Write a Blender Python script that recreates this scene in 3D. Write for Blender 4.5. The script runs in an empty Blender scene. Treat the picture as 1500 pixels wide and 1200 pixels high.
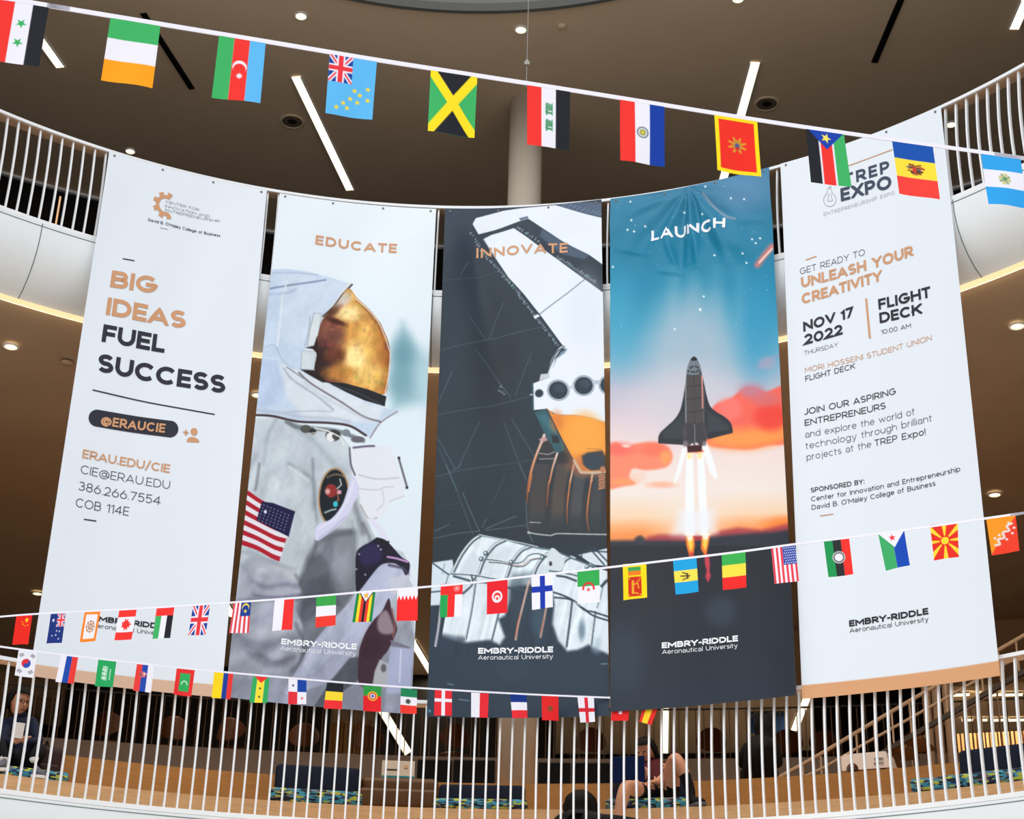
import bpy, bmesh, math, random
import numpy as np
from mathutils import Vector, Matrix

random.seed(7)
rng = np.random.RandomState(11)
SC = bpy.context.scene
COL = SC.collection
PI = math.pi

# ------------------------------------------------------------------ camera
ZE = 1.6                                   # eye height above the ground floor
FPX, PITCH, ROLL = 2378.789, 0.438367, 0.026295
_f = np.array([0, math.cos(PITCH), math.sin(PITCH)])
_r = np.array([1.0, 0, 0])
_u = np.cross(_r, _f)
CR = _r * math.cos(ROLL) + _u * math.sin(ROLL)
CU = _u * math.cos(ROLL) - _r * math.sin(ROLL)
CF = _f
EYE = np.array([0, 0, ZE])
cam = bpy.data.cameras.new('camera')
cam.sensor_width = 36.0
cam.lens = 36.0 * FPX / 1500.0
cam.clip_end = 200
camo = bpy.data.objects.new('camera', cam)
COL.objects.link(camo)
M = Matrix.Identity(4)
for i in range(3):
    M[i][0], M[i][1], M[i][2], M[i][3] = CR[i], CU[i], -CF[i], EYE[i]
camo.matrix_world = M
SC.camera = camo


def project(P):
    P = np.asarray(P, float) - EYE
    z = P @ CF
    return 750 + FPX * (P @ CR) / z, 600 - FPX * (P @ CU) / z, z


def ray(px, py):
    d = CF * FPX + CR * (px - 750) - CU * (py - 600)
    return d / np.linalg.norm(d)


# ------------------------------------------------------------------ the atrium's measures
CUP = np.array([-0.715, 7.248])            # ring centre, upper balcony
CLO = np.array([-0.579, 7.149])            # ring centre, lower balcony
R = 6.039
ZL = ZE + 2.466                            # lower balcony floor edge
ZU = ZE + 7.401                            # upper balcony floor edge
ZF = ZE + 6.805                            # bottom of the upper fascia
RF = 6.397
HU, HL, DT = 0.993, 1.052, 0.05            # railing heights, set-back of the top rail
ZC = ZE + 11.3                             # ceiling over the upper balcony
TH = 0.42                                  # height of a seating step


def on_cyl(px, py, c, rad):
    d = ray(px, py)
    ox, oy = EYE[0] - c[0], EYE[1] - c[1]
    A = d[0] ** 2 + d[1] ** 2
    B = 2 * (ox * d[0] + oy * d[1])
    C = ox * ox + oy * oy - rad * rad
    t = (-B + math.sqrt(B * B - 4 * A * C)) / (2 * A)
    return EYE + d * t


def on_z(px, py, z):
    d = ray(px, py)
    return EYE + d * ((z - EYE[2]) / d[2])


def on_plane(px, py, p0, n):
    d = ray(px, py)
    return EYE + d * (np.dot(p0 - EYE, n) / np.dot(d, n))


def low(px, py, d):
    """point seen at a pixel, d metres behind the lower railing"""
    return on_cyl(px, py, CLO, R + d)


def lowz(px, d, h):
    """point d metres behind the lower railing, h above its floor, in the column px"""
    lo, hi = math.radians(30), math.radians(150)
    for _ in range(50):
        m = (lo + hi) / 2
        P = np.array([CLO[0] + (R + d) * math.cos(m), CLO[1] + (R + d) * math.sin(m), ZL + h])
        if project(P)[0] > px:
            lo = m
        else:
            hi = m
    return P


# ------------------------------------------------------------------ materials
def lin(c):
    c = np.asarray(c, float) / 255.0
    return np.where(c <= 0.04045, c / 12.92, ((c + 0.055) / 1.055) ** 2.4)


def mat(name, rgb, rough=0.5, spec=0.5, metal=0.0, noise=0.0, scale=20.0, bump=0.0, emit=None, estr=0.0, stretch=None):
    m = bpy.data.materials.new(name)
    m.use_nodes = True
    nt = m.node_tree
    b = nt.nodes['Principled BSDF']
    c = tuple(lin(rgb)) + (1,)
    b.inputs['Base Color'].default_value = c
    b.inputs['Roughness'].default_value = rough
    b.inputs['Specular IOR Level'].default_value = spec
    b.inputs['Metallic'].default_value = metal
    if emit is not None:
        b.inputs['Emission Color'].default_value = tuple(lin(emit)) + (1,)
        b.inputs['Emission Strength'].default_value = estr
    if noise > 0 or bump > 0:
        tc = nt.nodes.new('ShaderNodeTexCoord')
        mp = nt.nodes.new('ShaderNodeMapping')
        if stretch:
            mp.inputs['Scale'].default_value = stretch
        nz = nt.nodes.new('ShaderNodeTexNoise')
        nz.inputs['Scale'].default_value = scale
        nz.inputs['Detail'].default_value = 5
        nt.links.new(tc.outputs['Object'], mp.inputs['Vector'])
        nt.links.new(mp.outputs['Vector'], nz.inputs['Vector'])
        if noise > 0:
            rp = nt.nodes.new('ShaderNodeValToRGB')
            k = np.array(c[:3])
            rp.color_ramp.elements[0].position = 0.3
            rp.color_ramp.elements[1].position = 0.7
            rp.color_ramp.elements[0].color = tuple(k * (1 - noise)) + (1,)
            rp.color_ramp.elements[1].color = tuple(np.minimum(k * (1 + noise), 1)) + (1,)
            nt.links.new(nz.outputs['Fac'], rp.inputs['Fac'])
            nt.links.new(rp.outputs['Color'], b.inputs['Base Color'])
        if bump > 0:
            bp = nt.nodes.new('ShaderNodeBump')
            bp.inputs['Strength'].default_value = bump
            bp.inputs['Distance'].default_value = 0.01
            nt.links.new(nz.outputs['Fac'], bp.inputs['Height'])
            nt.links.new(bp.outputs['Normal'], b.inputs['Normal'])
    return m


def glow(name, rgb, strength):
    m = bpy.data.materials.new(name)
    m.use_nodes = True
    nt = m.node_tree
    nt.nodes.clear()
    e = nt.nodes.new('ShaderNodeEmission')
    e.inputs['Color'].default_value = tuple(lin(rgb)) + (1,)
    e.inputs['Strength'].default_value = strength
    o = nt.nodes.new('ShaderNodeOutputMaterial')
    nt.links.new(e.outputs[0], o.inputs[0])
    return m


def print_mat(name, rough, spec, weave):
    """cloth printed with the mesh's own 'print' colours, with a fine woven bump"""
    m = bpy.data.materials.new(name)
    m.use_nodes = True
    nt = m.node_tree
    b = nt.nodes['Principled BSDF']
    a = nt.nodes.new('ShaderNodeVertexColor')
    a.layer_name = 'print'
    nt.links.new(a.outputs['Color'], b.inputs['Base Color'])
    b.inputs['Roughness'].default_value = rough
    b.inputs['Specular IOR Level'].default_value = spec
    tc = nt.nodes.new('ShaderNodeTexCoord')
    nz = nt.nodes.new('ShaderNodeTexNoise')
    nz.inputs['Scale'].default_value = weave
    bp = nt.nodes.new('ShaderNodeBump')
    bp.inputs['Strength'].default_value = 0.15
    bp.inputs['Distance'].default_value = 0.004
    nt.links.new(tc.outputs['Object'], nz.inputs['Vector'])
    nt.links.new(nz.outputs['Fac'], bp.inputs['Height'])
    nt.links.new(bp.outputs['Normal'], b.inputs['Normal'])
    return m


MT = {}
MT['vinyl'] = print_mat('printed_vinyl', 0.40, 0.2, 9.0)
MT['flagcloth'] = print_mat('printed_flag_cloth', 0.7, 0.2, 60.0)
MT['white'] = mat('white_metal', (236, 237, 238), 0.4, 0.5, noise=0.02, scale=6)
MT['fascia'] = mat('white_fascia', (232, 236, 238), 0.28, 0.5, noise=0.015, scale=2)
MT['railwood'] = mat('handrail_wood', (205, 165, 132), 0.5, 0.3, noise=0.08, scale=8)
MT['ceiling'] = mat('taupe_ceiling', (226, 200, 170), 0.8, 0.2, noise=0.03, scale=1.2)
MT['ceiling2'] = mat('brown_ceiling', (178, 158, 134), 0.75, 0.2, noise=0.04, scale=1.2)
MT['floor'] = mat('grey_floor', (222, 214, 204), 0.6, 0.3, noise=0.05, scale=3)
MT['darkwall'] = mat('dark_storefront', (26, 22, 19), 0.6, 0.12, noise=0.15, scale=1.0)
MT['wood'] = mat('oak_steps', (208, 166, 120), 0.5, 0.35, noise=0.10, scale=5, stretch=(1, 1, 9))
MT['wood2'] = mat('amber_oak_steps', (158, 112, 60), 0.5, 0.35, noise=0.10, scale=5, stretch=(1, 1, 9))
MT['parapet'] = mat('grey_parapet', (168, 150, 136), 0.7, 0.3, noise=0.03, scale=3)
MT['column'] = mat('cream_column', (205, 192, 176), 0.6, 0.3, noise=0.02, scale=3)
MT['black'] = mat('black_recess', (8, 8, 9), 0.5, 0.3, noise=0.1)
MT['darkmetal'] = mat('dark_metal', (60, 55, 50), 0.4, 0.5, metal=0.6, noise=0.05)
MT['steel'] = mat('steel_cable', (120, 118, 112), 0.35, 0.5, metal=0.8, noise=0.05)
MT['seam'] = mat('panel_joint', (96, 112, 112), 0.7, 0.2, noise=0.05)
MT['tape'] = mat('white_tape', (236, 234, 246), 0.7, 0.2, noise=0.02, scale=40)
MT['navy'] = mat('navy_upholstery', (14, 22, 42), 0.85, 0.2, noise=0.12, scale=60, bump=0.2)
MT['pattern'] = None
MT['rust'] = mat('rust_shell', (92, 48, 22), 0.6, 0.3, noise=0.1, scale=15)
MT['lampw'] = glow('warm_lamp', (255, 226, 178), 2.2)
MT['lampc'] = glow('strip_lamp', (255, 234, 200), 1.9)
MT['cove'] = glow('cove_lamp', (255, 218, 164), 1.25)
MT['ink_dark'] = mat('dark_ink', (40, 40, 52), 0.45, 0.3, noise=0.03)
MT['ink_thin'] = mat('thin_dark_ink', (62, 66, 82), 0.45, 0.3, noise=0.03)
MT['ink_tan'] = mat('tan_ink', (206, 152, 112), 0.45, 0.3, noise=0.03)
MT['ink_white'] = mat('white_ink', (240, 243, 248), 0.45, 0.3, noise=0.01)
MT['ink_grey'] = mat('pale_grey_ink', (176, 174, 180), 0.45, 0.3, noise=0.03)
MT['ink_navy'] = mat('navy_grey_ink', (62, 70, 92), 0.45, 0.3, noise=0.03)

# ------------------------------------------------------------------ mesh building
WL = {}                                    # world location of every object's origin


class MB:
    def __init__(s):
        s.v, s.f, s.mi = [], [], []

    def add(s, V, F, mi=0):
        o = len(s.v)
        s.v.extend([tuple(map(float, p)) for p in V])
        for f in F:
            s.f.append(tuple(i + o for i in f))
            s.mi.append(mi)

    def box(s, c, ax, h, mi=0):
        c = np.asarray(c, float)
        ax = [np.asarray(a, float) / np.linalg.norm(a) for a in ax]
        V = []
        for i in (-1, 1):
            for j in (-1, 1):
                for k in (-1, 1):
                    V.append(c + ax[0] * h[0] * i + ax[1] * h[1] * j + ax[2] * h[2] * k)
        F = [(0, 1, 3, 2), (4, 6, 7, 5), (0, 4, 5, 1), (2, 3, 7, 6), (0, 2, 6, 4), (1, 5, 7, 3)]
        s.add(V, F, mi)

    def abox(s, c, h, mi=0):
        s.box(c, ((1, 0, 0), (0, 1, 0), (0, 0, 1)), h, mi)

    def tube(s, path, rad, n=8, mi=0, cap=True, flat=1.0):
        path = [np.asarray(p, float) for p in path]
        m = len(path)
        rads = rad if hasattr(rad, '__len__') else [rad] * m
        V, F = [], []
        up = None
        for i, p in enumerate(path):
            t = path[min(i + 1, m - 1)] - path[max(i - 1, 0)]
            t = t / (np.linalg.norm(t) + 1e-12)
            ref = np.array([0, 0, 1.0]) if abs(t[2]) < 0.9 else np.array([1.0, 0, 0])
            if up is None:
                up = np.cross(t, np.cross(ref, t))
            up = up - t * np.dot(up, t)
            up = up / np.linalg.norm(up)
            sd = np.cross(t, up)
            for k in range(n):
                a = 2 * PI * k / n
                V.append(p + rads[i] * (math.cos(a) * up + flat * math.sin(a) * sd))
        for i in range(m - 1):
            for k in range(n):
                a, b = i * n + k, i * n + (k + 1) % n
                F.append((a, b, b + n, a + n))
        if cap:
            F.append(tuple(range(n - 1, -1, -1)))
            F.append(tuple(range((m - 1) * n, m * n)))
        s.add(V, F, mi)

    def ring(s, prof, c, a0, a1, n, closed=True, mi=0):
        """sweep a profile of (radius, z) along an arc round c (degrees)"""
        m = len(prof)
        V, F = [], []
        for i in range(n + 1):
            a = math.radians(a0 + (a1 - a0) * i / n)
            for (rr, z) in prof:
                V.append((c[0] + rr * math.cos(a), c[1] + rr * math.sin(a), z))
        for i in range(n):
            for k in range(m if closed else m - 1):
                a, b = i * m + k, i * m + (k + 1) % m
                F.append((a, b, b + m, a + m))
        if closed:
            F.append(tuple(range(m - 1, -1, -1)))
            F.append(tuple(range(n * m, n * m + m)))
        s.add(V, F, mi)

    def lathe(s, prof, c, n=24, mi=0, axis=(0, 0, 1), xdir=None):
        """profile of (radius, height) turned round an axis through c"""
        ax = np.asarray(axis, float)
        ax /= np.linalg.norm(ax)
        ref = np.array([1.0, 0, 0]) if abs(ax[0]) < 0.9 else np.array([0, 1.0, 0])
        x = np.cross(ax, np.cross(ref, ax))
        x /= np.linalg.norm(x)
        y = np.cross(ax, x)
        c = np.asarray(c, float)
        V, F = [], []
        m = len(prof)
        for k in range(n):
            a = 2 * PI * k / n
            d = math.cos(a) * x + math.sin(a) * y
            for (rr, z) in prof:
                V.append(c + d * rr + ax * z)
        for k in range(n):
            for i in range(m - 1):
                a, b = k * m + i, ((k + 1) % n) * m + i
                F.append((a, b, b + 1, a + 1))
        s.add(V, F, mi)

    def ellipsoid(s, c, rad, axes=None, n=20, m=14, mi=0, power=1.0):
        c = np.asarray(c, float)
        axes = axes or ((1, 0, 0), (0, 1, 0), (0, 0, 1))
        axes = [np.asarray(a, float) / np.linalg.norm(a) for a in axes]
        V, F = [], []
        sp = lambda q: math.copysign(abs(q) ** power, q)
        for i in range(m + 1):
            p = -PI / 2 + PI * i / m
            for k in range(n):
                a = 2 * PI * k / n
                V.append(c + axes[0] * rad[0] * sp(math.cos(p)) * sp(math.cos(a)) + axes[1] * rad[1] * sp(math.cos(p)) * sp(math.sin(a)) + axes[2] * rad[2] * sp(math.sin(p)))
        for i in range(m):
            for k in range(n):
                a, b = i * n + k, i * n + (k + 1) % n
                F.append((a, b, b + n, a + n))
        s.add(V, F, mi)


def link(name, me, mats, parent=None, loc=(0, 0, 0)):
    o = bpy.data.objects.new(name, me)
    COL.objects.link(o)
    for m in (mats if isinstance(mats, (list, tuple)) else [mats]):
        if m is not None and len(me.materials) < (len(mats) if isinstance(mats, (list, tuple)) else 1):
            me.materials.append(m)
    o.location = loc
    if parent is not None:
        o.parent = parent
    return o


def obj(name, mb, mats, parent=None, smooth=False, base=None, kind=None):
    """one mesh object from world-space geometry; its origin at its base or its parent's origin"""
    V = np.array(mb.v, float).reshape(-1, 3)
    if parent is None:
        o0 = np.array([(V[:, 0].min() + V[:, 0].max()) / 2, (V[:, 1].min() + V[:, 1].max()) / 2, V[:, 2].min()]) if base is None else np.asarray(base, float)
        loc = o0
    else:
        o0 = WL[parent.name]
        loc = (0, 0, 0)
    me = bpy.data.meshes.new(name)
    me.from_pydata((V - o0).tolist(), [], mb.f)
    if any(mb.mi):
        me.polygons.foreach_set('material_index', mb.mi)
    if smooth:
        me.polygons.foreach_set('use_smooth', [True] * len(me.polygons))
    me.update()
    o = link(name, me, mats, parent, loc)
    WL[o.name] = np.array(o0, float)
    if kind:
        o['kind'] = kind
    return o


def thing(name, label, cat, loc, group=None):
    o = bpy.data.objects.new(name, None)
    COL.objects.link(o)
    o.empty_display_size = 0.1
    o.location = loc
    WL[o.name] = np.asarray(loc, float)
    return tag(o, label, cat, group)


def tag(o, label, cat, group=None):
    o['label'] = label
    o['category'] = cat
    if group:
        o['group'] = group
    return o


def bevel(o, w=0.01, seg=2):
    m = o.modifiers.new('bevel', 'BEVEL')
    m.width = w
    m.segments = seg
    m.limit_method = 'ANGLE'
    return o


def sheet(name, P, nu, nv, mats, rgb, parent=None, base=None):
    """a (nv+1) x (nu+1) grid of points with the print colours rgb (sRGB 0..255)"""
    idx = np.arange((nu + 1) * (nv + 1)).reshape(nv + 1, nu + 1)
    q = np.stack([idx[:-1, :-1], idx[1:, :-1], idx[1:, 1:], idx[:-1, 1:]], -1).reshape(-1, 4)
    me = bpy.data.meshes.new(name)
    o0 = np.asarray(base if base is not None else P.mean(0), float)
    if parent is not None:
        o0 = WL[parent.name]
    me.vertices.add(len(P))
    me.vertices.foreach_set('co', (P - o0).astype(np.float32).ravel())
    me.loops.add(q.size)
    me.loops.foreach_set('vertex_index', q.astype(np.int32).ravel())
    me.polygons.add(len(q))
    me.polygons.foreach_set('loop_start', np.arange(0, q.size, 4, dtype=np.int32))
    me.polygons.foreach_set('loop_total', np.full(len(q), 4, np.int32))
    me.polygons.foreach_set('use_smooth', np.ones(len(q), bool))
    me.update(calc_edges=True)
    ca = me.color_attributes.new('print', 'FLOAT_COLOR', 'POINT')
    c4 = np.ones((len(P), 4), np.float32)
    c4[:, :3] = lin(np.clip(rgb, 0, 255))
    ca.data.foreach_set('color', c4.ravel())
    o = link(name, me, mats, parent, o0 if parent is None else (0, 0, 0))
    WL[o.name] = o0
    return o


# ------------------------------------------------------------------ a small painter for printed cloth
def spl(pts, n=6, closed=False):
    """Catmull-Rom through the points"""
    p = np.array(pts, float)
    if closed:
        p = np.vstack([p[-1], p, p[0], p[1]])
    else:
        p = np.vstack([2 * p[0] - p[1], p, 2 * p[-1] - p[-2]])
    out = []
    for i in range(1, len(p) - 2):
        for k in range(n):
            t = k / n
            a, b, c, d = p[i - 1], p[i], p[i + 1], p[i + 2]
            out.append(0.5 * (2 * b + (c - a) * t + (2 * a - 5 * b + 4 * c - d) * t * t + (3 * b - a - 3 * c + d) * t ** 3))
    if not closed:
        out.append(p[-2])
    return np.array(out)


def fbm(x, y, seed=0, octaves=4):
    """smooth value noise, about -1..1"""
    r = np.random.RandomState(seed)
    T = r.uniform(-1, 1, (64, 64))
    out, amp, tot = 0 * x, 1.0, 0.0
    for _ in range(octaves):
        xi, yi = np.floor(x).astype(int), np.floor(y).astype(int)
        fx, fy = x - xi, y - yi
        fx, fy = fx * fx * (3 - 2 * fx), fy * fy * (3 - 2 * fy)
        g = lambda i, j: T[(xi + i) % 64, (yi + j) % 64]
        out = out + amp * (g(0, 0) * (1 - fx) * (1 - fy) + g(1, 0) * fx * (1 - fy) + g(0, 1) * (1 - fx) * fy + g(1, 1) * fx * fy)
        tot += amp
        amp *= .55
        x, y = x * 2.03 + 7.1, y * 2.03 + 3.7
    return out / tot


class Paint:
    def __init__(s, X, Y, base):
        s.X, s.Y = np.asarray(X, float).ravel(), np.asarray(Y, float).ravel()
        s.C = np.empty((len(s.X), 3))
        s.C[:] = base
        s.soft = 1.2

    def _mix(s, ix, a, col):
        c = np.asarray(col, float)
        if c.ndim == 2:
            c = c[ix]
        s.C[ix] = s.C[ix] * (1 - a[:, None]) + c * a[:, None]

    def fill(s, pts, col, soft=None, alpha=1.0):
        p = np.asarray(pts, float)
        soft = soft or s.soft
        lo, hi = p.min(0) - soft, p.max(0) + soft
        ix = np.nonzero((s.X > lo[0]) & (s.X < hi[0]) & (s.Y > lo[1]) & (s.Y < hi[1]))[0]
        if not len(ix):
            return s
        x, y = s.X[ix], s.Y[ix]
        d2 = np.full(len(ix), 1e18)
        ins = np.zeros(len(ix), bool)
        for a, b in zip(p, np.roll(p, -1, 0)):
            e = b - a
            L = e @ e
            if L < 1e-12:
                continue
            t = np.clip(((x - a[0]) * e[0] + (y - a[1]) * e[1]) / L, 0, 1)
            d2 = np.minimum(d2, (x - a[0] - t * e[0]) ** 2 + (y - a[1] - t * e[1]) ** 2)
            if a[1] != b[1]:
                c = (a[1] > y) != (b[1] > y)
                ins ^= c & (x < e[0] * (y - a[1]) / e[1] + a[0])
        sd = np.sqrt(d2) * np.where(ins, 1, -1)
        al = np.clip(0.5 + sd / soft, 0, 1)
        al = al * al * (3 - 2 * al)
        s._mix(ix, al * alpha, col)
        return s

    def line(s, pts, w, col, soft=None, alpha=1.0, closed=False):
        p = np.asarray(pts, float)
        soft = soft or s.soft
        m = w / 2 + soft
        lo, hi = p.min(0) - m, p.max(0) + m
        ix = np.nonzero((s.X > lo[0]) & (s.X < hi[0]) & (s.Y > lo[1]) & (s.Y < hi[1]))[0]
        if not len(ix):
            return s
        x, y = s.X[ix], s.Y[ix]
        d2 = np.full(len(ix), 1e18)
        for i in range(len(p) - (0 if closed else 1)):
            a, b = p[i], p[(i + 1) % len(p)]
            e = b - a
            L = max(e @ e, 1e-12)
            t = np.clip(((x - a[0]) * e[0] + (y - a[1]) * e[1]) / L, 0, 1)
            d2 = np.minimum(d2, (x - a[0] - t * e[0]) ** 2 + (y - a[1] - t * e[1]) ** 2)
        al = np.clip(0.5 + (w / 2 - np.sqrt(d2)) / soft, 0, 1)
        al = al * np.minimum(1.0, w / soft * 1.5)
        s._mix(ix, al * alpha, col)
        return s

    def ell(s, cx, cy, rx, ry, col, soft=None, alpha=1.0, rot=0.0):
        soft = soft or s.soft
        m = max(rx, ry) + soft
        ix = np.nonzero((abs(s.X - cx) < m) & (abs(s.Y - cy) < m))[0]
        if not len(ix):
            return s
        c, q = math.cos(rot), math.sin(rot)
        x, y = s.X[ix] - cx, s.Y[ix] - cy
        x, y = x * c + y * q, -x * q + y * c
        k = np.sqrt((x / rx) ** 2 + (y / ry) ** 2)
        sd = (1 - k) * min(rx, ry)
        al = np.clip(0.5 + sd / soft, 0, 1)
        al = al * al * (3 - 2 * al)
        s._mix(ix, al * alpha, col)
        return s

    def rect(s, x0, y0, x1, y1, col, soft=None, alpha=1.0):
        return s.fill([(x0, y0), (x1, y0), (x1, y1), (x0, y1)], col, soft, alpha)

    def star(s, cx, cy, r, col, n=5, rot=-PI / 2, inner=0.42, soft=None):
        p = []
        for k in range(2 * n):
            q = r if k % 2 == 0 else r * inner
            a = rot + PI * k / n
            p.append((cx + q * math.cos(a), cy + q * math.sin(a)))
        return s.fill(p, col, soft)

    def crescent(s, cx, cy, r, dx, dy, r2, col, under, soft=None):
        s.ell(cx, cy, r, r, col, soft)
        return s.ell(cx + dx, cy + dy, r2, r2, under, soft)

    def ramp(s, ys, cols, v=None):
        v = s.Y if v is None else v
        cols = np.array(cols, float)
        s.C[:] = np.stack([np.interp(v, ys, cols[:, k]) for k in range(3)], 1)
        return s

# ------------------------------------------------------------------ the setting: floors, ceilings, walls
A0, A1 = 22.0, 158.0                       # the stretch of the rings that is built (degrees)
NS = 136


def cyl(c, rad, deg, z):
    a = math.radians(deg)
    return np.array([c[0] + rad * math.cos(a), c[1] + rad * math.sin(a), z])


def azim(P, c):
    return math.degrees(math.atan2(P[1] - c[1], P[0] - c[0]))


def struct(name, mb, m, smooth=False, base=None):
    o = obj(name, mb, m, None, smooth, base, 'structure')
    return o


m = MB(); m.abox((0, 8, -0.1), (26, 34, 0.1)); struct('floor', m, MT['floor'])
# lower balcony slab, upper balcony slab (its underside is the lower ceiling)
m = MB(); m.ring([(R + .02, ZL - .02), (24, ZL - .02), (24, ZL - .4), (RF, ZL - .55)], CLO, A0, A1, NS); struct('floor_balcony', m, MT['floor'])
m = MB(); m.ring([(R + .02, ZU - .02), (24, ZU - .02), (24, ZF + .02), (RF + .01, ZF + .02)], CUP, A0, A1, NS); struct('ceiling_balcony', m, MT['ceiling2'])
m = MB(); m.ring([(R + .12, ZU - .021), (R + 5.68, ZU - .021), (R + 5.68, ZU - .012), (R + .12, ZU - .012)], CUP, A0, A1, NS); struct('floor_bounce_absorber', m, mat('dark_absorber', (74, 64, 56), .9, .1, noise=.15, scale=40))  # unseen dark layer added to cut bounced light on the upper ceiling
# upper ceiling with its round opening
OC = np.array([-0.62, 9.40]); OR = 4.62
OPEN = on_z(760, 18, ZC - .02)
OC[1] = OPEN[1] - OR
m = MB(); V, F = [], []
for i in range(NS * 2 + 1):
    a = math.radians(5 + 170 * i / (NS * 2))
    for (c, rr, z) in ((OC, OR, ZC), (CUP, 24, ZC), (CUP, 24, ZC + .5), (OC, OR, ZC + .5)):
        V.append((c[0] + rr * math.cos(a), c[1] + rr * math.sin(a), z))
for i in range(NS * 2):
    for k in range(4):
        F.append((i * 4 + k, i * 4 + (k + 1) % 4, i * 4 + (k + 1) % 4 + 4, i * 4 + k + 4))
m.add(V, F); struct('ceiling', m, MT['ceiling'])
m = MB(); m.ring([(OR + .01, ZC - .05), (OR + .01, ZC + .5), (OR - .05, ZC + .5), (OR - .07, ZC + .03), (OR - .035, ZC - .045)], OC, 5, 175, 200)
struct('trim_1', m, mat('pale_trim', (92, 94, 90), .5, .4, noise=.03), smooth=False)

# fascias: white hull-shaped fronts of the two balconies
def fascia(name, c, zt):
    pr = [(R, zt), (R + .004, zt - .12), (R + .028, zt - .24), (R + .075, zt - .35), (R + .155, zt - .46), (R + .255, zt - .545), (RF, zt - .60), (RF + .02, zt - .58), (R + .3, zt - .5), (R + .05, zt - .05)]
    mb = MB(); mb.ring(pr, c, A0, A1, NS)
    o = struct(name, mb, MT['fascia'], smooth=True)
    md = o.modifiers.new('split', 'EDGE_SPLIT'); md.split_angle = math.radians(40)
    return o, pr
fu, prof = fascia('trim_2', CUP, ZU)
fl, prof_l = fascia('trim_3', CLO, ZL)
for (o, c, pr, degs) in ((fu, CUP, prof, [azim(on_cyl(62, 330, CUP, R), CUP), azim(on_cyl(1396, 296, CUP, R), CUP), 90.5]), (fl, CLO, prof_l, [azim(on_cyl(387, 1200, CLO, R), CLO), azim(on_cyl(1145, 1200, CLO, R), CLO), azim(on_cyl(-90, 1160, CLO, R), CLO)])):
    for dg in degs:
        a = math.radians(dg)
        mb = MB(); mb.tube([(c[0] + (rr - .001) * math.cos(a), c[1] + (rr - .001) * math.sin(a), z) for rr, z in pr[:7]], .004, 6)
        obj('panel_joint', mb, MT['seam'], o)
# the warm strip along the foot of the upper fascia
m = MB(); m.ring([(RF - .01, ZF - .03), (RF + .035, ZF - .03), (RF + .035, ZF + .02), (RF - .01, ZF + .02)], CUP, A0, A1, NS)
cv = obj('cove_light', m, MT['cove'])
m = MB(); m.ring([(RF + .036, ZF - .029), (RF + .039, ZF - .029), (RF + .039, ZF - .002), (RF + .036, ZF - .002)], CUP, A0, A1, NS)
obj('ceiling_wash_emitter', m, glow('ceiling_wash_glow', (255, 222, 180), 11.0), cv)  # hidden emitter added behind the strip to brighten the lower ceiling
tag(cv, 'warm glowing light strip along the foot of the white balcony fascia', 'light')

# rear walls, and unseen end walls added to keep side light out
RB = 5.7
m = MB(); m.ring([(R + RB, ZU), (R + RB + .15, ZU), (R + RB + .15, ZC), (R + RB, ZC)], CUP, A0, A1, NS); wu = struct('wall_upper', m, MT['darkwall'])
m = MB(); m.ring([(22, ZL), (22.2, ZL), (22.2, ZF), (22, ZF)], CLO, A0, A1, NS); struct('wall_back', m, MT['darkwall'])
for nm, dg in (('wall_light_stop_right', A0 + 1), ('wall_light_stop_left', A1 - 1)):
    a = math.radians(dg)
    d = np.array([math.cos(a), math.sin(a), 0]); t = np.array([-d[1], d[0], 0])
    m = MB()
    m.box(np.array([CLO[0], CLO[1], (ZL + ZC) / 2]) + d * (R + 8.6 + .4), (d, t, (0, 0, 1)), (8.0, .06, (ZC - ZL) / 2))
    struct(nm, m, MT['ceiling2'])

# ------------------------------------------------------------------ railings
def railing(name, label, c, z0, h, seglabel):
    t = thing(name, label, 'railing', cyl(c, R, 90, z0), None)
    # inward-bowed bars that lean back at the top
    path = []
    for q in (0, .12, .28, .45, .62, .78, .9, 1.0):
        rr = R + .03 + DT * q ** 1.7 - .022 * math.sin(PI * q)
        path.append((rr, z0 + .02 + (h - .05) * q))
    mb = MB(); mb.ring([(R + .005, z0 + .004), (R + .06, z0 + .004), (R + .06, z0 + .042), (R + .005, z0 + .042)], c, A0, A1, NS)
    obj('bottom_rail', mb, MT['white'], t)
    rt = R + DT
    mb = MB(); mb.ring([(rt - .012, z0 + h - .028), (rt + .004, z0 + h - .028), (rt + .004, z0 + h), (rt - .012, z0 + h)], c, A0, A1, NS)
    obj('top_rail', mb, MT['white'], t)
    mb = MB(); mb.ring([(rt + .006, z0 + h - .03), (rt + .12, z0 + h - .03), (rt + .12, z0 + h + .004), (rt + .006, z0 + h + .004)], c, A0, A1, NS)
    obj('handrail', mb, MT['railwood'], t)['label'] = 'pale wood handrail'
    return t, path


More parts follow.
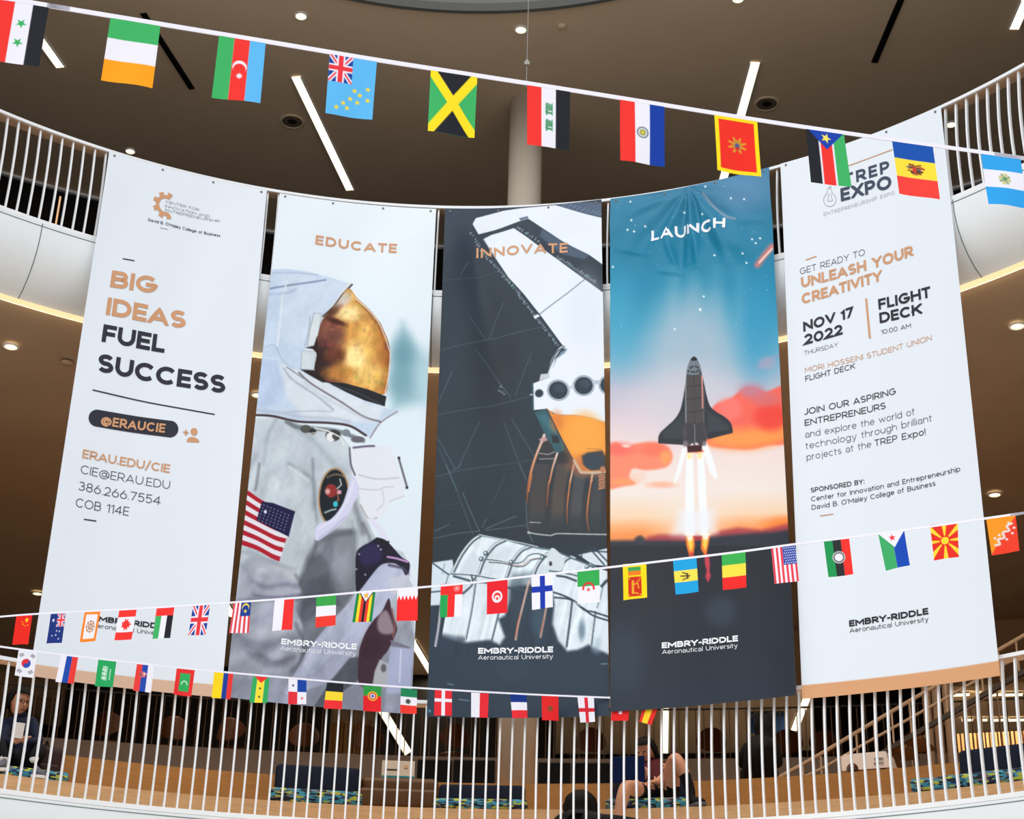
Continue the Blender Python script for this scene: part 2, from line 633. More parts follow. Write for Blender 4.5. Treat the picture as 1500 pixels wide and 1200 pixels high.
def bars(t, c, path, degs):
    first = None
    for dg in degs:
        a = math.radians(dg)
        if first is None:
            mb = MB()
            pts = [np.array([rr - R, 0, z - WL[t.name][2]]) for rr, z in path]
            V, F = [], []
            hw, hd = .0075, .013
            for p in pts:
                V += [p + (-hd, -hw, 0), p + (hd, -hw, 0), p + (hd, hw, 0), p + (-hd, hw, 0)]
            for i in range(len(pts) - 1):
                for k in range(4):
                    F.append((i * 4 + k, i * 4 + (k + 1) % 4, i * 4 + (k + 1) % 4 + 4, i * 4 + k + 4))
            F += [(3, 2, 1, 0), tuple(len(V) - 4 + k for k in range(4))]
            mb.add(V, F)
            me = bpy.data.meshes.new('baluster')
            me.from_pydata([tuple(v) for v in mb.v], [], mb.f)
            first = link('baluster', me, MT['white'], t)
            b = first
        else:
            b = first.copy()
            COL.objects.link(b)
            b.parent = t
        P = cyl(c, R, dg, 0) - WL[t.name]
        b.location = (P[0], P[1], 0)
        b.rotation_euler = (0, 0, a)


tu, pu = railing('balcony_railing', 'upper white balcony railing the five banners hang from', CUP, ZU, HU, '')
tl, pl = railing('balcony_railing', 'lower white balcony railing in front of the wooden seating steps', CLO, ZL, HL, '')
def spread(c, z, px0, px1, n):
    d0 = azim(on_cyl(*px0, c, R), c); d1 = azim(on_cyl(*px1, c, R), c)
    return [d0 + (d1 - d0) * i / n for i in range(n + 1)]
# lower bars: a bar foot at x=45 and one at x=1366, 19.5 px apart at the sides
d0 = azim(on_cyl(6.5, 1163.5, CLO, R), CLO); d1 = azim(on_cyl(1385.5, 1184, CLO, R), CLO)
stp = (d1 - d0) / 73
bars(tl, CLO, pl, [d0 + stp * k for k in range(-10, 87)])
d0 = azim(on_cyl(8, 309, CUP, R), CUP); d1 = azim(on_cyl(139, 350, CUP, R), CUP)
stp = (d1 - d0) / 8.0
bars(tu, CUP, pu, [d0 + stp * k for k in range(-3, 106)])
# thin horizontal head trim of the dark storefront behind the upper railing
m = MB(); m.ring([(R + RB - .05, ZC - .035), (R + RB, ZC - .035), (R + RB, ZC), (R + RB - .05, ZC)], CUP, A0, A1, NS); obj('head_trim', m, MT['white'], wu)

# dark shadow gaps below the bottom rails
for (nm, c_, z_) in (('trim_4', CUP, ZU), ('trim_5', CLO, ZL)):
    m = MB(); m.ring([(R - .003, z_ - .028), (R + .02, z_ - .028), (R + .02, z_ - .0225), (R - .003, z_ - .0225)], c_, A0, A1, NS); struct(nm, m, MT['seam'])

# the round column through both storeys
P = low(757, 1130, 2.45)
CB = np.array([P[0], P[1], ZL + 2 * TH])
m = MB(); m.lathe([(.0, 0), (.195, 0), (.195, ZF - CB[2] + .03), (0, ZF - CB[2] + .03)], CB, 40)
struct('column_lower', m, MT['column'], True)
Pu = on_z(771.5, 150, ZC)
CBU = np.array([Pu[0], Pu[1], ZU - .02])
m = MB(); m.lathe([(.0, 0), (.19, 0), (.19, ZC - ZU + .02), (0, ZC - ZU + .02)], CBU, 40)
struct('column_upper', m, MT['column'], True)

# ------------------------------------------------------------------ ceiling fittings
def strip(pa, pb, z, w, material, name, label, cat, group=None, depth=.02, frame=True, watts=None):
    a, b = on_z(*pa, z), on_z(*pb, z)
    c = (a + b) / 2; d = b - a; L = np.linalg.norm(d)
    d /= L; s = np.cross(d, (0, 0, 1))
    t = thing(name, label, cat, c, group)
    mb = MB(); mb.box(c - (0, 0, depth / 2), (d, s, (0, 0, 1)), (L / 2, w / 2, depth / 2))
    o = obj('diffuser' if frame else 'slot', mb, material, t)
    if frame:
        mb = MB()
        for q in (-1, 1):
            mb.box(c + s * q * (w / 2 + .006) - (0, 0, depth / 2), (d, s, (0, 0, 1)), (L / 2, .006, depth / 2 + .003))
        obj('frame', mb, MT['white'], t)
        watts = watts or (5 if z == ZC else 20)
        if watts:
            la = bpy.data.lights.new('strip_lamp', 'AREA'); la.shape = 'RECTANGLE'; la.size = L; la.size_y = w; la.energy = watts; la.color = (1, .84, .64)
            lo = bpy.data.objects.new('strip_lamp', la); COL.objects.link(lo); lo.location = c - np.array((0, 0, depth + .02))
            lo.rotation_euler = (0, 0, math.atan2(d[1], d[0]))
    else:
        mb = MB()
        for q in (-1, 1):
            mb.box(c + s * q * (w / 2 + .004) - (0, 0, .004), (d, s, (0, 0, 1)), (L / 2 + .008, .004, .006))
        obj('edge_trim', mb, MT['darkmetal'], t)
    return t

G1 = 'strip lights on the upper ceiling'
strip((28, 12), (89, 97), ZC, .10, MT['lampc'], 'strip_light', 'bright strip light on the upper ceiling behind the flag with green stars', 'light', G1)
strip((434, 112), (513, 277), ZC, .10, MT['lampc'], 'strip_light', 'long bright strip light on the upper ceiling above the spacesuit banner', 'light', G1)
strip((1106, 91), (1059, 262), ZC, .10, MT['lampc'], 'strip_light', 'bright strip light on the upper ceiling behind the red flag with yellow border', 'light', G1)
strip((1503, 0), (1485, 41), ZC, .10, MT['lampc'], 'strip_light', 'bright strip light cut by the picture edge at the top corner of the upper ceiling', 'light', G1)
strip((210, 19), (281, 129), ZC, .055, MT['black'], 'slot_diffuser', 'black linear air slot in the upper ceiling beside the green white orange flag', 'vent', 'air slots in the upper ceiling', frame=False)
strip((1320, -2), (1281, 90), ZC, .055, MT['black'], 'slot_diffuser', 'black linear air slot in the upper ceiling above the spotless white banner corner', 'vent', 'air slots in the upper ceiling', frame=False)

def downlight(px, py, z, r, label, group):
    P = on_z(px, py, z)
    t = thing('downlight', label, 'light', P, group)
    mb = MB(); mb.lathe([(r, 0), (r + .018, 0), (r + .018, -.01), (r, -.014), (r, 0)], P, 28); obj('trim_ring', mb, MT['white'], t)
    mb = MB(); mb.lathe([(0, -.006), (r * .7, -.007), (r, -.004), (r, 0), (0, 0)], P, 28); obj('lens', mb, MT['lampw'], t)
    return t
g = 'round lights in the upper ceiling'
downlight(441, 23, ZC, .058, 'round ceiling light above the green red blue flag with a crescent', g)
downlight(763, 43, ZC, .058, 'round ceiling light just under the pale rim of the ceiling opening', g)
downlight(191, 221, ZC, .055, 'round ceiling light just above the corner of the white slogan banner', g)
downlight(1081, -2, ZC, .058, 'round ceiling light cut by the top edge of the picture', g)
downlight(1393, 182, ZC, .055, 'round ceiling light seen through the upper railing bars beside the expo banner', g)
g = 'round lights in the lower ceiling'
downlight(16, 507, ZF, .058, 'round ceiling light below the glowing fascia strip, beside the slogan banner', g)
downlight(55, 869, ZF, .06, 'round ceiling light half behind the lower edge of the slogan banner', g)
downlight(1490, 477, ZF, .058, 'round ceiling light below the glowing fascia strip, beside the expo banner', g)
downlight(1457, 724, ZF, .06, 'round ceiling light above the orange and red dragon flag', g)
downlight(377, 578, ZF, .05, 'small round ceiling light in the gap between the slogan and spacesuit banners', g)

def speaker(px, py, label):
    P = on_z(px, py, ZC)
    t = thing('ceiling_speaker', label, 'speaker', P, 'round speakers in the ceiling')
    mb = MB(); mb.lathe([(.118, 0), (.148, 0), (.148, -.008), (.135, -.014), (.118, -.012), (.118, 0)], P, 36); obj('rim', mb, MT['ceiling'], t)
    mb = MB(); mb.lathe([(0, -.004), (.06, -.006), (.118, -.004), (.118, 0), (0, 0)], P, 36); obj('grille', mb, mat('speaker_grille', (112, 98, 86), .7, .2, noise=.3, scale=120), t)
    mb = MB(); mb.lathe([(0, -.008), (.05, -.008), (.062, -.003), (0, -.003)], P, 28); obj('cone', mb, MT['darkmetal'], t)
speaker(428, 178, 'round dark ceiling speaker beside the long strip light')
speaker(1123, 152, 'round dark ceiling speaker above the red flag with a yellow border')
P = on_z(823, 38, ZC)
mb = MB(); mb.lathe([(0, -.03), (.03, -.028), (.05, -.012), (.052, 0), (0, 0)], P, 24)
tag(obj('smoke_detector', mb, MT['ceiling'], None, True), 'small taupe smoke detector flush on the upper ceiling', 'detector')
P = on_z(98, 531, ZF)
mb = MB(); mb.lathe([(0, -.02), (.05, -.016), (.06, 0), (0, 0)], P, 24)
tag(obj('ceiling_sensor', mb, MT['ceiling2'], None, True), 'small brown sensor disc on the lower ceiling beside the slogan banner', 'sensor')

a_, b_ = on_cyl(88.5, 288, CUP, R + RB - .12), on_cyl(84, 331, CUP, R + RB - .12)
t = thing('wall_light', 'slim upright warm light on the dark wall behind the upper railing bars', 'light', (a_[0], a_[1], b_[2]))
mb = MB(); mb.abox((a_[0], a_[1], (a_[2] + b_[2]) / 2), (.009, .009, (a_[2] - b_[2]) / 2)); obj('diffuser', mb, glow('amber_lamp', (255, 200, 150), .9), t)
mb = MB(); mb.abox((a_[0], a_[1] + .04, (a_[2] + b_[2]) / 2), (.014, .02, (a_[2] - b_[2]) / 2 + .02)); obj('backplate', mb, MT['darkmetal'], t)

# long strip lights on the lower ceiling
G2 = 'strip lights on the lower ceiling'
strip((604, 938), (634, 988), ZF, .10, MT['lampc'], 'strip_light', 'slanting strip light seen in the gap beside the lower spacesuit banner', 'light', G2)
strip((331, 884), (342, 902), ZF, .10, MT['lampc'], 'strip_light', 'short piece of strip light in the gap between the slogan and spacesuit banners', 'light', G2)
strip((1184, 1015), (1163, 1069), ZF, .12, MT['lampc'], 'strip_light', 'slanting strip light just below the tan hem of the expo banner', 'light', G2)
strip((974, 1036), (973.5, 1102), ZF, .12, MT['lampc'], 'strip_light', 'narrow upright-looking strip light below the shuttle banner', 'light', G2)
strip((60, 1071), (81, 1066.5), ZF, .12, MT['lampw'], 'strip_light', 'short warm strip light beside the seated person in a dark sweatshirt', 'light', G2)
strip((401, 1036.5), (415, 1036.8), ZF, .14, MT['lampw'], 'strip_light', 'tiny warm light under the hem of the spacesuit banner', 'light', G2)
for (x0, x1) in ((1393, 1420), (1434, 1446), (1452, 1466), (1472, 1498)):
    strip((x0, 1016.5), (x1, 1015.5), ZF, .16, MT['lampw'], 'shelf_light', 'warm light of the upper broken row behind the stair', 'light', 'upper row of warm lights', watts=8)
for (x0, x1) in ((1409, 1425), (1435, 1446), (1454, 1472), (1477, 1500)):
    strip((x0, 1053.5), (x1, 1053), ZF, .16, MT['lampw'], 'shelf_light', 'warm light of the lower broken row behind the stair', 'light', 'lower row of warm lights', watts=8)

# unseen warm spots added to brighten the seating steps and mezzanine wall
for px_ in (60, 260, 470, 640, 860, 1080, 1290, 1450):
    P = lowz(px_, 2.0, 0)
    la = bpy.data.lights.new('step_fill_spot', 'SPOT'); la.energy = 160; la.color = (1, .92, .80); la.shadow_soft_size = .08; la.spot_size = math.radians(125); la.spot_blend = .8
    lo = bpy.data.objects.new('step_fill_spot', la); COL.objects.link(lo); P = lowz(px_, 1.0, 0); lo.location = (P[0], P[1], ZF - .03)
    q = np.array([P[0] - CLO[0], P[1] - CLO[1], 0]); q /= np.linalg.norm(q)
    lo.rotation_euler = Vector((q[0] * .45, q[1] * .45, -1)).to_track_quat('-Z', 'Y').to_euler()

# ------------------------------------------------------------------ a monoline alphabet for the printed writing
def arc(cx, cy, rx, ry, a0, a1):
    n = max(3, int(abs(a1 - a0) / 14))
    return [(cx + rx * math.cos(math.radians(a0 + (a1 - a0) * i / n)), cy + ry * math.sin(math.radians(a0 + (a1 - a0) * i / n))) for i in range(n + 1)]

XH = .74
STEM = [(0, 0), (0, 1)]
GL = {
    'A': (.82, [[(0, 0), (.5, 1), (1, 0)], [(.2, .27), (.8, .27)]]),
    'B': (.68, [STEM, [(0, 1), (.55, 1)] + arc(.56, .765, .36, .235, 80, -80) + [(.55, .53), (0, .53)], [(0, .53), (.6, .53)] + arc(.62, .265, .38, .265, 80, -80) + [(.6, 0), (0, 0)]]),
    'C': (.80, [arc(.55, .5, .55, .5, 42, 318)]),
    'D': (.76, [STEM, [(0, 1), (.4, 1)] + arc(.42, .5, .58, .5, 85, -85) + [(.4, 0), (0, 0)]]),
    'E': (.58, [[(1, 1), (0, 1), (0, 0), (1, 0)], [(0, .5), (.9, .5)]]),
    'F': (.56, [[(1, 1), (0, 1), (0, 0)], [(0, .48), (.9, .48)]]),
    'G': (.84, [arc(.52, .5, .52, .5, 45, 352) + [(1, .46), (.58, .46)]]),
    'H': (.74, [STEM, [(1, 0), (1, 1)], [(0, .5), (1, .5)]]),
    'I': (0, [[(.5, 0), (.5, 1)]]),
    'J': (.52, [[(1, 1), (1, .32)] + arc(.5, .32, .5, .32, 0, -150)]),
    'K': (.72, [STEM, [(1, 1), (0, .38)], [(.36, .6), (1, 0)]]),
    'L': (.54, [[(0, 1), (0, 0), (1, 0)]]),
    'M': (.92, [[(0, 0), (0, 1), (.5, .28), (1, 1), (1, 0)]]),
    'N': (.78, [[(0, 0), (0, 1), (1, 0), (1, 1)]]),
    'O': (.88, [arc(.5, .5, .5, .5, 0, 360)]),
    'P': (.64, [STEM, [(0, 1), (.5, 1)] + arc(.52, .7, .48, .3, 85, -85) + [(.5, .4), (0, .4)]]),
    'R': (.68, [STEM, [(0, 1), (.5, 1)] + arc(.52, .7, .46, .3, 85, -85) + [(.5, .4), (0, .4)], [(.5, .4), (1, 0)]]),
    'S': (.64, [arc(.5, .745, .48, .255, 32, 262) + arc(.5, .255, .5, .255, 82, -148)]),
    'T': (.64, [[(0, 1), (1, 1)], [(.5, 1), (.5, 0)]]),
    'U': (.74, [[(0, 1), (0, .45)] + arc(.5, .45, .5, .45, 187, 353) + [(1, .45), (1, 1)]]),
    'V': (.80, [[(0, 1), (.5, 0), (1, 1)]]),
    'W': (1.15, [[(0, 1), (.25, 0), (.5, 1), (.75, 0), (1, 1)]]),
    'X': (.74, [[(0, 0), (1, 1)], [(0, 1), (1, 0)]]),
    'Y': (.76, [[(0, 1), (.5, .45), (1, 1)], [(.5, .45), (.5, 0)]]),
    '0': (.70, [arc(.5, .5, .5, .5, 0, 360)]),
    '1': (.30, [[(0, .84), (1, 1), (1, 0)]]),
    '2': (.62, [arc(.48, .68, .48, .32, 165, -38) + [(0, 0), (1, 0)]]),
    '3': (.62, [arc(.46, .755, .44, .245, 150, -80) + [(.4, .51)], [(.4, .51)] + arc(.47, .27, .53, .27, 88, -150)]),
    '4': (.72, [[(.74, 0), (.74, 1), (0, .26), (1, .26)]]),
    '5': (.62, [[(.92, 1), (.14, 1), (.08, .54)] + arc(.46, .32, .54, .32, 128, -148)]),
    '6': (.66, [arc(.5, .32, .5, .32, 0, 360), [(.03, .42), (.6, 1)]]),
    '7': (.60, [[(0, 1), (1, 1), (.3, 0)]]),
    '8': (.64, [arc(.5, .755, .42, .245, 0, 360), arc(.5, .265, .5, .265, 0, 360)]),
    'a': (.56, [[(1, 0), (1, .46)] + arc(.5, .46, .5, .28, 5, 155), [(1, .43), (.45, .43)] + arc(.42, .215, .42, .215, 95, 265) + [(.6, 0), (1, .12)]]),
    'b': (.62, [[(0, 0), (0, 1.04)], arc(.5, .37, .5, .37, 0, 360)]),
    'c': (.56, [arc(.54, .37, .54, .37, 42, 318)]),
    'd': (.62, [[(1, 0), (1, 1.04)], arc(.5, .37, .5, .37, 0, 360)]),
    'e': (.60, [[(.02, .37), (1, .37)] + arc(.5, .37, .5, .37, 5, 318)]),
    'f': (.36, [[(.35, 0), (.35, .8)] + arc(.75, .8, .4, .24, 175, 85), [(0, .72), (.95, .72)]]),
    'g': (.62, [[(1, .74), (1, .02)] + arc(.5, .0, .5, .28, -5, -150), arc(.5, .37, .5, .37, 0, 360)]),
    'h': (.58, [[(0, 0), (0, 1.04)], arc(.5, .40, .5, .34, 180, 0) + [(1, .36), (1, 0)]]),
    'i': (0, [[(.5, 0), (.5, .74)], 'dot', (.5, .98)]),
    'j': (.2, [[(.9, .74), (.9, -.1)] + arc(.2, -.1, .7, .18, -5, -95), 'dot', (.9, .98)]),
    'l': (0, [[(.5, 0), (.5, 1.04)]]),
    'm': (.96, [[(0, 0), (0, .74)], arc(.25, .44, .25, .30, 180, 0) + [(.5, .4), (.5, 0)], arc(.75, .44, .25, .30, 180, 0) + [(1, .4), (1, 0)]]),
    'n': (.58, [[(0, 0), (0, .74)], arc(.5, .40, .5, .34, 180, 0) + [(1, .36), (1, 0)]]),
    'o': (.62, [arc(.5, .37, .5, .37, 0, 360)]),
    'p': (.62, [[(0, -.28), (0, .74)], arc(.5, .37, .5, .37, 0, 360)]),
    'r': (.34, [[(0, 0), (0, .74)], arc(.95, .34, .95, .40, 170, 88)]),
    's': (.48, [arc(.5, .555, .46, .185, 32, 262) + arc(.5, .185, .5, .185, 82, -148)]),
    't': (.36, [[(.35, .95), (.35, .22)] + arc(.75, .22, .4, .22, 185, 280), [(0, .72), (.95, .72)]]),
    'u': (.58, [[(0, .74), (0, .34)] + arc(.5, .34, .5, .34, 180, 360) + [(1, .38), (1, .74)], [(1, .4), (1, 0)]]),
    'v': (.58, [[(0, .74), (.5, 0), (1, .74)]]),
    'w': (.9, [[(0, .74), (.25, 0), (.5, .74), (.75, 0), (1, .74)]]),
    'x': (.56, [[(0, 0), (1, .74)], [(0, .74), (1, 0)]]),
    'y': (.58, [[(0, .74), (.5, .02)], [(1, .74), (.4, -.28), (.1, -.28)]]),
    '.': (0, ['dot', (.5, .0)]),
    ':': (0, ['dot', (.5, .0), 'dot', (.5, .6)]),
    '!': (0, [[(.5, .28), (.5, 1)], 'dot', (.5, .0)]),
    "'": (0, [[(.5, .78), (.5, 1.02)]]),
    '-': (.34, [[(0, .42), (1, .42)]]),
    '/': (.44, [[(0, -.1), (1, 1.1)]]),
    '@': (1.0, [arc(.5, .38, .5, .52, -50, 300), arc(.5, .38, .23, .25, 0, 360), [(.73, .62), (.73, .3)] + arc(.865, .3, .135, .16, 190, 350) + [(1, .38)]]),
}


def ribbon(pts, w, closed, ext=True):
    p = np.array(pts, float)
    if closed:
        p = p[:-1]
    n = len(p)
    if not closed and ext:
        for (i, j) in ((0, 1), (-1, -2)):
            e = p[i] - p[j]
            L = np.linalg.norm(e)
            if L > .16 or n == 2:
                k = w / 2 if min(abs(e)) < .05 * L else w * .7
                p[i] = p[i] + e / L * k
    q = []
    for i in range(n if closed else n - 1):
        a, b = p[i], p[(i + 1) % n]
        kk = max(1, int(np.linalg.norm(b - a) / .22))
        q += [a + (b - a) * j / kk for j in range(kk)]
    if not closed:
        q.append(p[-1])
    p = np.array(q)
    n = len(p)
    lf, rt = [], []
    for i in range(n):
        a = p[(i - 1) % n] if (closed or i > 0) else None
        b = p[(i + 1) % n] if (closed or i < n - 1) else None
        d1 = (p[i] - a) if a is not None else (b - p[i])
        d2 = (b - p[i]) if b is not None else d1
        d1 = d1 / (np.linalg.norm(d1) + 1e-9)
        d2 = d2 / (np.linalg.norm(d2) + 1e-9)
        n1 = np.array([-d1[1], d1[0]])
        n2 = np.array([-d2[1], d2[0]])
        mm = n1 + n2
        L = np.linalg.norm(mm)
        if L < 1e-6:
            mm, s = n1, 1.0
        else:
            mm = mm / L
            s = min(1 / max(mm @ n1, .2), 3.2)
        lf.append(p[i] + mm * s * w / 2)
        rt.append(p[i] - mm * s * w / 2)
    return lf, rt, closed


def layout(text, T, w, track=.11):
    """quads of a line of writing, T cap-heights wide; returns list of (points, faces)"""
    gw, nscale, nfix = [], 0.0, 0.0
    for i, ch in enumerate(text):
        if ch == ' ':
            wd, fx = .34, 0
        else:
            wd, fx = GL[ch][0], (w if GL[ch][0] == 0 else 0)
        gw.append((wd, fx))
        nscale += wd + (track if i < len(text) - 1 else 0)
        nfix += fx
    k = (T - nfix) / nscale
    x = 0
    out = []
    for ch, (wd, fx) in zip(text, gw):
        W = wd * k + fx
        if ch != ' ':
            items = GL[ch][1]
            low_case = ch in 'abcdefghijlmnoprstuvwxy.:'
            def my(y):
                if low_case:
                    return y + np.interp(y, [-.28, 0, .30, .44, XH, 1.04], [w / 2, w / 2, 0, 0, -w / 2, -w / 2])
                return y * (1 - w) + w / 2
            i = 0
            while i < len(items):
                it = items[i]
                if it == 'dot':
                    cx, cy = items[i + 1]
                    i += 2
                    X = x + w / 2 + cx * (W - w)
                    Y = cy + (w * .58 if cy < .1 else 0)
                    q = w * .58
                    out.append(([(X + q * math.cos(t * PI / 5), Y + q * math.sin(t * PI / 5)) for t in range(10)], [tuple(range(10))]))
                    continue
                i += 1
                ys = [y for _, y in it]
                pts = [(x + w / 2 + px * (W - w), my(py)) for px, py in it]
                closed = len(it) > 4 and abs(it[0][0] - it[-1][0]) < 1e-6 and abs(it[0][1] - it[-1][1]) < 1e-6
                lf, rt, cl = ribbon(pts, w, closed)
                lo, hi = (min(ys), max(ys)) if not low_case else (min(ys), max(ys))
                if ch in '-@/':
                    lo, hi = -1, 2
                if lo > .02 and ch not in "'":
                    lo = -1
                if ch in 'ABEFHKPRTYX4' or low_case:
                    lo2, hi2 = (0 if min(ys) >= 0 else min(ys)), max(1.0 if not low_case else max(ys), max(ys))
                    lo, hi = lo2, hi2
                n = len(lf)
                P = [(a[0], min(max(a[1], lo), hi)) for a in lf] + [(a[0], min(max(a[1], lo), hi)) for a in rt]
                F = [(j, (j + 1) % n, n + (j + 1) % n, n + j) for j in range(n if cl else n - 1)]
                out.append((P, F))
        x += W + track * k
    return out


# ------------------------------------------------------------------ banners
class Banner:
    def __init__(s, tl, tr, bl, br, off, disp, label, offb=None):
        offb = off if offb is None else offb
        rt = R + DT
        P = [on_cyl(*tl, CUP, rt - off), on_cyl(*tr, CUP, rt - off), on_cyl(*bl, CLO, rt - offb), on_cyl(*br, CLO, rt - offb)]
        s.at0, s.at1 = azim(P[0], CUP), azim(P[1], CUP)
        s.ab0, s.ab1 = azim(P[2], CLO), azim(P[3], CLO)
        s.z = [p[2] for p in P]
        s.rt, s.rb = rt - off, rt - offb
        s.disp = disp
        s.label = label
        s.px = (tl, tr, bl, br)

    def P0(s, u, v):
        u, v = np.asarray(u, float), np.asarray(v, float)
        a = np.radians(s.at0 + (s.at1 - s.at0) * u)
        b = np.radians(s.ab0 + (s.ab1 - s.ab0) * u)
        T = np.stack([CUP[0] + s.rt * np.cos(a), CUP[1] + s.rt * np.sin(a), s.z[0] + (s.z[1] - s.z[0]) * u], -1)
        B = np.stack([CLO[0] + s.rb * np.cos(b), CLO[1] + s.rb * np.sin(b), s.z[2] + (s.z[3] - s.z[2]) * u], -1)
        n = np.stack([-np.cos(a), -np.sin(a), 0 * a], -1)
        return T * (1 - v)[..., None] + B * v[..., None], n

    def P(s, u, v, lift=0.0):
        p, n = s.P0(u, v)
        return p + n * (s.disp(np.asarray(u, float), np.asarray(v, float)) + lift)[..., None]

    def uv(s, px, py):
        tl, tr, bl, br = s.px
        u = (px - tl[0]) / (tr[0] - tl[0])
        v = (py - tl[1]) / (bl[1] - tl[1])
        for _ in range(30):
            U = np.array([u, u + 1e-4, u]); V = np.array([v, v, v + 1e-4])
            x, y, _z = project(s.P0(U, V)[0])
            J = np.array([[x[1] - x[0], x[2] - x[0]], [y[1] - y[0], y[2] - y[0]]]) / 1e-4
            d = np.linalg.solve(J, [px - x[0], py - y[0]])
            u, v = u + d[0], v + d[1]
            if abs(d).max() < 1e-7:
                break
        return np.array([u, v])

    def grid(s, nu, nv):
        V, U = np.meshgrid(np.linspace(0, 1, nv + 1), np.linspace(0, 1, nu + 1), indexing='ij')
        return U.ravel(), V.ravel()

    def build(s, nu, nv, paint):
        U, V = s.grid(nu, nv)
        x, y, _ = project(s.P0(U, V)[0])
        p = Paint(x, y, (227, 233, 240))
        paint(p, U, V)
        # the sheet hangs from its top edge
        base = s.P0(np.array([.5]), np.array([1.0]))[0][0]
        s.o = sheet('banner', s.P(U, V), nu, nv, MT['vinyl'], p.C, base=base)
        tag(s.o, s.label, 'banner')
        mb = MB()
        for u in (.035, .34, .66, .965):
            c = s.P(np.array([u]), np.array([.006]), .004)[0]
            n = s.P0(np.array([u]), np.array([.006]))[1][0]
            mb = MB(); mb.lathe([(.004, -.003), (.010, -.003), (.011, .001), (.004, .003), (.004, -.003)], c, 14, axis=n)
            obj('grommet', mb, MT['steel'], s.o)
        s.ink = {}
        return s

    def add(s, key, pts2, faces):
        """a flat printed shape given in banner coordinates (u, v)"""
        q = np.asarray(pts2, float)
        P = s.P(q[:, 0], q[:, 1], .0035)
        s.ink.setdefault(key, MB()).add(P, faces)

    _n = 0

    def text(s, key, body, p0, p1, cap, w, track=.07):
        Banner._n += 1
        key = key + (Banner._n,)
        track = max(track, .17 - .45 * w)
        a, b = s.uv(*p0), s.uv(*p1)
        # cap height in v at the start of the line
        U = np.array([a[0], a[0]]); V = np.array([a[1], a[1] - .001])
        x, y, _ = project(s.P0(U, V)[0])
        dv = .001 * cap / math.hypot(x[1] - x[0], y[1] - y[0])
        T = math.hypot(p1[0] - p0[0], p1[1] - p0[1]) / cap * .985
        e = (b - a) / T
        for P, F in layout(body, T, w, track):
            P = np.array(P)
            s.add(key, a + P[:, :1] * e - P[:, 1:] * np.array([0, dv]), F)

    def poly(s, key, pts):
        q = np.array([s.uv(*p) for p in pts])
        s.add(key, q, [tuple(range(len(q)))])

    def rule(s, key, p0, p1, w, n=16):
        a = np.array(p0, float); b = np.array(p1, float)
        ua, ub = s.uv(*a), s.uv(*b)
        d = (b - a) / np.linalg.norm(b - a)
        nn = np.array([-d[1], d[0]])
        q = s.uv(*(a + nn * w)) - ua
        pts, F = [], []
        for i in range(n + 1):
            c = ua + (ub - ua) * i / n
            pts += [c - q / 2, c + q / 2]
        for i in range(n):
            F.append((2 * i, 2 * i + 1, 2 * i + 3, 2 * i + 2))
        s.add(key, pts, F)

    def finish(s):
        for (nm, mk, lab, *_k), mb in s.ink.items():
            o = obj(nm, mb, MT[mk], s.o)
            if lab:
                o['label'] = lab
        return s

def flat(u, v):
    return 0.004 * np.sin(u * 9 + v * 3) * np.sin(v * 5) + 0 * u


def folds_soft(seed, amp):
    r = np.random.RandomState(seed)
    k = [(r.uniform(5, 16), r.uniform(1, 5), r.uniform(0, 6.28), r.uniform(.5, 1)) for _ in range(5)]
    def f(u, v):
        d = 0 * u
        for (a, b, ph, am) in k:
            d = d + am * np.sin(a * u + b * v * 2 + ph)
        return amp * d * np.exp(-2.2 * v) * np.minimum(1, v * 14)
    return f


def folds_gather(u, v):
    """cloth gathered at a grommet in the middle of the top edge, pleats fanning out below it"""
    du, dvv = (u - .49) * 1.45, v * 5.0
    r = np.hypot(du, dvv) + 1e-6
    ang = np.arctan2(du, dvv)
    fade = np.exp(-((r - .45) / .55) ** 2) * np.minimum(1, r * 5)
    pl = np.sin(ang * 15 + .6 * np.sin(r * 5)) * np.exp(-(ang / .75) ** 2)
    side = np.sin(ang * 5 + 1.0) * np.exp(-((r - .55) / .4) ** 2) * np.exp(-((abs(ang) - 1.1) / .4) ** 2)
    big = np.sin(u * 8 + v * 6) * np.exp(-3.0 * v) * np.minimum(1, v * 12) * .5
    pl = np.sin(ang * 14 + .6 * np.sin(r * 5) + 2.2 * fbm(u * 5 + 3, v * 9 + 1, 17, 2)) * np.exp(-(ang / .8) ** 2)
    for (x0, y0, x1, y1, w, am) in ((1010, 300, 1003, 395, 5, .020), (1022, 300, 1030, 352, 4, .018), (990, 318, 972, 352, 5, .016), (975, 360, 988, 402, 5, .022), (1016, 340, 1018, 402, 5, .020), (1040, 320, 1060, 395, 7, .020), (1030, 296, 1064, 318, 5, -.016), (905, 378, 948, 382, 5, .014), (940, 292, 1000, 278, 6, -.016), (920, 320, 985, 288, 6, .016), (966, 410, 998, 412, 4, .014), (1082, 330, 1112, 330, 6, .012)):
        a_, b_ = np.array(((x0 - 894) / 233, (y0 - 293 + (x0 - 894) * .197) / 748)), np.array(((x1 - 894) / 233, (y1 - 293 + (x1 - 894) * .197) / 748))
        e_ = (b_ - a_) * (233, 748)
        t_ = np.clip(((u - a_[0]) * 233 * e_[0] + (v - a_[1]) * 748 * e_[1]) / (e_ @ e_), 0, 1)
        d_ = np.hypot((u - a_[0]) * 233 - t_ * e_[0], (v - a_[1]) * 748 - t_ * e_[1])
        big = big + am / .016 * np.exp(-(d_ / w) ** 2) * (.35 + .65 * np.sin(PI * np.clip(t_, .05, .95)))
    return .026 * pl * fade + .026 * side + .016 * big + .004 * np.sin(u * 11 + 1) * np.minimum(1, v * 9)


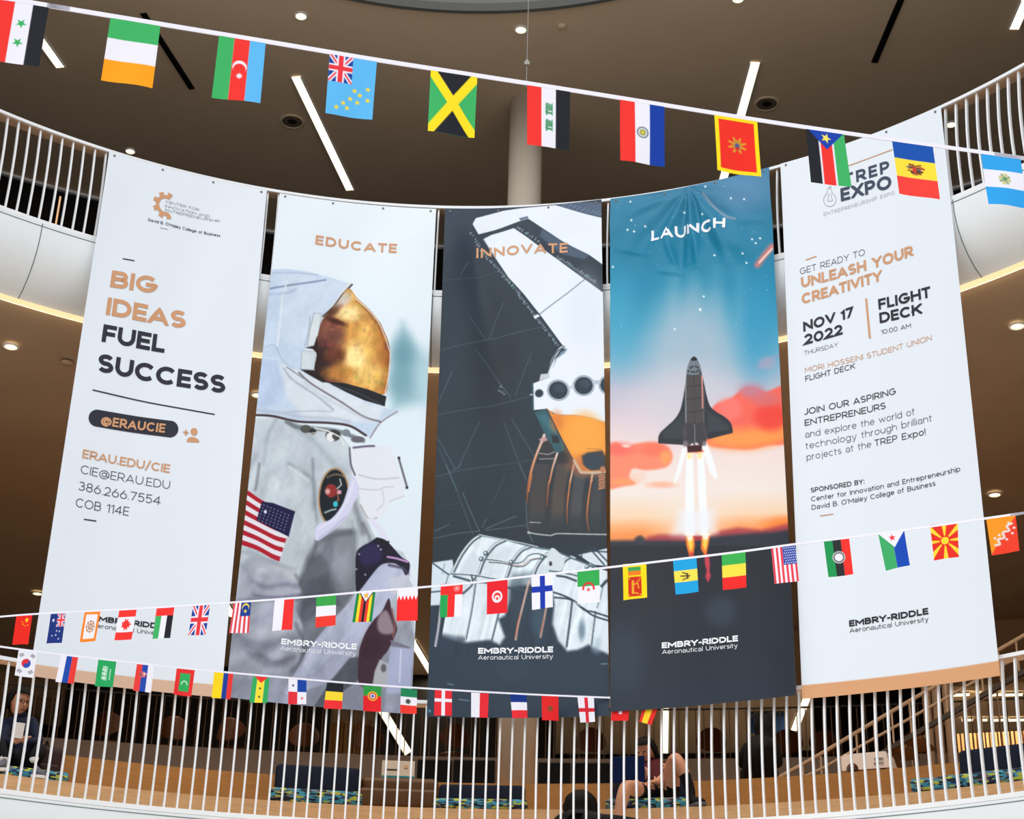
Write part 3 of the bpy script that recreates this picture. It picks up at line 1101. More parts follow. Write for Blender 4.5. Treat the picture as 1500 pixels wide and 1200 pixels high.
def folds_side(u, v):
    """a long soft drag fold running down from the top corner"""
    c = .07 + .36 * np.clip(v / .5, 0, 1) ** .7
    d = (u - c) / (.07 + .12 * v)
    f = -.034 * np.exp(-d * d) * np.minimum(1, v * 9) * np.exp(-((v - .22) / .26) ** 2)
    f = f + .018 * np.sin(u * 13 + v * 9) * np.exp(-((v - .05) / .12) ** 2) * np.minimum(1, v * 14)
    f = f + .018 * np.exp(-((u - .66) / .1) ** 2) * np.exp(-((v - .5) / .2) ** 2)
    return f


def qz(x0, y0, k):
    return lambda *pts: [(x0 + a / k, y0 + b / k) for a, b in pts]


def hem(B, p, U, V, a, b, col):
    va, vb = B.uv(*a)[1], B.uv(*b)[1]
    t = np.clip((V - (va + (vb - va) * U)) / .0016 + .5, 0, 1)[:, None]
    p.C = p.C * (1 - t) + np.array(col, float) * t


# -- white slogan banner
B1 = Banner((160, 222), (391, 279), (43, 990), (324, 1022), .075, folds_soft(3, .006), 'white banner with a tan gear logo and big slogan letters above a tan hem')
def paint1(p, U, V):
    p.soft = 2.0
    hem(B1, p, U, V, (50, 973), (326.5, 1004), (214, 178, 152))
B1.build(60, 760, paint1)
HEAD = ('lettering', 'ink_tan', 'tan slogan lettering')
K1 = ('lettering', 'ink_dark', 'heavy dark lettering')
K2 = ('lettering', 'ink_thin', 'thin dark lettering')
TN = ('lettering', 'ink_tan', 'tan lettering')
W = .235
B1.text(HEAD, 'BIG', (161, 420.5), (228.5, 430.7), 25, W)
B1.text(HEAD, 'IDEAS', (154.6, 461), (271, 481.5), 26, W)
B1.text(K1, 'FUEL', (148.3, 500.5), (240.5, 517), 26, W)
B1.text(K1, 'SUCCESS', (141.5, 544), (329, 577), 27, W)
B1.rule(K1, (135.3, 571.5), (314.5, 607.5), 1.9, 24)
PL = ('pill_mark', 'ink_dark', 'dark rounded pill behind the tan handle')
B1.rule(PL, (141.5, 612.8), (249, 629.0), 25, 24)
for (cx, cy) in ((141.7, 612.8), (248.8, 629.0)):
    B1.poly(PL, [(cx + 12.2 * math.cos(PI * i / 12), cy - 12.4 * math.sin(PI * i / 12)) for i in range(24)])
# the handle sits on the pill
_l = B1.disp
B1.disp = lambda u, v: _l(u, v) + .004
B1.text(('handle_lettering', 'ink_tan', 'tan handle on the dark pill'), '@ERAUCIE', (146.7, 623), (241, 634.8), 13.6, .21, .09)
B1.disp = _l
ICO = ('person_icon', 'ink_tan', 'tan add person icon')
c = np.array((284, 633.0))
B1.poly(ICO, [(c[0] + 5.2 * math.cos(t * PI / 8), c[1] + 5.6 * math.sin(t * PI / 8)) for t in range(16)])
B1.poly(ICO, [(273.5, 648), (273.6, 644.5), (276, 641.8), (280, 640.6), (284.5, 641), (289, 643), (291.6, 646), (291.5, 648.8)])
B1.rule(ICO, (268, 633.5), (276, 635), 2.4, 2)
B1.rule(ICO, (272.4, 630.2), (271.6, 638.6), 2.4, 2)
B1.text(TN, 'ERAU.EDU/CIE', (120, 671), (248, 693.5), 12.8, .175, .09)
B1.text(K2, 'CIE@ERAU.EDU', (117.3, 693.5), (248, 717.3), 12.4, .085, .09)
B1.text(K2, '386.266.7554', (114, 718), (234.5, 740.3), 13, .09, .09)
B1.text(K2, 'COB 114E', (110, 742.5), (188, 756), 13, .09, .09)
B1.rule(K1, (122.7, 761), (141, 763.5), 1.8, 3)
B1.rule(K1, (179.7, 379), (196.8, 382.3), 1.6, 3)
LG = ('gear_logo', 'ink_tan', 'tan open gear logo')
gc = (243.0, 301.5)
def gp(r, a):
    a = math.radians(a)
    return (gc[0] + r * math.cos(a) * 1.0, gc[1] - r * math.sin(a) * 1.02 + r * math.cos(a) * .17)
ring = [gp(15, 62 + (292 - 62) * i / 22) for i in range(23)] + [gp(10, 292 - (292 - 62) * i / 22) for i in range(23)]
qi = np.array([B1.uv(*p) for p in ring])
B1.add(LG, qi, [(i, i + 1, 44 - i, 45 - i) for i in range(22)])
for a in (70, 112, 156, 200, 244, 284):
    B1.poly(LG, [gp(14, a - 13), gp(14, a + 13), gp(19.5, a + 10), gp(19.5, a - 10)])
B1.text(K2, 'CENTER FOR', (242.1, 297.5), (291.7, 309), 3.8, .09)
B1.text(K2, 'INNOVATION AND', (241.6, 304), (306.9, 318.3), 3.8, .09)
B1.text(K2, 'ENTREPRENEURSHIP', (241.4, 310), (322, 326), 3.8, .09)
B1.text(K1, "David B. O'Maley College of Business", (216.5, 324), (322.5, 347.3), 4.2, .15)
B1.rule(K2, (234, 334), (246, 336.5), .5, 2)
ER = lambda key: (('university_lettering', key, None))
B1.text(ER('ink_dark'), 'EMBRY-RIDDLE', (135, 909.3), (247, 923), 8.4, .255, .07)
B1.text(ER('ink_dark'), 'Aeronautical University', (135, 919), (247, 932.6), 6.4, .11, .10)
B1.finish()

# -- astronaut banner
B2 = Banner((410, 283), (639, 306), (330, 1021), (602, 1046), .075, folds_soft(5, .006), 'banner with a spacesuit and gold visor printed on a pale sky')
def paint2(p, U, V):
    X, Y = p.X, p.Y
    p.ramp([280, 420, 560, 700, 850, 1050], [(229, 236, 243), (226, 235, 242), (216, 230, 238), (218, 231, 238), (214, 224, 232), (190, 200, 212)])
    A = qz(370, 290, 5.22); B = qz(360, 480, 5.0); C = qz(340, 680, 5.0); D = qz(330, 830, 4.84)
    p.fill([(590, 474), (606, 500), (640, 535), (645, 585), (575, 600), (572, 520)], (146, 180, 190), 26, .8)
    p.ell(590, 520, 15, 26, (104, 148, 160), 26, .7)
    p.ell(586, 562, 18, 20, (120, 160, 172), 28, .7)
    p.ell(628, 560, 14, 40, (190, 214, 224), 30, .7)
    # suit: body, arms
    p.fill(B((-60, 660), (60, 668), (200, 660), (330, 690), (500, 730), (700, 790), (760, 860), (800, 1100)) + C((880, 60), (930, 200), (985, 400), (1050, 540), (1030, 580), (1250, 640), (1300, 740), (1290, 830), (1330, 900), (1340, 1400), (1400, 1900), (-100, 1900), (-100, 0)), (192, 200, 207), 2)
    low_ = np.clip((Y - 800) / 240, 0, 1)[:, None]
    suit = np.abs(p.C - np.array((192, 200, 207))).max(1) < 3
    p.C[suit] = (p.C * (1 - low_ * .8) + np.array((150, 154, 172)) * low_ * .8)[suit]
    # torso shadow side and lower shadow between the arms
    p.fill(C((600, 560), (760, 480), (890, 470), (910, 930), (900, 1050)) + D((960, 200), (720, 430), (560, 650), (480, 770), (540, 640), (545, 420), (490, 320), (535, 170), (520, 80), (560, -30)), (128, 133, 142), 7)
    p.fill(C((600, 600), (700, 720), (740, 860), (800, 1040), (640, 1060), (560, 1000), (500, 900), (570, 740)), (104, 110, 116), 9, .8)
    p.fill(C((760, 540), (890, 520), (905, 900), (830, 960), (730, 760)), (150, 156, 162), 9, .7)
    p.fill(D((560, 110), (720, 40), (760, 190), (640, 330), (560, 420), (530, 330)), (96, 100, 110), 9, .8)
    # sleeve of the arm in front (pale blue)
    p.fill(spl(D((1000, 40), (1120, -20), (1260, -20), (1310, 70), (1220, 170), (1140, 300), (1060, 380), (960, 520), (900, 640), (740, 810), (560, 880), (420, 900), (500, 740), (590, 590), (760, 380), (900, 230)), 5, True), (186, 191, 212), 3)
    p.fill(D((740, 820), (880, 650), (950, 640), (950, 800), (820, 900), (640, 1100), (560, 1100)), (104, 108, 118), 4)
    p.line(D((1000, 60), (860, 290), (700, 500), (560, 690)), 4, (205, 210, 226), 6, .7)
    p.line(D((760, 640), (640, 760), (560, 800)), 3, (150, 155, 180), 6, .7)
    # left sleeve, cuff folds
    p.fill(spl(C((100, 700), (300, 700), (420, 760), (500, 900), (505, 960)) + D((530, 190), (490, 270), (540, 430), (530, 640), (470, 740), (300, 760), (140, 800), (30, 760), (60, 500), (90, 200)), 5, True), (176, 180, 192), 6)
    for pts, w, col, a in ((C((150, 860), (250, 900), (400, 880), (490, 900)), 5, (128, 130, 150), .8), (C((160, 960), (300, 975), (500, 960)), 3, (118, 116, 140), .8), (D((70, 420), (200, 400), (330, 330), (500, 290)), 8, (150, 152, 170), .7), (D((150, 560), (260, 590), (400, 520), (520, 500)), 10, (120, 124, 136), .8), (D((230, 620), (350, 680), (480, 640)), 6, (112, 114, 126), .8), (D((250, 470), (380, 460), (500, 400)), 8, (206, 210, 218), .8), (D((200, 680), (300, 720), (430, 720)), 5, (190, 193, 205), .7), (C((60, 740), (120, 800), (150, 950)), 5, (150, 156, 170), .6), (C((200, 770), (360, 770), (440, 830)), 8, (206, 210, 214), .8)):
        p.line(spl(pts, 5), w, col, w * 1.6, a)
    # folds of the shoulder and chest
    for pts, w, col, a in ((C((30, 620), (110, 100), (170, -60)), 5, (158, 166, 172), .7), (C((200, 0), (180, 140), (170, 190)), 3, (120, 118, 125), .8), (C((420, 0), (590, 120), (600, 330)), 5, (150, 160, 168), .8), (C((590, -40), (600, 200), (620, 420)), 3, (140, 148, 156), .8), (C((420, 20), (560, 120)), 3, (222, 228, 230), .8), (C((470, 200), (540, 380), (600, 600)), 14, (210, 216, 222), .7), (C((380, 560), (360, 660), (470, 760)), 14, (206, 212, 216), .6), (B((330, 700), (500, 830), (640, 1000), (730, 1060)), 6, (160, 172, 178), .7), (B((220, 680), (160, 800), (130, 1000)), 4, (165, 175, 182), .8), (C((890, 270), (930, 400), (960, 500)), 6, (120, 122, 128), .8), (C((960, 440), (1000, 520), (1010, 560)), 4, (110, 112, 120), .7), (C((880, 420), (890, 600), (905, 900)), 2.4, (165, 170, 176), .9)):
        p.line(spl(pts, 5), w, col, w * 1.5, a)
    for x, y, rx, ry in ((70, 60, 28, 50), (300, 380, 30, 60), (520, 560, 26, 60), (300, 150, 40, 60), (480, 80, 30, 60)):
        q = C((x, y))[0]
        p.ell(q[0], q[1], rx / 5, ry / 5, (212, 219, 224), 8, .6)
    # crumpled cloth: broad folds plus a fine weave
    cloth = (Y > 610) & (np.abs(p.C - np.array((214, 228, 236))).max(1) > 12) & (X < 560 + (Y - 700) * .2)
    n1 = fbm((X + .55 * Y) / 26, (Y - .45 * X) / 60, 5, 4); n2 = fbm(X / 7, Y / 9, 9, 3)
    dk_ = np.clip((Y - 720) / 260, 0, 1)
    p.C[cloth] *= (1 + (.10 + .09 * dk_) * n1 + .035 * n2)[cloth][:, None]
    p.C[cloth] *= (1 - .10 * dk_[cloth])[:, None]
    t_ = (np.clip(n1, 0, 1) * .25 * dk_)[cloth][:, None]
    p.C[cloth] = p.C[cloth] * (1 - t_) + np.array((178, 176, 208)) * t_
    for pts, w, col, a in ((C((495, 880), (560, 745), (612, 600), (625, 450)), 3, (84, 88, 94), .7), (D((505, 240), (545, 190), (530, 120), (500, 60)), 3, (88, 90, 98), .7), (D((470, 745), (540, 660), (548, 520), (500, 410)), 4, (84, 86, 96), .75), (D((100, 250), (260, 230), (440, 235), (520, 205)), 5, (110, 112, 132), .7), (D((60, 470), (160, 530), (330, 560)), 6, (118, 120, 136), .6), (D((180, 620), (300, 700), (420, 690)), 6, (104, 106, 120), .65), (C((900, 500), (905, 700), (912, 900)), 5, (96, 100, 106), .6), (C((610, 610), (660, 560), (760, 520), (880, 500)), 4, (92, 96, 100), .6), (C((60, 640), (160, 660), (330, 730), (460, 770)), 4, (150, 156, 166), .7)):
        p.line(spl(pts, 5), w, col, w * 1.8, a)
    # hood and collar
    hood = A((-100, 552), (150, 548), (250, 543), (400, 562), (560, 598), (735, 650), (640, 790), (560, 885), (525, 905), (500, 1020), (470, 1140), (400, 1150)) + B((420, 165), (525, 175), (500, 310), (400, 310), (600, 400), (850, 530), (1010, 585), (1115, 610), (985, 695), (965, 740), (915, 810), (880, 790), (760, 715), (600, 695), (400, 690), (250, 652), (75, 622), (-80, 610))
    p.fill(hood, (195, 209, 229), 1.6)
    p.fill(A((180, 560), (400, 570), (700, 650), (600, 800), (480, 900), (420, 1120), (250, 1120)), (204, 215, 231), 14, .7)
    p.fill(B((240, 260), (400, 320), (600, 410), (850, 540), (1010, 595), (960, 690), (760, 690), (420, 670), (300, 500)), (214, 221, 228), 8, .9)
    p.fill(B((0, 220), (230, 240), (280, 420), (250, 560), (90, 600), (-60, 600)), (186, 201, 228), 12, .8)
    for pts, w, col, a in ((A((90, 700), (280, 670), (480, 640), (560, 625)), 2.4, (120, 132, 158), .85), (A((150, 575), (330, 575), (500, 590)), 2, (168, 184, 210), .8), (A((100, 740), (250, 730), (330, 700)), 4, (170, 186, 212), .7), (A((230, 740), (215, 900), (190, 1130)), 3, (222, 230, 238), .8), (A((262, 640), (240, 720)), 2, (222, 230, 238), .9),
                            (B((130, 215), (240, 235)), 1.2, (222, 228, 234), .9), (B((130, 150), (210, 130), (270, 240), (350, 300)), 1.4, (165, 178, 198), .8), (B((390, 330), (480, 410), (700, 545), (860, 650), (985, 690)), 2.4, (118, 108, 114), .95), (B((280, 300), (340, 380), (520, 500), (640, 600)), 3, (165, 172, 186), .8), (B((300, 290), (420, 370)), 2, (130, 135, 145), .8), (B((280, 620), (480, 610), (640, 615)), 2, (180, 186, 196), .8), (B((1110, 615), (985, 700), (910, 810)), 1.4, (120, 100, 100), .9), (A((440, 905), (430, 1000), (400, 1130)), 1.4, (150, 160, 172), .9), (B((470, 190), (450, 290)), 1.2, (150, 158, 165), .9)):
        p.line(spl(pts, 5), w, col, max(1.2, w * .9), a)
    # seam flaps
    p.fill(A((470, 880), (530, 885), (545, 905), (500, 1050), (470, 1130), (420, 1135), (440, 1000)), (208, 216, 220), 1.5)
    p.fill(B((412, 166), (525, 176), (500, 308), (402, 304)), (206, 214, 219), 1.4)
    p.line(B((412, 166), (525, 176), (500, 308), (402, 304)), 1.1, (150, 160, 170), 1.2, .8, True)
    p.line(B((430, 185), (508, 190), (488, 292)), .8, (168, 178, 186), 1.1, .8)
    p.line(A((470, 880), (530, 885), (500, 1050), (470, 1130), (420, 1135)), 1.0, (150, 160, 168), 1.1, .8)
    p.line(A((470, 880), (440, 1000), (418, 1130)), 1.2, (150, 160, 168), 1.2)
    p.line(A((735, 650), (640, 790), (560, 885)), 3.2, (214, 217, 216), 1.6)
    p.line(A((760, 660), (690, 735), (620, 830), (540, 905)), 2.6, (72, 58, 66), 1.6)
    hm = Paint(X, Y, (0, 0, 0)); hm.fill(hood, (255, 255, 255), 1.6)
    hm = hm.C[:, 0] > 128
    p.C[hm] *= (1 + .05 * fbm((X + .8 * Y) / 22, (Y - .6 * X) / 44, 15, 4) + .02 * fbm(X / 5, Y / 6, 3, 2))[hm][:, None]
    p.line(spl(B((60, 605), (250, 625), (420, 655), (640, 665), (760, 690)), 5), 4, (176, 182, 194), 5, .7)
    p.line(spl(B((430, 400), (560, 500), (760, 610), (900, 680)), 5), 3, (188, 196, 206), 4, .7)
    # gold visor
    vis = spl(A((735, 690), (660, 780), (570, 885), (525, 950), (500, 1050), (465, 1150)) + B((500, 165), (520, 200), (505, 320), (590, 398), (720, 412), (880, 448), (1018, 488), (1045, 360), (1060, 220), (1045, 110), (1000, 0)) + A((970, 950), (890, 850), (800, 765)), 4, True)
    p.fill(vis, (176, 120, 62), 1.6)
    k = np.zeros(len(X), bool)
    chk = Paint(X, Y, (0, 0, 0)); chk.fill(vis, (255, 255, 255), 1.6)
    a = chk.C[:, :1] / 255
    q = Paint(X, Y, (176, 120, 62))
    q.ramp([455, 485, 515, 540, 562, 575], [(62, 44, 44), (128, 84, 66), (214, 160, 88), (226, 180, 104), (176, 118, 58), (120, 76, 40)], X + (Y - 500) * -.06)
    q.ell(*A((740, 880))[0], 20, 11, (255, 228, 168), 14, .9)
    q.ell(*B((800, 235))[0], 15, 24, (250, 224, 160), 18, .9)
    q.ell(*B((900, 340))[0], 26, 14, (238, 198, 124), 18, .7)
    q.ell(*A((590, 1000))[0], 17, 14, (142, 92, 78), 12, .9)
    q.ell(*A((640, 945))[0], 14, 4, (76, 44, 34), 5, .9, .35)
    q.ell(*B((600, 60))[0], 22, 18, (128, 84, 74), 14, .8)
    q.ell(*B((560, 250))[0], 15, 26, (62, 46, 46), 16, .9)
    q.ell(*B((690, 330))[0], 24, 12, (196, 140, 70), 12, .7)
    q.ell(*B((650, 200))[0], 16, 12, (112, 66, 48), 10, .8)
    q.ell(*A((620, 830))[0], 9, 16, (96, 64, 50), 10, .9, .5)
    q.ell(*A((690, 775))[0], 14, 9, (206, 204, 200), 12, .85, -.5)
    q.ell(*A((870, 900))[0], 10, 16, (196, 144, 84), 10, .7, -.6)
    q.line(A((800, 780), (900, 880), (980, 1000), (1025, 1150)), 3, (110, 70, 44), 6, .8)
    r2 = np.random.RandomState(4)
    for _ in range(90):
        xx, yy = r2.uniform(460, 570), r2.uniform(430, 575)
        q.ell(xx, yy, r2.uniform(1, 4.5), r2.uniform(1, 4), (r2.uniform(90, 240), r2.uniform(60, 190), r2.uniform(40, 120)), 4.5, .22)
    q.C *= (1 + .16 * fbm(X / 9 + Y / 30, Y / 14, 31, 4) + .05 * fbm(X / 2.5, Y / 2.5, 8, 2))[:, None]
    p.C = p.C * (1 - a) + q.C * a
    p.line(spl(A((790, 770), (880, 850), (960, 950), (1010, 1060), (1040, 1150)) + B((1058, 200), (1045, 360), (1020, 490), (1015, 560)), 5), 1.4, (236, 226, 232), 1.4, .9)
    p.fill(B((595, 398), (720, 405), (900, 455), (1030, 505), (1018, 578), (870, 535), (740, 475)), (42, 44, 50), 1.6)
    p.line(B((640, 420), (800, 470), (990, 560)), 1.6, (88, 92, 98), 2, .8)
    p.fill(B((400, 308), (500, 312), (600, 402), (560, 400), (470, 350)), (58, 46, 46), 2)
    p.fill(A((400, 1148), (470, 1130), (490, 1060), (500, 1160)), (58, 44, 44), 2)
    # dark line under the collar and the metal clips
    p.line(spl(B((60, 640), (200, 650), (380, 688), (600, 697), (760, 720), (880, 790)), 5), 3.2, (70, 52, 56), 2.0)
    p.line(spl(B((300, 690), (380, 730), (520, 740), (680, 760), (860, 830)), 5), 6, (120, 126, 132), 3, .9)
    for (x, y, rx, ry, col) in ((440, 742, 40, 30, (96, 98, 94)), (490, 760, 26, 22, (60, 62, 62)), (640, 790, 56, 42, (70, 68, 72)), (625, 800, 36, 34, (226, 228, 230)), (655, 795, 22, 26, (88, 86, 88)), (735, 770, 30, 26, (132, 140, 148)), (820, 820, 50, 24, (112, 110, 118))):
        u = B((x, y))[0]; p.ell(u[0], u[1], rx / 5, ry / 5, col, 2)
    p.line(B((505, 735), (600, 755), (690, 800), (720, 860)), 1.8, (228, 228, 220), 1.2)
    p.line(B((470, 775), (510, 770)), 1.4, (210, 208, 196), 1.2)
    # chest pack
    p.fill(B((770, 880), (860, 870), (1040, 868), (1085, 930), (1120, 1040), (1150, 1140)) + C((1230, 0), (1270, 140), (1262, 235), (1150, 278), (1132, 365), (1060, 398), (990, 405), (940, 300), (925, 180), (880, 80)), (221, 224, 232), 1.8)
    for pts, w, col in ((B((790, 880), (880, 870), (940, 868)), 3, (96, 88, 108)), (B((830, 1080), (960, 1110), (1120, 1100)), 2, (186, 186, 200)), (C((930, 180), (1050, 190), (1120, 170), (1180, 165)), 1.6, (190, 184, 196)), (C((1100, 190), (1110, 280), (1060, 340)), 1.6, (196, 190, 200)), (C((940, 300), (1000, 400), (1060, 395)), 2, (170, 164, 160)), (B((760, 880), (770, 1000), (800, 1080)), 2.4, (88, 84, 96)), (C((1150, 275), (1262, 235)), 1.4, (196, 186, 190))):
        p.line(spl(pts, 5), w, col, 1.8, .9)
    p.line(B((1120, 955), (1150, 1060), (1182, 1170)), 3.0, (112, 112, 118), 1.5)
    p.ell(*B((1122, 955))[0], 2.2, 2.2, (60, 60, 66), 1.4); p.ell(*B((1180, 1172))[0], 2.2, 2.2, (60, 60, 66), 1.4)
    p.line(C((1020, 410), (1080, 480), (1130, 560)), 9, (216, 216, 234), 3)
    # round mission patch (a plain planet motif)
    cx, cy = C((745, 240))[0]
    p.ell(cx, cy, 23, 43, (176, 148, 116), 1.6, 1, .06); p.ell(cx, cy, 20.5, 40, (30, 42, 50), 1.6, 1, .06)
    p.ell(*C((725, 195))[0], 9, 10, (150, 62, 60), 3); p.ell(*C((700, 200))[0], 3.5, 4, (226, 190, 190), 3, .8)
    p.line(C((790, 110), (800, 150), (770, 180)), 1.6, (214, 214, 206), 1.6); p.line(C((770, 210), (780, 260), (760, 280)), 1.8, (176, 110, 80), 1.6)
    p.ell(*C((757, 293))[0], 3.4, 4.2, (70, 190, 200), 1.8)
    p.ell(*C((785, 205))[0], 3.2, 3.2, (214, 160, 170), 2.4)
    for t in range(9):
        u = C((700 + t * 16, 95 - 20 * math.sin(t / 8 * PI)))[0]; p.ell(u[0], u[1], 1.1, 1.6, (176, 148, 116), 1.2, .8)
    p.line(C((680, 355), (730, 335), (760, 330)), 2, (206, 220, 216), 2, .9)
    # hose strap
    p.fill(spl(C((618, 450), (720, 405), (800, 310), (845, 190), (882, 85), (932, 185), (890, 290), (830, 400), (740, 480), (618, 560)), 5, True), (205, 205, 230), 1.8)
    p.line(C((640, 470), (760, 400), (850, 260), (890, 130)), 3, (224, 224, 242), 4, .7)
    p.line(C((640, 540), (740, 470), (830, 385)), 2, (168, 168, 196), 2, .7)
    # flag sewn on the sleeve
    q0 = np.array(C((108, 188), (215, 262), (345, 320), (462, 345))); q1 = np.array(C((66, 592), (180, 630), (290, 690), (346, 712)))
    q1r = np.array(C((66, 592), (170, 625), (280, 680), (346, 712)))
    for i in range(11):
        a0, a1 = i / 11, (i + 1) / 11
        t0 = q0 + (q1 - q0) * a0; t1 = q0 + (q1 - q0) * a1
        p.fill(np.vstack([spl(t0, 3), spl(t1, 3)[::-1]]), (176, 42, 62) if i % 2 == 0 else (226, 220, 228), 1.2)
    p.fill(C((440, 520), (480, 330), (520, 420), (470, 560), (420, 720), (345, 725), (400, 590)), (186, 194, 200), 2)
    p.fill(C((218, 275), (300, 285), (462, 346), (440, 430), (415, 532), (330, 490), (178, 412)), (44, 42, 82), 1.4)
    for i in range(6):
        for j in range(8):
            u = np.array(C((232, 300))[0]) + np.array((26, 10.5)) / 5 * j + np.array((-7, 22)) / 5 * i
            p.ell(u[0], u[1], .8, .8, (196, 192, 210), 1.0, .75)
    p.ell(*C((243, 350))[0], 2, 2.4, (232, 232, 244), 1.4)
    # dark camera and gloves
    p.fill(spl(C((905, 690), (930, 620), (1010, 572), (1060, 540), (1110, 550), (1150, 580), (1240, 680), (1298, 720), (1296, 790), (1270, 815), (1240, 760), (1180, 725), (1090, 740), (1010, 830), (940, 920), (908, 930)), 4, True), (36, 32, 56), 1.8)
    p.fill(spl(C((930, 640), (1020, 580), (1100, 640), (1070, 720), (960, 740)), 5, True), (62, 54, 96), 8, .8)
    p.line(C((1140, 680), (1200, 690), (1285, 715)), 3, (196, 156, 200), 2)
    p.line(C((1060, 545), (1130, 580), (1145, 570)), 3, (30, 26, 36), 1.6)
    for (x, y) in ((930, 660), (1090, 625), (910, 770), (975, 810), (1070, 600)):
        u = C((x, y))[0]; p.ell(u[0], u[1], 1.6, 1.4, (190, 180, 196), 1.4, .8)
    p.line(C((1150, 740), (1250, 760), (1285, 800)), 4, (90, 84, 104), 3, .9)
    p.fill(D((1160, 90), (1250, 60), (1300, 60), (1230, 200), (1180, 190)), (196, 198, 208), 4, .8)
    # brown hand tool
    p.fill(spl(D((1160, 225), (1180, 320), (1218, 430), (1200, 500), (1150, 600), (1110, 650), (1070, 740), (1050, 840), (950, 840), (945, 640), (965, 540), (1010, 440), (1060, 370), (1110, 320)), 4, True), (74, 50, 64), 2)
    p.fill(spl(D((1085, 360), (1140, 310), (1185, 400), (1195, 470), (1120, 480), (1080, 440)), 4, True), (156, 142, 148), 6, .9)
    p.fill(spl(D((980, 540), (1050, 500), (1110, 560), (1060, 640), (970, 640)), 4, True), (70, 40, 56), 5, .9)
    p.line(D((1180, 300), (1205, 420), (1190, 500)), 2.4, (140, 100, 96), 2)
    p.fill(D((1170, 520), (1315, 572), (1300, 582), (1180, 562)), (124, 122, 138), 2)
    p.fill(D((1095, 660), (1160, 690), (1150, 860), (1040, 860), (1060, 740)), (172, 174, 178), 3)
    p.ell(*D((1122, 720))[0], 4, 6, (96, 96, 104), 3, .9)
    p.fill(D((1170, 570), (1330, 590), (1312, 900), (1145, 900), (1155, 700)), (170, 176, 204), 4, .8)
    p.line(D((1245, 590), (1235, 820)), 1.6, (210, 212, 228), 1.6)
    p.fill(D((820, 900), (950, 840), (1050, 840), (1140, 860), (1120, 1100), (600, 1100)), (128, 132, 144), 5, .6)
_p2 = paint2
def paint2c(p, U, V):
    _p2(p, U, V)
    p.C = np.where(p.C < 206, 206 + (p.C - 206) * 1.16, p.C)
B2.build(230, 740, paint2c)
B2.text(('title_lettering', 'ink_tan', None), 'EDUCATE', (461.6, 358.5), (580.9, 371.8), 13.6, .22, .17)
B2.text(ER('ink_white'), 'EMBRY-RIDDLE', (411.6, 944), (522.2, 952.2), 8.8, .255, .07)
B2.text(ER('ink_white'), 'Aeronautical University', (410.3, 952.8), (521, 961.4), 6.6, .11, .10)
B2.finish()

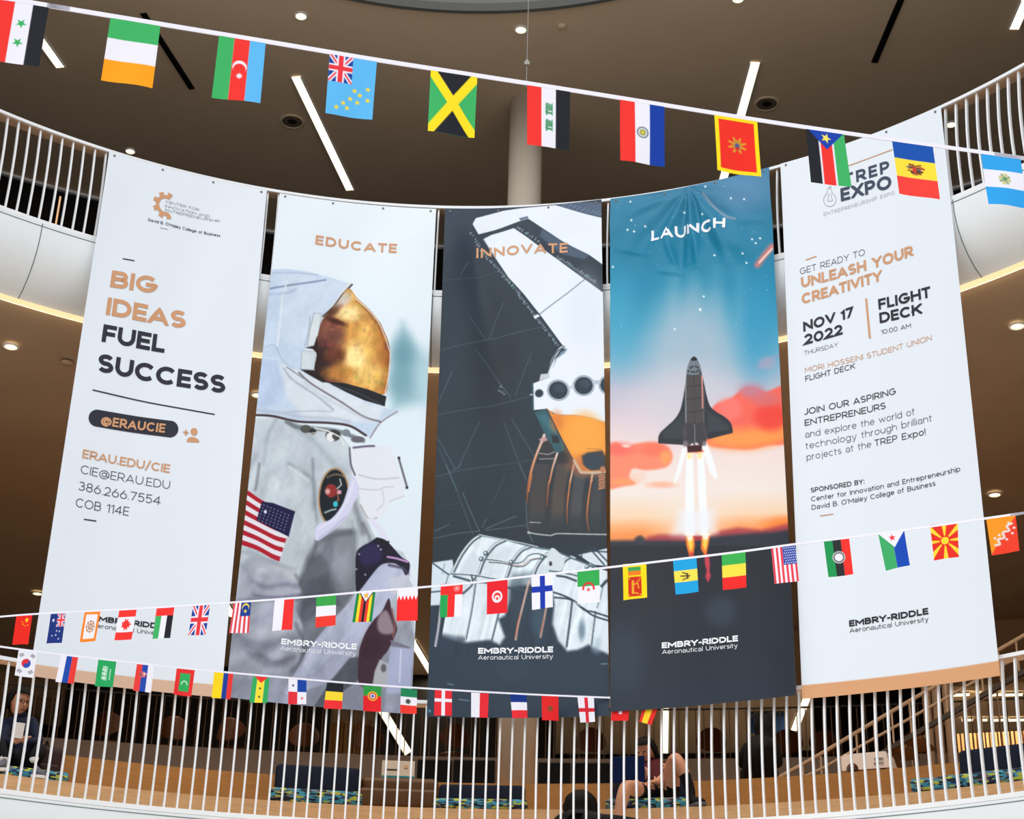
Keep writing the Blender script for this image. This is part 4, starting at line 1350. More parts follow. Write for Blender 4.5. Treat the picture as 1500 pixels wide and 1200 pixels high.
# -- engine banner
B3 = Banner((652, 306), (881, 292), (625, 1050), (893, 1049), .115, folds_side, 'dark slate banner with a white rocket engine and orange panel printed on it')
def paint3(p, U, V):
    X, Y = p.X, p.Y
    p.soft = 1.3
    E_ = qz(630, 290, 5.22); F_ = qz(630, 480, 5.0); G_ = qz(620, 680, 5.357); H_ = qz(620, 840, 5.357)
    p.ramp([290, 400, 520, 640, 780, 900, 1050], [(66, 82, 104), (54, 70, 86), (50, 66, 82), (48, 66, 80), (44, 60, 72), (52, 72, 92), (60, 80, 102)])
    p.ell(725, 560, 26, 80, (38, 50, 60), 60, .6)
    p.ell(655, 640, 22, 90, (62, 80, 96), 60, .5)
    teal = (120, 158, 166)
    for pts, w, a in ((E_((90, 640), (330, 600), (530, 555)), 1, .6), (E_((235, 580), (292, 478)), 1.6, .8), (E_((450, 1065), (500, 930), (560, 800)), 1.6, .7), (E_((425, 1075), (300, 900)), 1.3, .7), (E_((80, 1165), (420, 1078), (860, 988)), 1.2, .8),
                      (F_((50, 575), (165, 315)), 1.5, .9), (F_((330, 150), (450, 310), (590, 510)), 1.2, .8), (F_((620, 500), (740, 190)), 1.4, .7), (F_((50, 640), (260, 600), (410, 578), (740, 500)), 1.2, .8), (F_((45, 790), (185, 1035)), 1.6, .9), (F_((205, 1030), (360, 690)), 1.5, .8), (F_((40, 1092), (200, 1050), (740, 970)), 1.1, .6), (F_((540, 690), (610, 880), (700, 1110)), 1.4, .7), (F_((600, 670), (760, 940)), 1.6, .7), (F_((60, 880), (200, 1190)), 1.6, .6), (F_((120, 1000), (190, 1180)), 1.2, .6),
                      (G_((180, 10), (290, 280), (390, 550)), 1.8, .6), (G_((310, 225), (370, 370), (440, 525)), 2, .9), (G_((75, 585), (260, 545), (440, 525)), 1.6, .95), (G_((490, 520), (810, 478)), 1.5, .95), (G_((490, 508), (600, 460), (730, 408)), 1.8, .95), (G_((70, 535), (200, 475)), 1.8, .9), (G_((460, 500), (495, 430)), 1.6, .8), (G_((90, 345), (290, 300)), .9, .5), (G_((100, 100), (330, 40), (600, 0)), .9, .5), (G_((550, 290), (640, 90)), 1.4, .5), (G_((750, 0), (830, 160)), 1.4, .6), (G_((510, 385), (800, 350)), .7, .4), (G_((200, 60), (270, 30), (300, 0)), 1.3, .7), (F_((500, 390), (560, 470)), 1.6, .7)):
        p.line(pts, w * .8, teal, 1.2, a * .75)
    for k in range(16):
        y = 690 + k * 8
        p.line([(640, y + 12), (770, y - 8)], .5, (86, 110, 122), 1.2, .35)
    for (x, y) in ((515, 425), (525, 465), (505, 455), (540, 480)):
        u = F_((x, y))[0]; p.ell(u[0], u[1], 1.8, 1.4, (170, 196, 206), 1.6, .8)
    p.C *= .72
    p.C *= (1 + .06 * fbm(X / 30, Y / 40, 6, 3))[:, None]
    # white wing panels at the top
    white = (227, 233, 241)
    p.fill(E_((325, 200), (350, 155), (560, 98), (700, 78), (960, 55), (1330, 160), (1330, 520), (1220, 440), (1000, 320), (860, 235), (750, 160), (680, 180), (500, 240), (370, 275)), white)
    p.fill(E_((1330, 160), (960, 55), (1000, 20), (1330, 40)), (78, 94, 118), 1.5)
    for k in range(9):
        p.line(E_((1020 + k * 34, 60 + k * 9), (1050 + k * 34, 40 + k * 9)), .8, (160, 180, 196), 1.1, .6)
    p.fill(E_((680, 155), (745, 140), (755, 155), (690, 175)), (96, 110, 132), 1.2)
    wl = E_((400, 312), (470, 276), (640, 230), (800, 350), (980, 470), (1180, 622), (1330, 730)) + F_((1300, 160), (1300, 700), (1180, 668), (1060, 642), (930, 645), (855, 600), (760, 606), (752, 412), (800, 395), (870, 372), (880, 300), (910, 240), (1005, 155)) + E_((1045, 1165), (1000, 1110), (830, 880), (720, 740), (600, 610), (500, 460), (430, 350))
    p.fill(wl, white)
    p.ell(*E_((1180, 900))[0], 26, 50, (216, 223, 233), 40, .6)
    p.fill(E_((860, 240), (1000, 322), (1220, 442), (1180, 470), (1000, 420), (840, 300)), (92, 112, 138), 5, .6)
    p.fill(E_((800, 230), (830, 235), (830, 320), (800, 340), (760, 290)), (40, 52, 66), 4, .6)
    p.line(E_((840, 888), (940, 810), (1060, 720), (1182, 624)), 1.3, (96, 112, 132), 1.2)
    rr = np.random.RandomState(9)
    def serr(a, b, n, d, off):
        a, b = np.array(E_(a)[0]), np.array(E_(b)[0])
        t = (b - a) / np.linalg.norm(b - a); nn = np.array([-t[1], t[0]]) * d
        for k in range(n):
            c = a + (b - a) * (k + rr.uniform(0, .6)) / n + nn * off
            L = rr.uniform(1.4, 4.2)
            p.line([c, c + nn * L], .9, (150 + rr.randint(70), 180 + rr.randint(50), 196 + rr.randint(40)), 1.1, .8)
            if rr.rand() < .5:
                p.line([c + nn * L, c + nn * L + t * rr.uniform(1, 2.5)], .8, (170, 196, 206), 1.1, .8)
    p.line(E_((395, 310), (600, 640), (830, 900), (990, 1130)), 4.4, (34, 52, 64), 2.5, .8)
    serr((320, 260), (470, 480), 12, 1, .4); serr((470, 470), (700, 740), 22, 1, .3); serr((690, 740), (990, 1130), 30, 1, .2)
    serr((660, 235), (830, 350), 9, -1, .4); serr((960, 450), (1270, 660), 22, -1, .2)
    p.fill(E_((790, 905), (825, 890), (840, 905), (800, 925)), (226, 232, 238), 1.2)
    # engine mount
    p.line(spl(F_((1005, 150), (960, 150), (915, 210), (885, 280), (868, 365)), 6), 3.4, (216, 222, 228), 1.3)
    p.line(spl(F_((985, 140), (930, 180), (895, 250), (862, 330)), 6), 1.6, (40, 58, 72), 1.3)
    p.fill(F_((1005, 158), (960, 180), (915, 245), (900, 300), (930, 230), (990, 185)), (116, 146, 160), 2)
    p.fill(F_((812, 345), (872, 340), (878, 370), (800, 392)), (196, 200, 206), 1.4)
    p.line(F_((752, 412), (756, 606)), 2.2, (48, 84, 94), 1.4)
    p.line(F_((735, 492), (752, 492)), 1.4, (220, 226, 230), 1.2)
    p.ell(*F_((735, 385))[0], 3.5, 4, (34, 52, 62), 2)
    for (x, y, r) in ((940, 462, 82), (1125, 425, 80), (1310, 420, 76), (800, 485, 34)):
        u = F_((x, y))[0]
        p.ell(u[0], u[1], r / 5, r / 5 * .95, (138, 154, 166), 1.4)
        p.ell(u[0], u[1], r / 5 - 1.6, r / 5 * .95 - 1.6, (206, 214, 222) if r > 40 else (120, 134, 146), 1.2)
        p.ell(u[0], u[1], r / 5 * .84, r / 5 * .8, (34, 50, 64), 1.3)
        if r > 40:
            p.ell(u[0] + 2, u[1] - 3, r / 5 * .5, r / 5 * .4, (56, 72, 88), 5, .7)
    p.line(F_((1022, 440), (1045, 435)), 4, (190, 200, 208), 1.5); p.line(F_((1205, 400), (1235, 400)), 6, (180, 192, 202), 1.5)
    # ribbed dark nozzle
    p.fill(F_((830, 785), (920, 830), (1290, 1060), (1290, 1200), (700, 1200), (740, 960)) + G_((1440, 100), (1440, 552), (1050, 550), (1000, 562), (828, 540), (806, 300), (820, 140)), (48, 48, 52), 1.5)
    for (a, b, col) in ((870, 1000, (66, 62, 62)), (1045, 1150, (86, 74, 66)), (1195, 1290, (74, 76, 80)), (1350, 1440, (62, 66, 70))):
        u = [G_((a, 0))[0], G_((b, 0))[0], G_((b - 40, 250))[0], G_((b - 50, 500))[0], G_((a - 50, 500))[0], G_((a - 30, 250))[0]]
        p.fill(u, col, 6, .8)
    p.fill(G_((820, 420), (1440, 400), (1440, 548), (840, 540)), (40, 50, 58), 24, .8)
    for pts, w in ((F_((840, 790), (815, 850), (770, 960), (735, 1080), (718, 1200)) + G_((850, 90), (820, 200), (815, 300)), 3.6), (F_((935, 920), (900, 1030), (880, 1120)) + G_((985, 170), (970, 330)), 2.6), (F_((1055, 1000), (1030, 1110)) + G_((1150, 160), (1130, 330), (1130, 470)), 2.4), (F_((1190, 1065), (1180, 1130)) + G_((1320, 120), (1295, 280), (1285, 420), (1300, 525)), 2.6)):
        q = spl(pts, 6)
        n = len(q)
        for i in range(n - 1):
            t = i / n
            col = np.array((222, 206, 200)) * max(0, 1 - 2.2 * t) + np.array((206, 122, 70)) * min(1, 2.2 * t) * (1 - max(0, t - .6) * 1.3)
            p.line(q[i:i + 2], w * (1 - .4 * t), col, 1.3, .95)
    p.line(spl(G_((826, 538), (900, 552), (1000, 562), (1050, 548), (1180, 548), (1440, 553)), 5), 1.5, (190, 200, 206), 1.3)
    p.line(G_((835, 458), (920, 462)), 1.2, (170, 176, 180), 1.2)
    p.ell(*G_((828, 538))[0], 2, 2, (210, 216, 220), 1.4)
    p.line(G_((806, 300), (815, 480), (828, 540), (860, 610)), 1.2, (96, 112, 120), 1.4, .8)
    p.line(F_((800, 925), (870, 935), (915, 915)), 1.6, (150, 140, 138), 1.4); p.line(F_((805, 968), (912, 965)), 1.6, (140, 136, 136), 1.4)
    # teal flank and orange panel
    p.fill(F_((765, 622), (852, 604), (975, 830), (985, 905), (920, 922), (890, 860), (845, 790)), (46, 88, 98), 1.6)
    p.fill(F_((790, 650), (850, 640), (930, 780), (880, 770)), (58, 112, 122), 7, .7)
    p.fill(F_((890, 790), (940, 800), (950, 850), (900, 850)), (36, 40, 44), 3)
    p.fill(F_((795, 825), (845, 800), (865, 830), (830, 845)), (190, 150, 150), 2, .9)
    orp = F_((860, 598), (900, 635), (960, 645), (1060, 640), (1180, 666), (1300, 700), (1300, 1062), (1110, 1062), (1060, 985), (960, 800))
    p.fill(orp, (236, 150, 58), 1.5)
    p.ell(*F_((1130, 800))[0], 28, 34, (246, 164, 60), 22, .8)
    p.ell(*F_((930, 690))[0], 9, 14, (214, 120, 50), 12, .7)
    p.ell(*F_((1150, 1010))[0], 26, 16, (186, 106, 62), 16, .7)
    p.fill(F_((1110, 940), (1150, 915), (1260, 900), (1300, 960), (1300, 1040), (1180, 1045), (1120, 1000)), (60, 58, 62), 5)
    p.ell(*F_((1195, 985))[0], 14.5, 11.5, (46, 60, 72), 2)
    p.line(F_((1150, 888), (1250, 890)), 1.2, (176, 110, 50), 1.4, .8)
    p.line(F_((856, 602), (960, 815), (1060, 992), (1110, 1060)), 1.6, (60, 60, 64), 1.4)
    p.line(F_((1055, 975), (1105, 1060), (1200, 1064), (1290, 1055)), 4, (196, 172, 146), 1.6)
    p.ell(*F_((1265, 1040))[0], 4, 5, (180, 120, 84), 2)
    p.line(F_((930, 645), (1000, 640), (1100, 646), (1200, 665), (1285, 690)), 1.0, (196, 120, 60), 1.6, .6)
    for k in range(7):
        u = G_((1378 + (k % 2) * 4, 92 + k * 17))[0]
        p.line([u, (u[0] + 8, u[1] - 1.5)], 2, (222, 140, 92), 1.2, .9)
    # lower bell: light ribbed drum with pipes
    pal = (216, 227, 235)
    p.fill(G_((60, 775), (230, 750), (245, 870), (220, 1100), (55, 1110)), (206, 220, 230), 2)
    bell = G_((215, 870), (250, 780), (330, 650), (400, 575), (440, 556), (520, 570), (580, 588), (650, 590), (760, 620), (880, 650), (1000, 672), (1200, 748), (1330, 800), (1470, 850), (1470, 1500), (215, 1500), (120, 1500), (190, 1100))
    p.fill(bell, pal, 1.6)
    p.fill(G_((300, 700), (420, 590), (520, 590), (430, 720), (380, 860), (290, 840)), (226, 234, 240), 6, .7)
    p.fill(G_((700, 860), (860, 840), (860, 1000), (800, 1180), (660, 1180), (660, 960)), (118, 136, 146), 12, .85)
    p.fill(G_((1220, 712), (1450, 660), (1460, 800), (1330, 790)), (208, 220, 230), 1.6)
    for pts in (((1270, 680), (1450, 690)), ((1300, 655), (1420, 790)), ((1335, 650), (1455, 775)), ((1240, 700), (1245, 745))):
        p.line(G_(*pts), 2.0, (44, 62, 76), 1.4)
    # shadow eats the drum from below
    dark = (36, 53, 69)
    p.fill(H_((-60, 300), (40, 250), (80, 330), (110, 480), (200, 515), (320, 545), (520, 522), (600, 560), (640, 500), (590, 360), (640, 330), (690, 200), (690, 110), (850, 90), (1010, 130), (1030, 250), (1015, 400), (1060, 530), (1130, 610), (1210, 600), (1300, 560), (1380, 600), (1500, 660), (1500, 1400), (-100, 1400)), dark, 7)
    p.fill(H_((120, 470), (330, 500), (330, 560), (110, 560)), dark, 9, .7)
    p.ell(*H_((250, 380))[0], 12, 20, (216, 227, 235), 12, .5)
    p.ell(*H_((740, 250))[0], 12, 34, (46, 62, 74), 12, .7)
    p.ell(*H_((900, 330))[0], 10, 30, (66, 92, 110), 12, .6)
    p.ell(*H_((1245, 450))[0], 5, 14, (90, 118, 134), 7, .8)
    p.ell(*H_((1360, 560))[0], 8, 12, (170, 190, 204), 9, .6)
    bm_ = Paint(X, Y, (0, 0, 0)); bm_.fill(bell, (255, 255, 255), 1.6); bm_ = (bm_.C[:, 0] > 128)
    st = fbm((X + .25 * Y) / 5, Y / 60, 12, 4)
    p.C[bm_] *= (1 + .10 * st + .05 * fbm(X / 16, Y / 16, 2, 3))[bm_][:, None]
    for pts in (((280, 870), (330, 760), (390, 680), (440, 740), (420, 870)), ((560, 740), (640, 640), (700, 660), (660, 760)), ((880, 870), (930, 790), (990, 800), (960, 930), (880, 940))):
        p.fill(G_(*pts), (196, 210, 220), 6, .7)
    dk = (66, 92, 104); lt = (226, 234, 238)
    for pts in (((232, 850), (300, 715), (380, 610), (448, 560)), ((432, 870), (480, 745), (560, 640), (650, 592)), ((655, 885), (700, 770), (770, 680), (850, 645)), ((865, 870), (900, 790), (960, 720), (1020, 690)), ((1075, 830), (1110, 760), (1160, 730), (1195, 740)), ((1280, 810), (1310, 790), (1335, 805))):
        q = spl(G_(*pts), 6)
        p.line(q, 5.4, (46, 68, 80), 1.5, .9); p.line(q - np.array((.9, .5)), 2.2, lt, 1.2, .95)
    p.line(spl(G_((440, 558), (520, 572), (650, 594), (760, 624), (900, 660), (1020, 680), (1200, 752), (1340, 806)), 5), 2.4, (84, 108, 118), 1.5)
    p.line(spl(G_((440, 553), (580, 583), (760, 615), (900, 650)), 5), 1.0, (220, 228, 232), 1.1)
    for pts in (((215, 858), (330, 862), (430, 872), (520, 890), (640, 905)), ((500, 742), (600, 756), (690, 772), (770, 765), (830, 712), (900, 700), (980, 725)), ((520, 765), (640, 775), (740, 800), (800, 790), (850, 750), (930, 735))):
        q = spl(G_(*pts), 6)
        p.line(q + np.array((0, .6)), 2.4, (60, 80, 90), 1.4, .9); p.line(q - np.array((0, .6)), 1.1, (230, 236, 238), 1.1)
    p.line(spl(G_((640, 785), (700, 795), (780, 790), (840, 750), (900, 738)), 5), .9, (170, 96, 80), 1.3, .7)
    p.line(spl(G_((240, 880), (330, 905), (400, 925), (500, 930), (640, 965), (830, 1000)), 5), 3.4, (52, 70, 82), 1.6, .9)
    p.line(spl(G_((380, 880), (385, 940), (330, 1000), (300, 1020)), 5), 3.4, (64, 84, 96), 1.6)
    p.line(spl(G_((370, 885), (375, 940), (320, 990)), 5), 1.2, (222, 230, 234), 1.2)
    for (x, y) in ((455, 745), (690, 770), (400, 890), (935, 735), (490, 700)):
        u = G_((x, y))[0]; p.ell(u[0], u[1], 3.6, 3.6, (70, 92, 102), 1.6); p.ell(u[0] - .7, u[1] - .7, 1.6, 1.6, (222, 230, 232), 1.2)
    p.fill(spl(G_((975, 720), (1010, 660), (1060, 690), (1110, 760), (1080, 840), (1000, 850), (975, 800)), 4, True), (206, 216, 222), 1.6)
    p.ell(*G_((1000, 783))[0], 2.4, 3.4, (46, 50, 60), 1.4)
    p.line(spl(G_((990, 840), (1080, 850), (1180, 870), (1280, 900)), 5), 2, (64, 84, 96), 1.5)
    p.line(G_((70, 775), (200, 868)), 2.2, (60, 80, 92), 1.4); p.line(G_((200, 860), (130, 1100)), 1.2, (80, 100, 110), 1.4); p.line(G_((60, 1005), (215, 990)), 2.2, (60, 80, 92), 1.4); p.line(G_((170, 780), (150, 860)), .9, (90, 110, 120), 1.2)
    for pts, w, c1, c2 in (((( 410, 60), (380, 280), (335, 510)), 3.4, (66, 86, 98), (226, 234, 238)), (((590, 320), (560, 440), (538, 530)), 2.6, (60, 80, 92), None), (((830, 60), (790, 220), (745, 400), (725, 520)), 3.0, (206, 170, 156), None), (((965, 270), (940, 400), (920, 500)), 2.8, (196, 156, 142), None), (((1170, 215), (1150, 380), (1125, 575)), 3.0, (48, 68, 80), None), (((1350, 305), (1335, 420), (1318, 560)), 3.2, (60, 80, 92), (226, 234, 238)), (((140, 240), (120, 420), (95, 570)), 3.4, (190, 184, 196), None), (((1420, 60), (1390, 190), (1365, 270)), 1.2, (60, 80, 92), None)):
        q = spl(H_(*pts), 6)
        p.line(q, w, c1, 1.5, .9)
        if c2 is not None:
            p.line(q - np.array((1.1, 0)), w * .4, c2, 1.2, .9)
    p.line(spl(H_((760, 330), (740, 400), (725, 500)), 5), 1.4, (186, 90, 66), 2, .8)
    p.line(spl(H_((945, 360), (925, 460)), 5), 1.4, (176, 90, 70), 2, .8)
    for pts in (((1025, 150), (1100, 175), (1180, 215), (1260, 285), (1340, 305), (1480, 350)), ((1030, 190), (1150, 205), (1240, 260), (1330, 330), (1480, 380))):
        p.line(spl(H_(*pts), 6), 2.6, (46, 64, 78), 1.5)
    p.line(spl(H_((1180, 225), (1260, 265), (1340, 290), (1480, 325)), 5), 1.1, (216, 226, 230), 1.2)
    p.line(spl(H_((1050, 20), (1120, 30), (1200, 60)), 5), 3, (46, 64, 78), 1.5)
    p.line(spl(H_((1400, 100), (1440, 60), (1480, 30)), 5), 4, (46, 64, 78), 2)
    p.fill(H_((540, 700), (830, 690), (830, 800), (700, 860), (640, 840)), (44, 60, 76), 9, .6)
    for pts in (((190, 865), (235, 876)), ((280, 990), (360, 1000)), ((1395, 712), (1445, 710))):
        p.line(H_(*pts), 1.1, (140, 176, 190), 1.3, .8)
    u = H_((50, 1080))[0]; p.ell(u[0], u[1], 2, 2, (90, 150, 190), 2, .8)
B3.build(240, 760, paint3)
B3.text(('title_lettering', 'ink_tan', None), 'INNOVATE', (697.4, 376), (831.3, 369), 14.3, .21, .17)
B3.text(ER('ink_white'), 'EMBRY-RIDDLE', (700.3, 958), (810.3, 955.9), 8.6, .255, .07)
B3.text(ER('ink_white'), 'Aeronautical University', (700.3, 966.8), (810, 965), 6.6, .11, .10)
B3.finish()

# -- shuttle banner
B4 = Banner((894, 291), (1127, 245), (894, 1043), (1167, 1018), .135, folds_gather, 'banner with a dark winged spacecraft climbing over a sunset', offb=.15)
def paint4(p, U, V):
    X, Y = p.X, p.Y
    I_ = qz(885, 240, 5.454); J = qz(885, 440, 5.4556); K = qz(885, 620, 5.0); L = qz(885, 830, 5.172)
    p.soft = 1.4
    p.ramp([250, 300, 370, 420, 470, 520, 570, 620, 660, 720, 790], [(70, 124, 160), (48, 124, 156), (24, 122, 156), (26, 132, 168), (52, 148, 182), (108, 168, 194), (184, 186, 202), (220, 202, 208), (236, 216, 210), (236, 224, 216), (238, 214, 190)])
    p.ell(1013, 522, 62, 92, (172, 186, 200), 70, .85)
    for (x_, w_) in ((985, 8), (1016, 10), (1050, 9), (1085, 7)):
        p.ell(x_, 470, w_, 60, (150, 180, 198), 22, .35)
    p.ell(1010, 600, 80, 60, (216, 206, 214), 60, .6)
    p.ell(1108, 480, 26, 70, (44, 146, 186), 40, .6)
    p.ell(905, 470, 24, 60, (70, 166, 198), 40, .5)
    p.ell(1085, 285, 40, 26, (98, 142, 180), 40, .7)
    rs = np.random.RandomState(21)
    for _ in range(80):
        x, y = rs.uniform(896, 1128), 262 + 260 * rs.uniform(0, 1) ** 1.7
        r = rs.uniform(.35, .9)
        p.ell(x, y, r, r, (222, 234, 240), 1.0, rs.uniform(.2, .6))
    for (x, y) in ((210, 303), (190, 535), (242, 548), (635, 380), (785, 405), (1012, 275), (1120, 285), (810, 185), (1183, 605), (1212, 635), (1107, 718), (1137, 792), (72, 828), (767, 1165), (797, 1062), (880, 728), (385, 560), (378, 605), (222, 462), (330, 505), (1245, 595)):
        u = I_((x, y))[0]; p.ell(u[0], u[1], 1.5, 1.5, (232, 240, 244), 1.2, .95)
    p.ell(*J((768, 75))[0], 2, 2, (232, 240, 244), 1.3); p.ell(*J((562, 228))[0], 1.6, 1.6, (226, 232, 240), 1.3)
    p.line(spl(I_((790, 235), (860, 320), (950, 400), (1040, 432)), 5), 2.6, (170, 158, 172), 3, .8)
    p.line(I_((1225, 808), (1280, 735), (1340, 660)), 8, (232, 120, 112), 7, .9); p.line(I_((1240, 790), (1290, 735), (1340, 680)), 2, (255, 226, 210), 2.4)
    # clouds
    cr = spl(J((860, 880), (900, 830), (960, 805), (1020, 780), (1060, 745), (1110, 705), (1160, 690), (1230, 700), (1290, 730), (1340, 712), (1420, 680), (1500, 680), (1500, 1100), (1300, 1160), (1160, 1190), (1000, 1185), (840, 1160), (800, 1060)), 4, True)
    p.fill(cr, (240, 100, 84), 6)
    p.fill(J((860, 1020), (1100, 1030), (1300, 1000), (1500, 940), (1500, 1110), (1300, 1165), (1160, 1190), (1000, 1190), (830, 1160)), (252, 152, 74), 22, .95)
    p.ell(*J((1330, 930))[0], 24, 20, (236, 64, 52), 18, .9)
    p.ell(*J((1180, 720))[0], 18, 10, (184, 128, 150), 14, .8)
    p.ell(*J((1290, 790))[0], 20, 10, (206, 110, 116), 14, .7)
    p.ell(*J((1000, 870))[0], 18, 16, (244, 124, 116), 14, .7)
    p.ell(*J((1300, 500))[0], 12, 9, (176, 160, 184), 10, .6)
    p.line(spl(J((1230, 540), (1290, 490), (1380, 440)), 5), 4, (170, 150, 176), 6, .5)
    cl = spl(K((-40, 165), (50, 150), (90, 140), (130, 165), (170, 180), (230, 150), (330, 140), (420, 150), (480, 190), (500, 250), (470, 310), (400, 335), (300, 345), (210, 335), (190, 400), (230, 440), (160, 460), (-40, 470)), 4, True)
    p.fill(cl, (246, 136, 106), 6)
    p.ell(*K((110, 190))[0], 22, 9, (240, 100, 92), 12, .8)
    p.ell(*K((360, 190))[0], 20, 10, (240, 112, 84), 12, .8)
    p.ell(*K((450, 250))[0], 8, 10, (252, 160, 90), 8, .8)
    p.ell(*K((130, 430))[0], 20, 5, (250, 156, 100), 8, .8)
    p.ell(*K((420, 450))[0], 20, 4.5, (244, 172, 140), 7, .8)
    p.ell(*K((250, 390))[0], 12, 8, (238, 200, 180), 9, .6)
    p.ell(*K((160, 168))[0], 5, 2, (255, 226, 210), 4, .9)
    # sunset and dark ground (the horizon climbs to the right on the print)
    hz = Y - (785 - (X - 893) * .035)
    for y0, y1, col, a in ((-60, -10, (248, 190, 130), .55), (-26, 0, (250, 140, 70), .9)):
        t = np.clip((hz - y0) / (y1 - y0), 0, 1)[:, None] * a
        t = t * np.clip(np.abs(X - 1012) / 70, .15, 1)[:, None]
        p.C = p.C * (1 - t) + np.array(col) * t
    p.ell(*K((1330, 745))[0], 30, 11, (250, 128, 50), 16, .9)
    p.fill(K((320, 830), (400, 815), (560, 815), (780, 825), (850, 790), (980, 765), (1150, 780), (1320, 740), (1400, 725), (1400, 900), (250, 900)), (166, 62, 70), 9, .95)
    p.fill(K((-40, 862), (100, 860), (215, 858), (240, 838), (268, 832), (298, 860), (420, 858), (600, 862), (780, 835), (900, 822), (1100, 805), (1250, 795), (1400, 770), (1400, 3000), (-40, 3000)), (42, 46, 58), 9)
    p.ell(*K((265, 860))[0], 7, 7, (56, 56, 66), 6, .8)
    p.C *= np.where(Y > 800, .78, 1.0)[:, None]
    t = np.clip((Y - 830) / 220, 0, 1)[:, None]
    g = (Y > 812)
    p.C[g] = (p.C * (1 - .85 * t) + np.array((33, 45, 59)) * .85 * t)[g]
    p.ell(*L((880, 340))[0], 22, 22, (58, 72, 88), 22, .55)
    p.ell(*L((150, 700))[0], 30, 50, (52, 68, 84), 40, .5)
    p.ell(*L((1400, 700))[0], 26, 60, (32, 38, 48), 40, .7)
    # plumes
    for pts, a in ((K((600, 225), (650, 225), (664, 820), (590, 820)), .95), (K((682, 225), (732, 225), (764, 820), (704, 820)), .95), (K((572, 180), (607, 182), (560, 360), (520, 440), (510, 440)), .95), (K((712, 165), (752, 145), (800, 270), (832, 400), (815, 412), (780, 370)), .95)):
        p.fill(pts, (240, 245, 249), 5, a)
    p.fill(K((560, 640), (800, 640), (820, 800), (640, 830), (500, 812)), (232, 236, 246), 22, .75)
    for (x, y) in ((626, 236), (700, 236)):
        u = K((x, y))[0]; p.ell(u[0], u[1], 4, 6, (255, 226, 160), 4, .9)
    p.line(K((620, 205), (680, 212), (725, 205)), 2.6, (240, 110, 60), 2.5, .9)
    for pts, c1, c2 in ((((596, 825), (660, 825), (664, 900), (652, 975), (625, 980), (600, 890)), (240, 120, 40), (255, 210, 80)), (((714, 825), (776, 825), (765, 890), (748, 970), (742, 980), (708, 920)), (240, 120, 40), (255, 210, 80))):
        p.fill(K(*pts), c1, 3)
        q = np.array(K(*pts)); c = q.mean(0)
        p.fill(c + (q - c) * .58 - np.array((0, 3)), c2, 3.5, .95)
    p.fill(K((596, 812), (660, 812), (640, 860), (615, 860)), (250, 244, 230), 4, .9); p.fill(K((714, 812), (778, 812), (752, 858), (725, 850)), (250, 244, 230), 4, .9)
    p.fill(K((652, 830), (715, 830), (700, 860), (668, 860)), (170, 50, 60), 3)
    p.fill(K((625, 950), (655, 950), (650, 1010), (630, 1000)), (206, 58, 62), 3)
    p.fill(K((738, 960), (768, 960), (776, 1040), (772, 1080), (782, 1120), (762, 1168), (742, 1130), (752, 1080), (738, 1030)), (196, 58, 76), 3)
    # spacecraft
    p.fill(spl(J((652, 640), (640, 720), (622, 820), (600, 890), (560, 950), (500, 1005), (448, 1055), (432, 1090)), 4).tolist() + J((430, 1142), (640, 1156), (660, 980)), (40, 45, 51), 1.5)
    p.fill(spl(J((788, 610), (805, 690), (825, 780), (850, 850), (900, 895), (960, 930), (1005, 970), (1024, 1010), (1030, 1062)), 4).tolist() + J((930, 1088), (830, 1114), (795, 980)), (40, 45, 51), 1.5)
    p.fill(J((470, 1060), (600, 940), (640, 900), (648, 1100), (480, 1110)), (54, 62, 68), 7, .8)
    p.fill(J((820, 880), (900, 930), (990, 1000), (1000, 1040), (830, 1060)), (56, 64, 72), 7, .8)
    p.line(J((434, 1112), (640, 1118)), 1.0, (26, 30, 34), 1.2); p.line(J((1028, 1042), (830, 1076)), 1.0, (26, 30, 34), 1.2)
    p.fill(spl(J((716, 450), (745, 475), (768, 530), (782, 600), (790, 700), (797, 820), (800, 990)), 4).tolist() + J((650, 990)) + spl(J((650, 820), (650, 700), (656, 600), (668, 530), (690, 472), (716, 450)), 4).tolist(), (72, 68, 70), 1.4)
    p.fill(spl(J((716, 452), (745, 478), (766, 530), (780, 590), (720, 600), (660, 590), (668, 530), (690, 474)), 4, True), (112, 122, 132), 2)
    p.fill(spl(J((692, 478), (705, 456), (718, 450), (732, 456), (745, 476), (718, 484)), 4, True), (26, 30, 36), 1.3)
    for (x, y) in ((690, 540), (705, 530), (732, 528), (748, 538), (700, 572), (720, 575), (740, 570), (756, 560), (674, 566), (766, 578)):
        u = J((x, y))[0]; p.ell(u[0], u[1], 1.5, 1.4, (34, 36, 40), 1.2)
    p.line(J((662, 594), (720, 604), (778, 590)), 1.2, (60, 62, 66), 1.2)
    for y in (685, 785, 890):
        p.line(J((652, y + 5), (720, y), (792, y - 8)), .9, (36, 34, 36), 1.1)
    p.line(J((720, 600), (722, 985)), .8, (44, 42, 44), 1.1)
    p.line(J((651, 620), (652, 980)), 1.6, (160, 168, 176), 1.5, .8); p.line(J((782, 610), (786, 740), (788, 860)), 1.8, (244, 150, 130), 1.6, .9); p.line(J((797, 700), (799, 980)), 1.2, (120, 112, 116), 1.3, .8)
    for (x, y) in ((668, 1070), (778, 1070)):
        u = J((x, y))[0]; p.ell(u[0], u[1], 9, 17, (62, 60, 66), 2); p.ell(u[0] - 1, u[1] - 4, 5, 9, (88, 84, 92), 5, .7)
    p.fill(J((655, 985), (790, 980), (800, 1130), (650, 1150)), (60, 58, 64), 3)
    p.line(J((722, 1000), (724, 1178)), 2.2, (112, 110, 120), 1.3); p.line(J((714, 1010), (716, 1150)), 1.2, (34, 34, 40), 1.3)
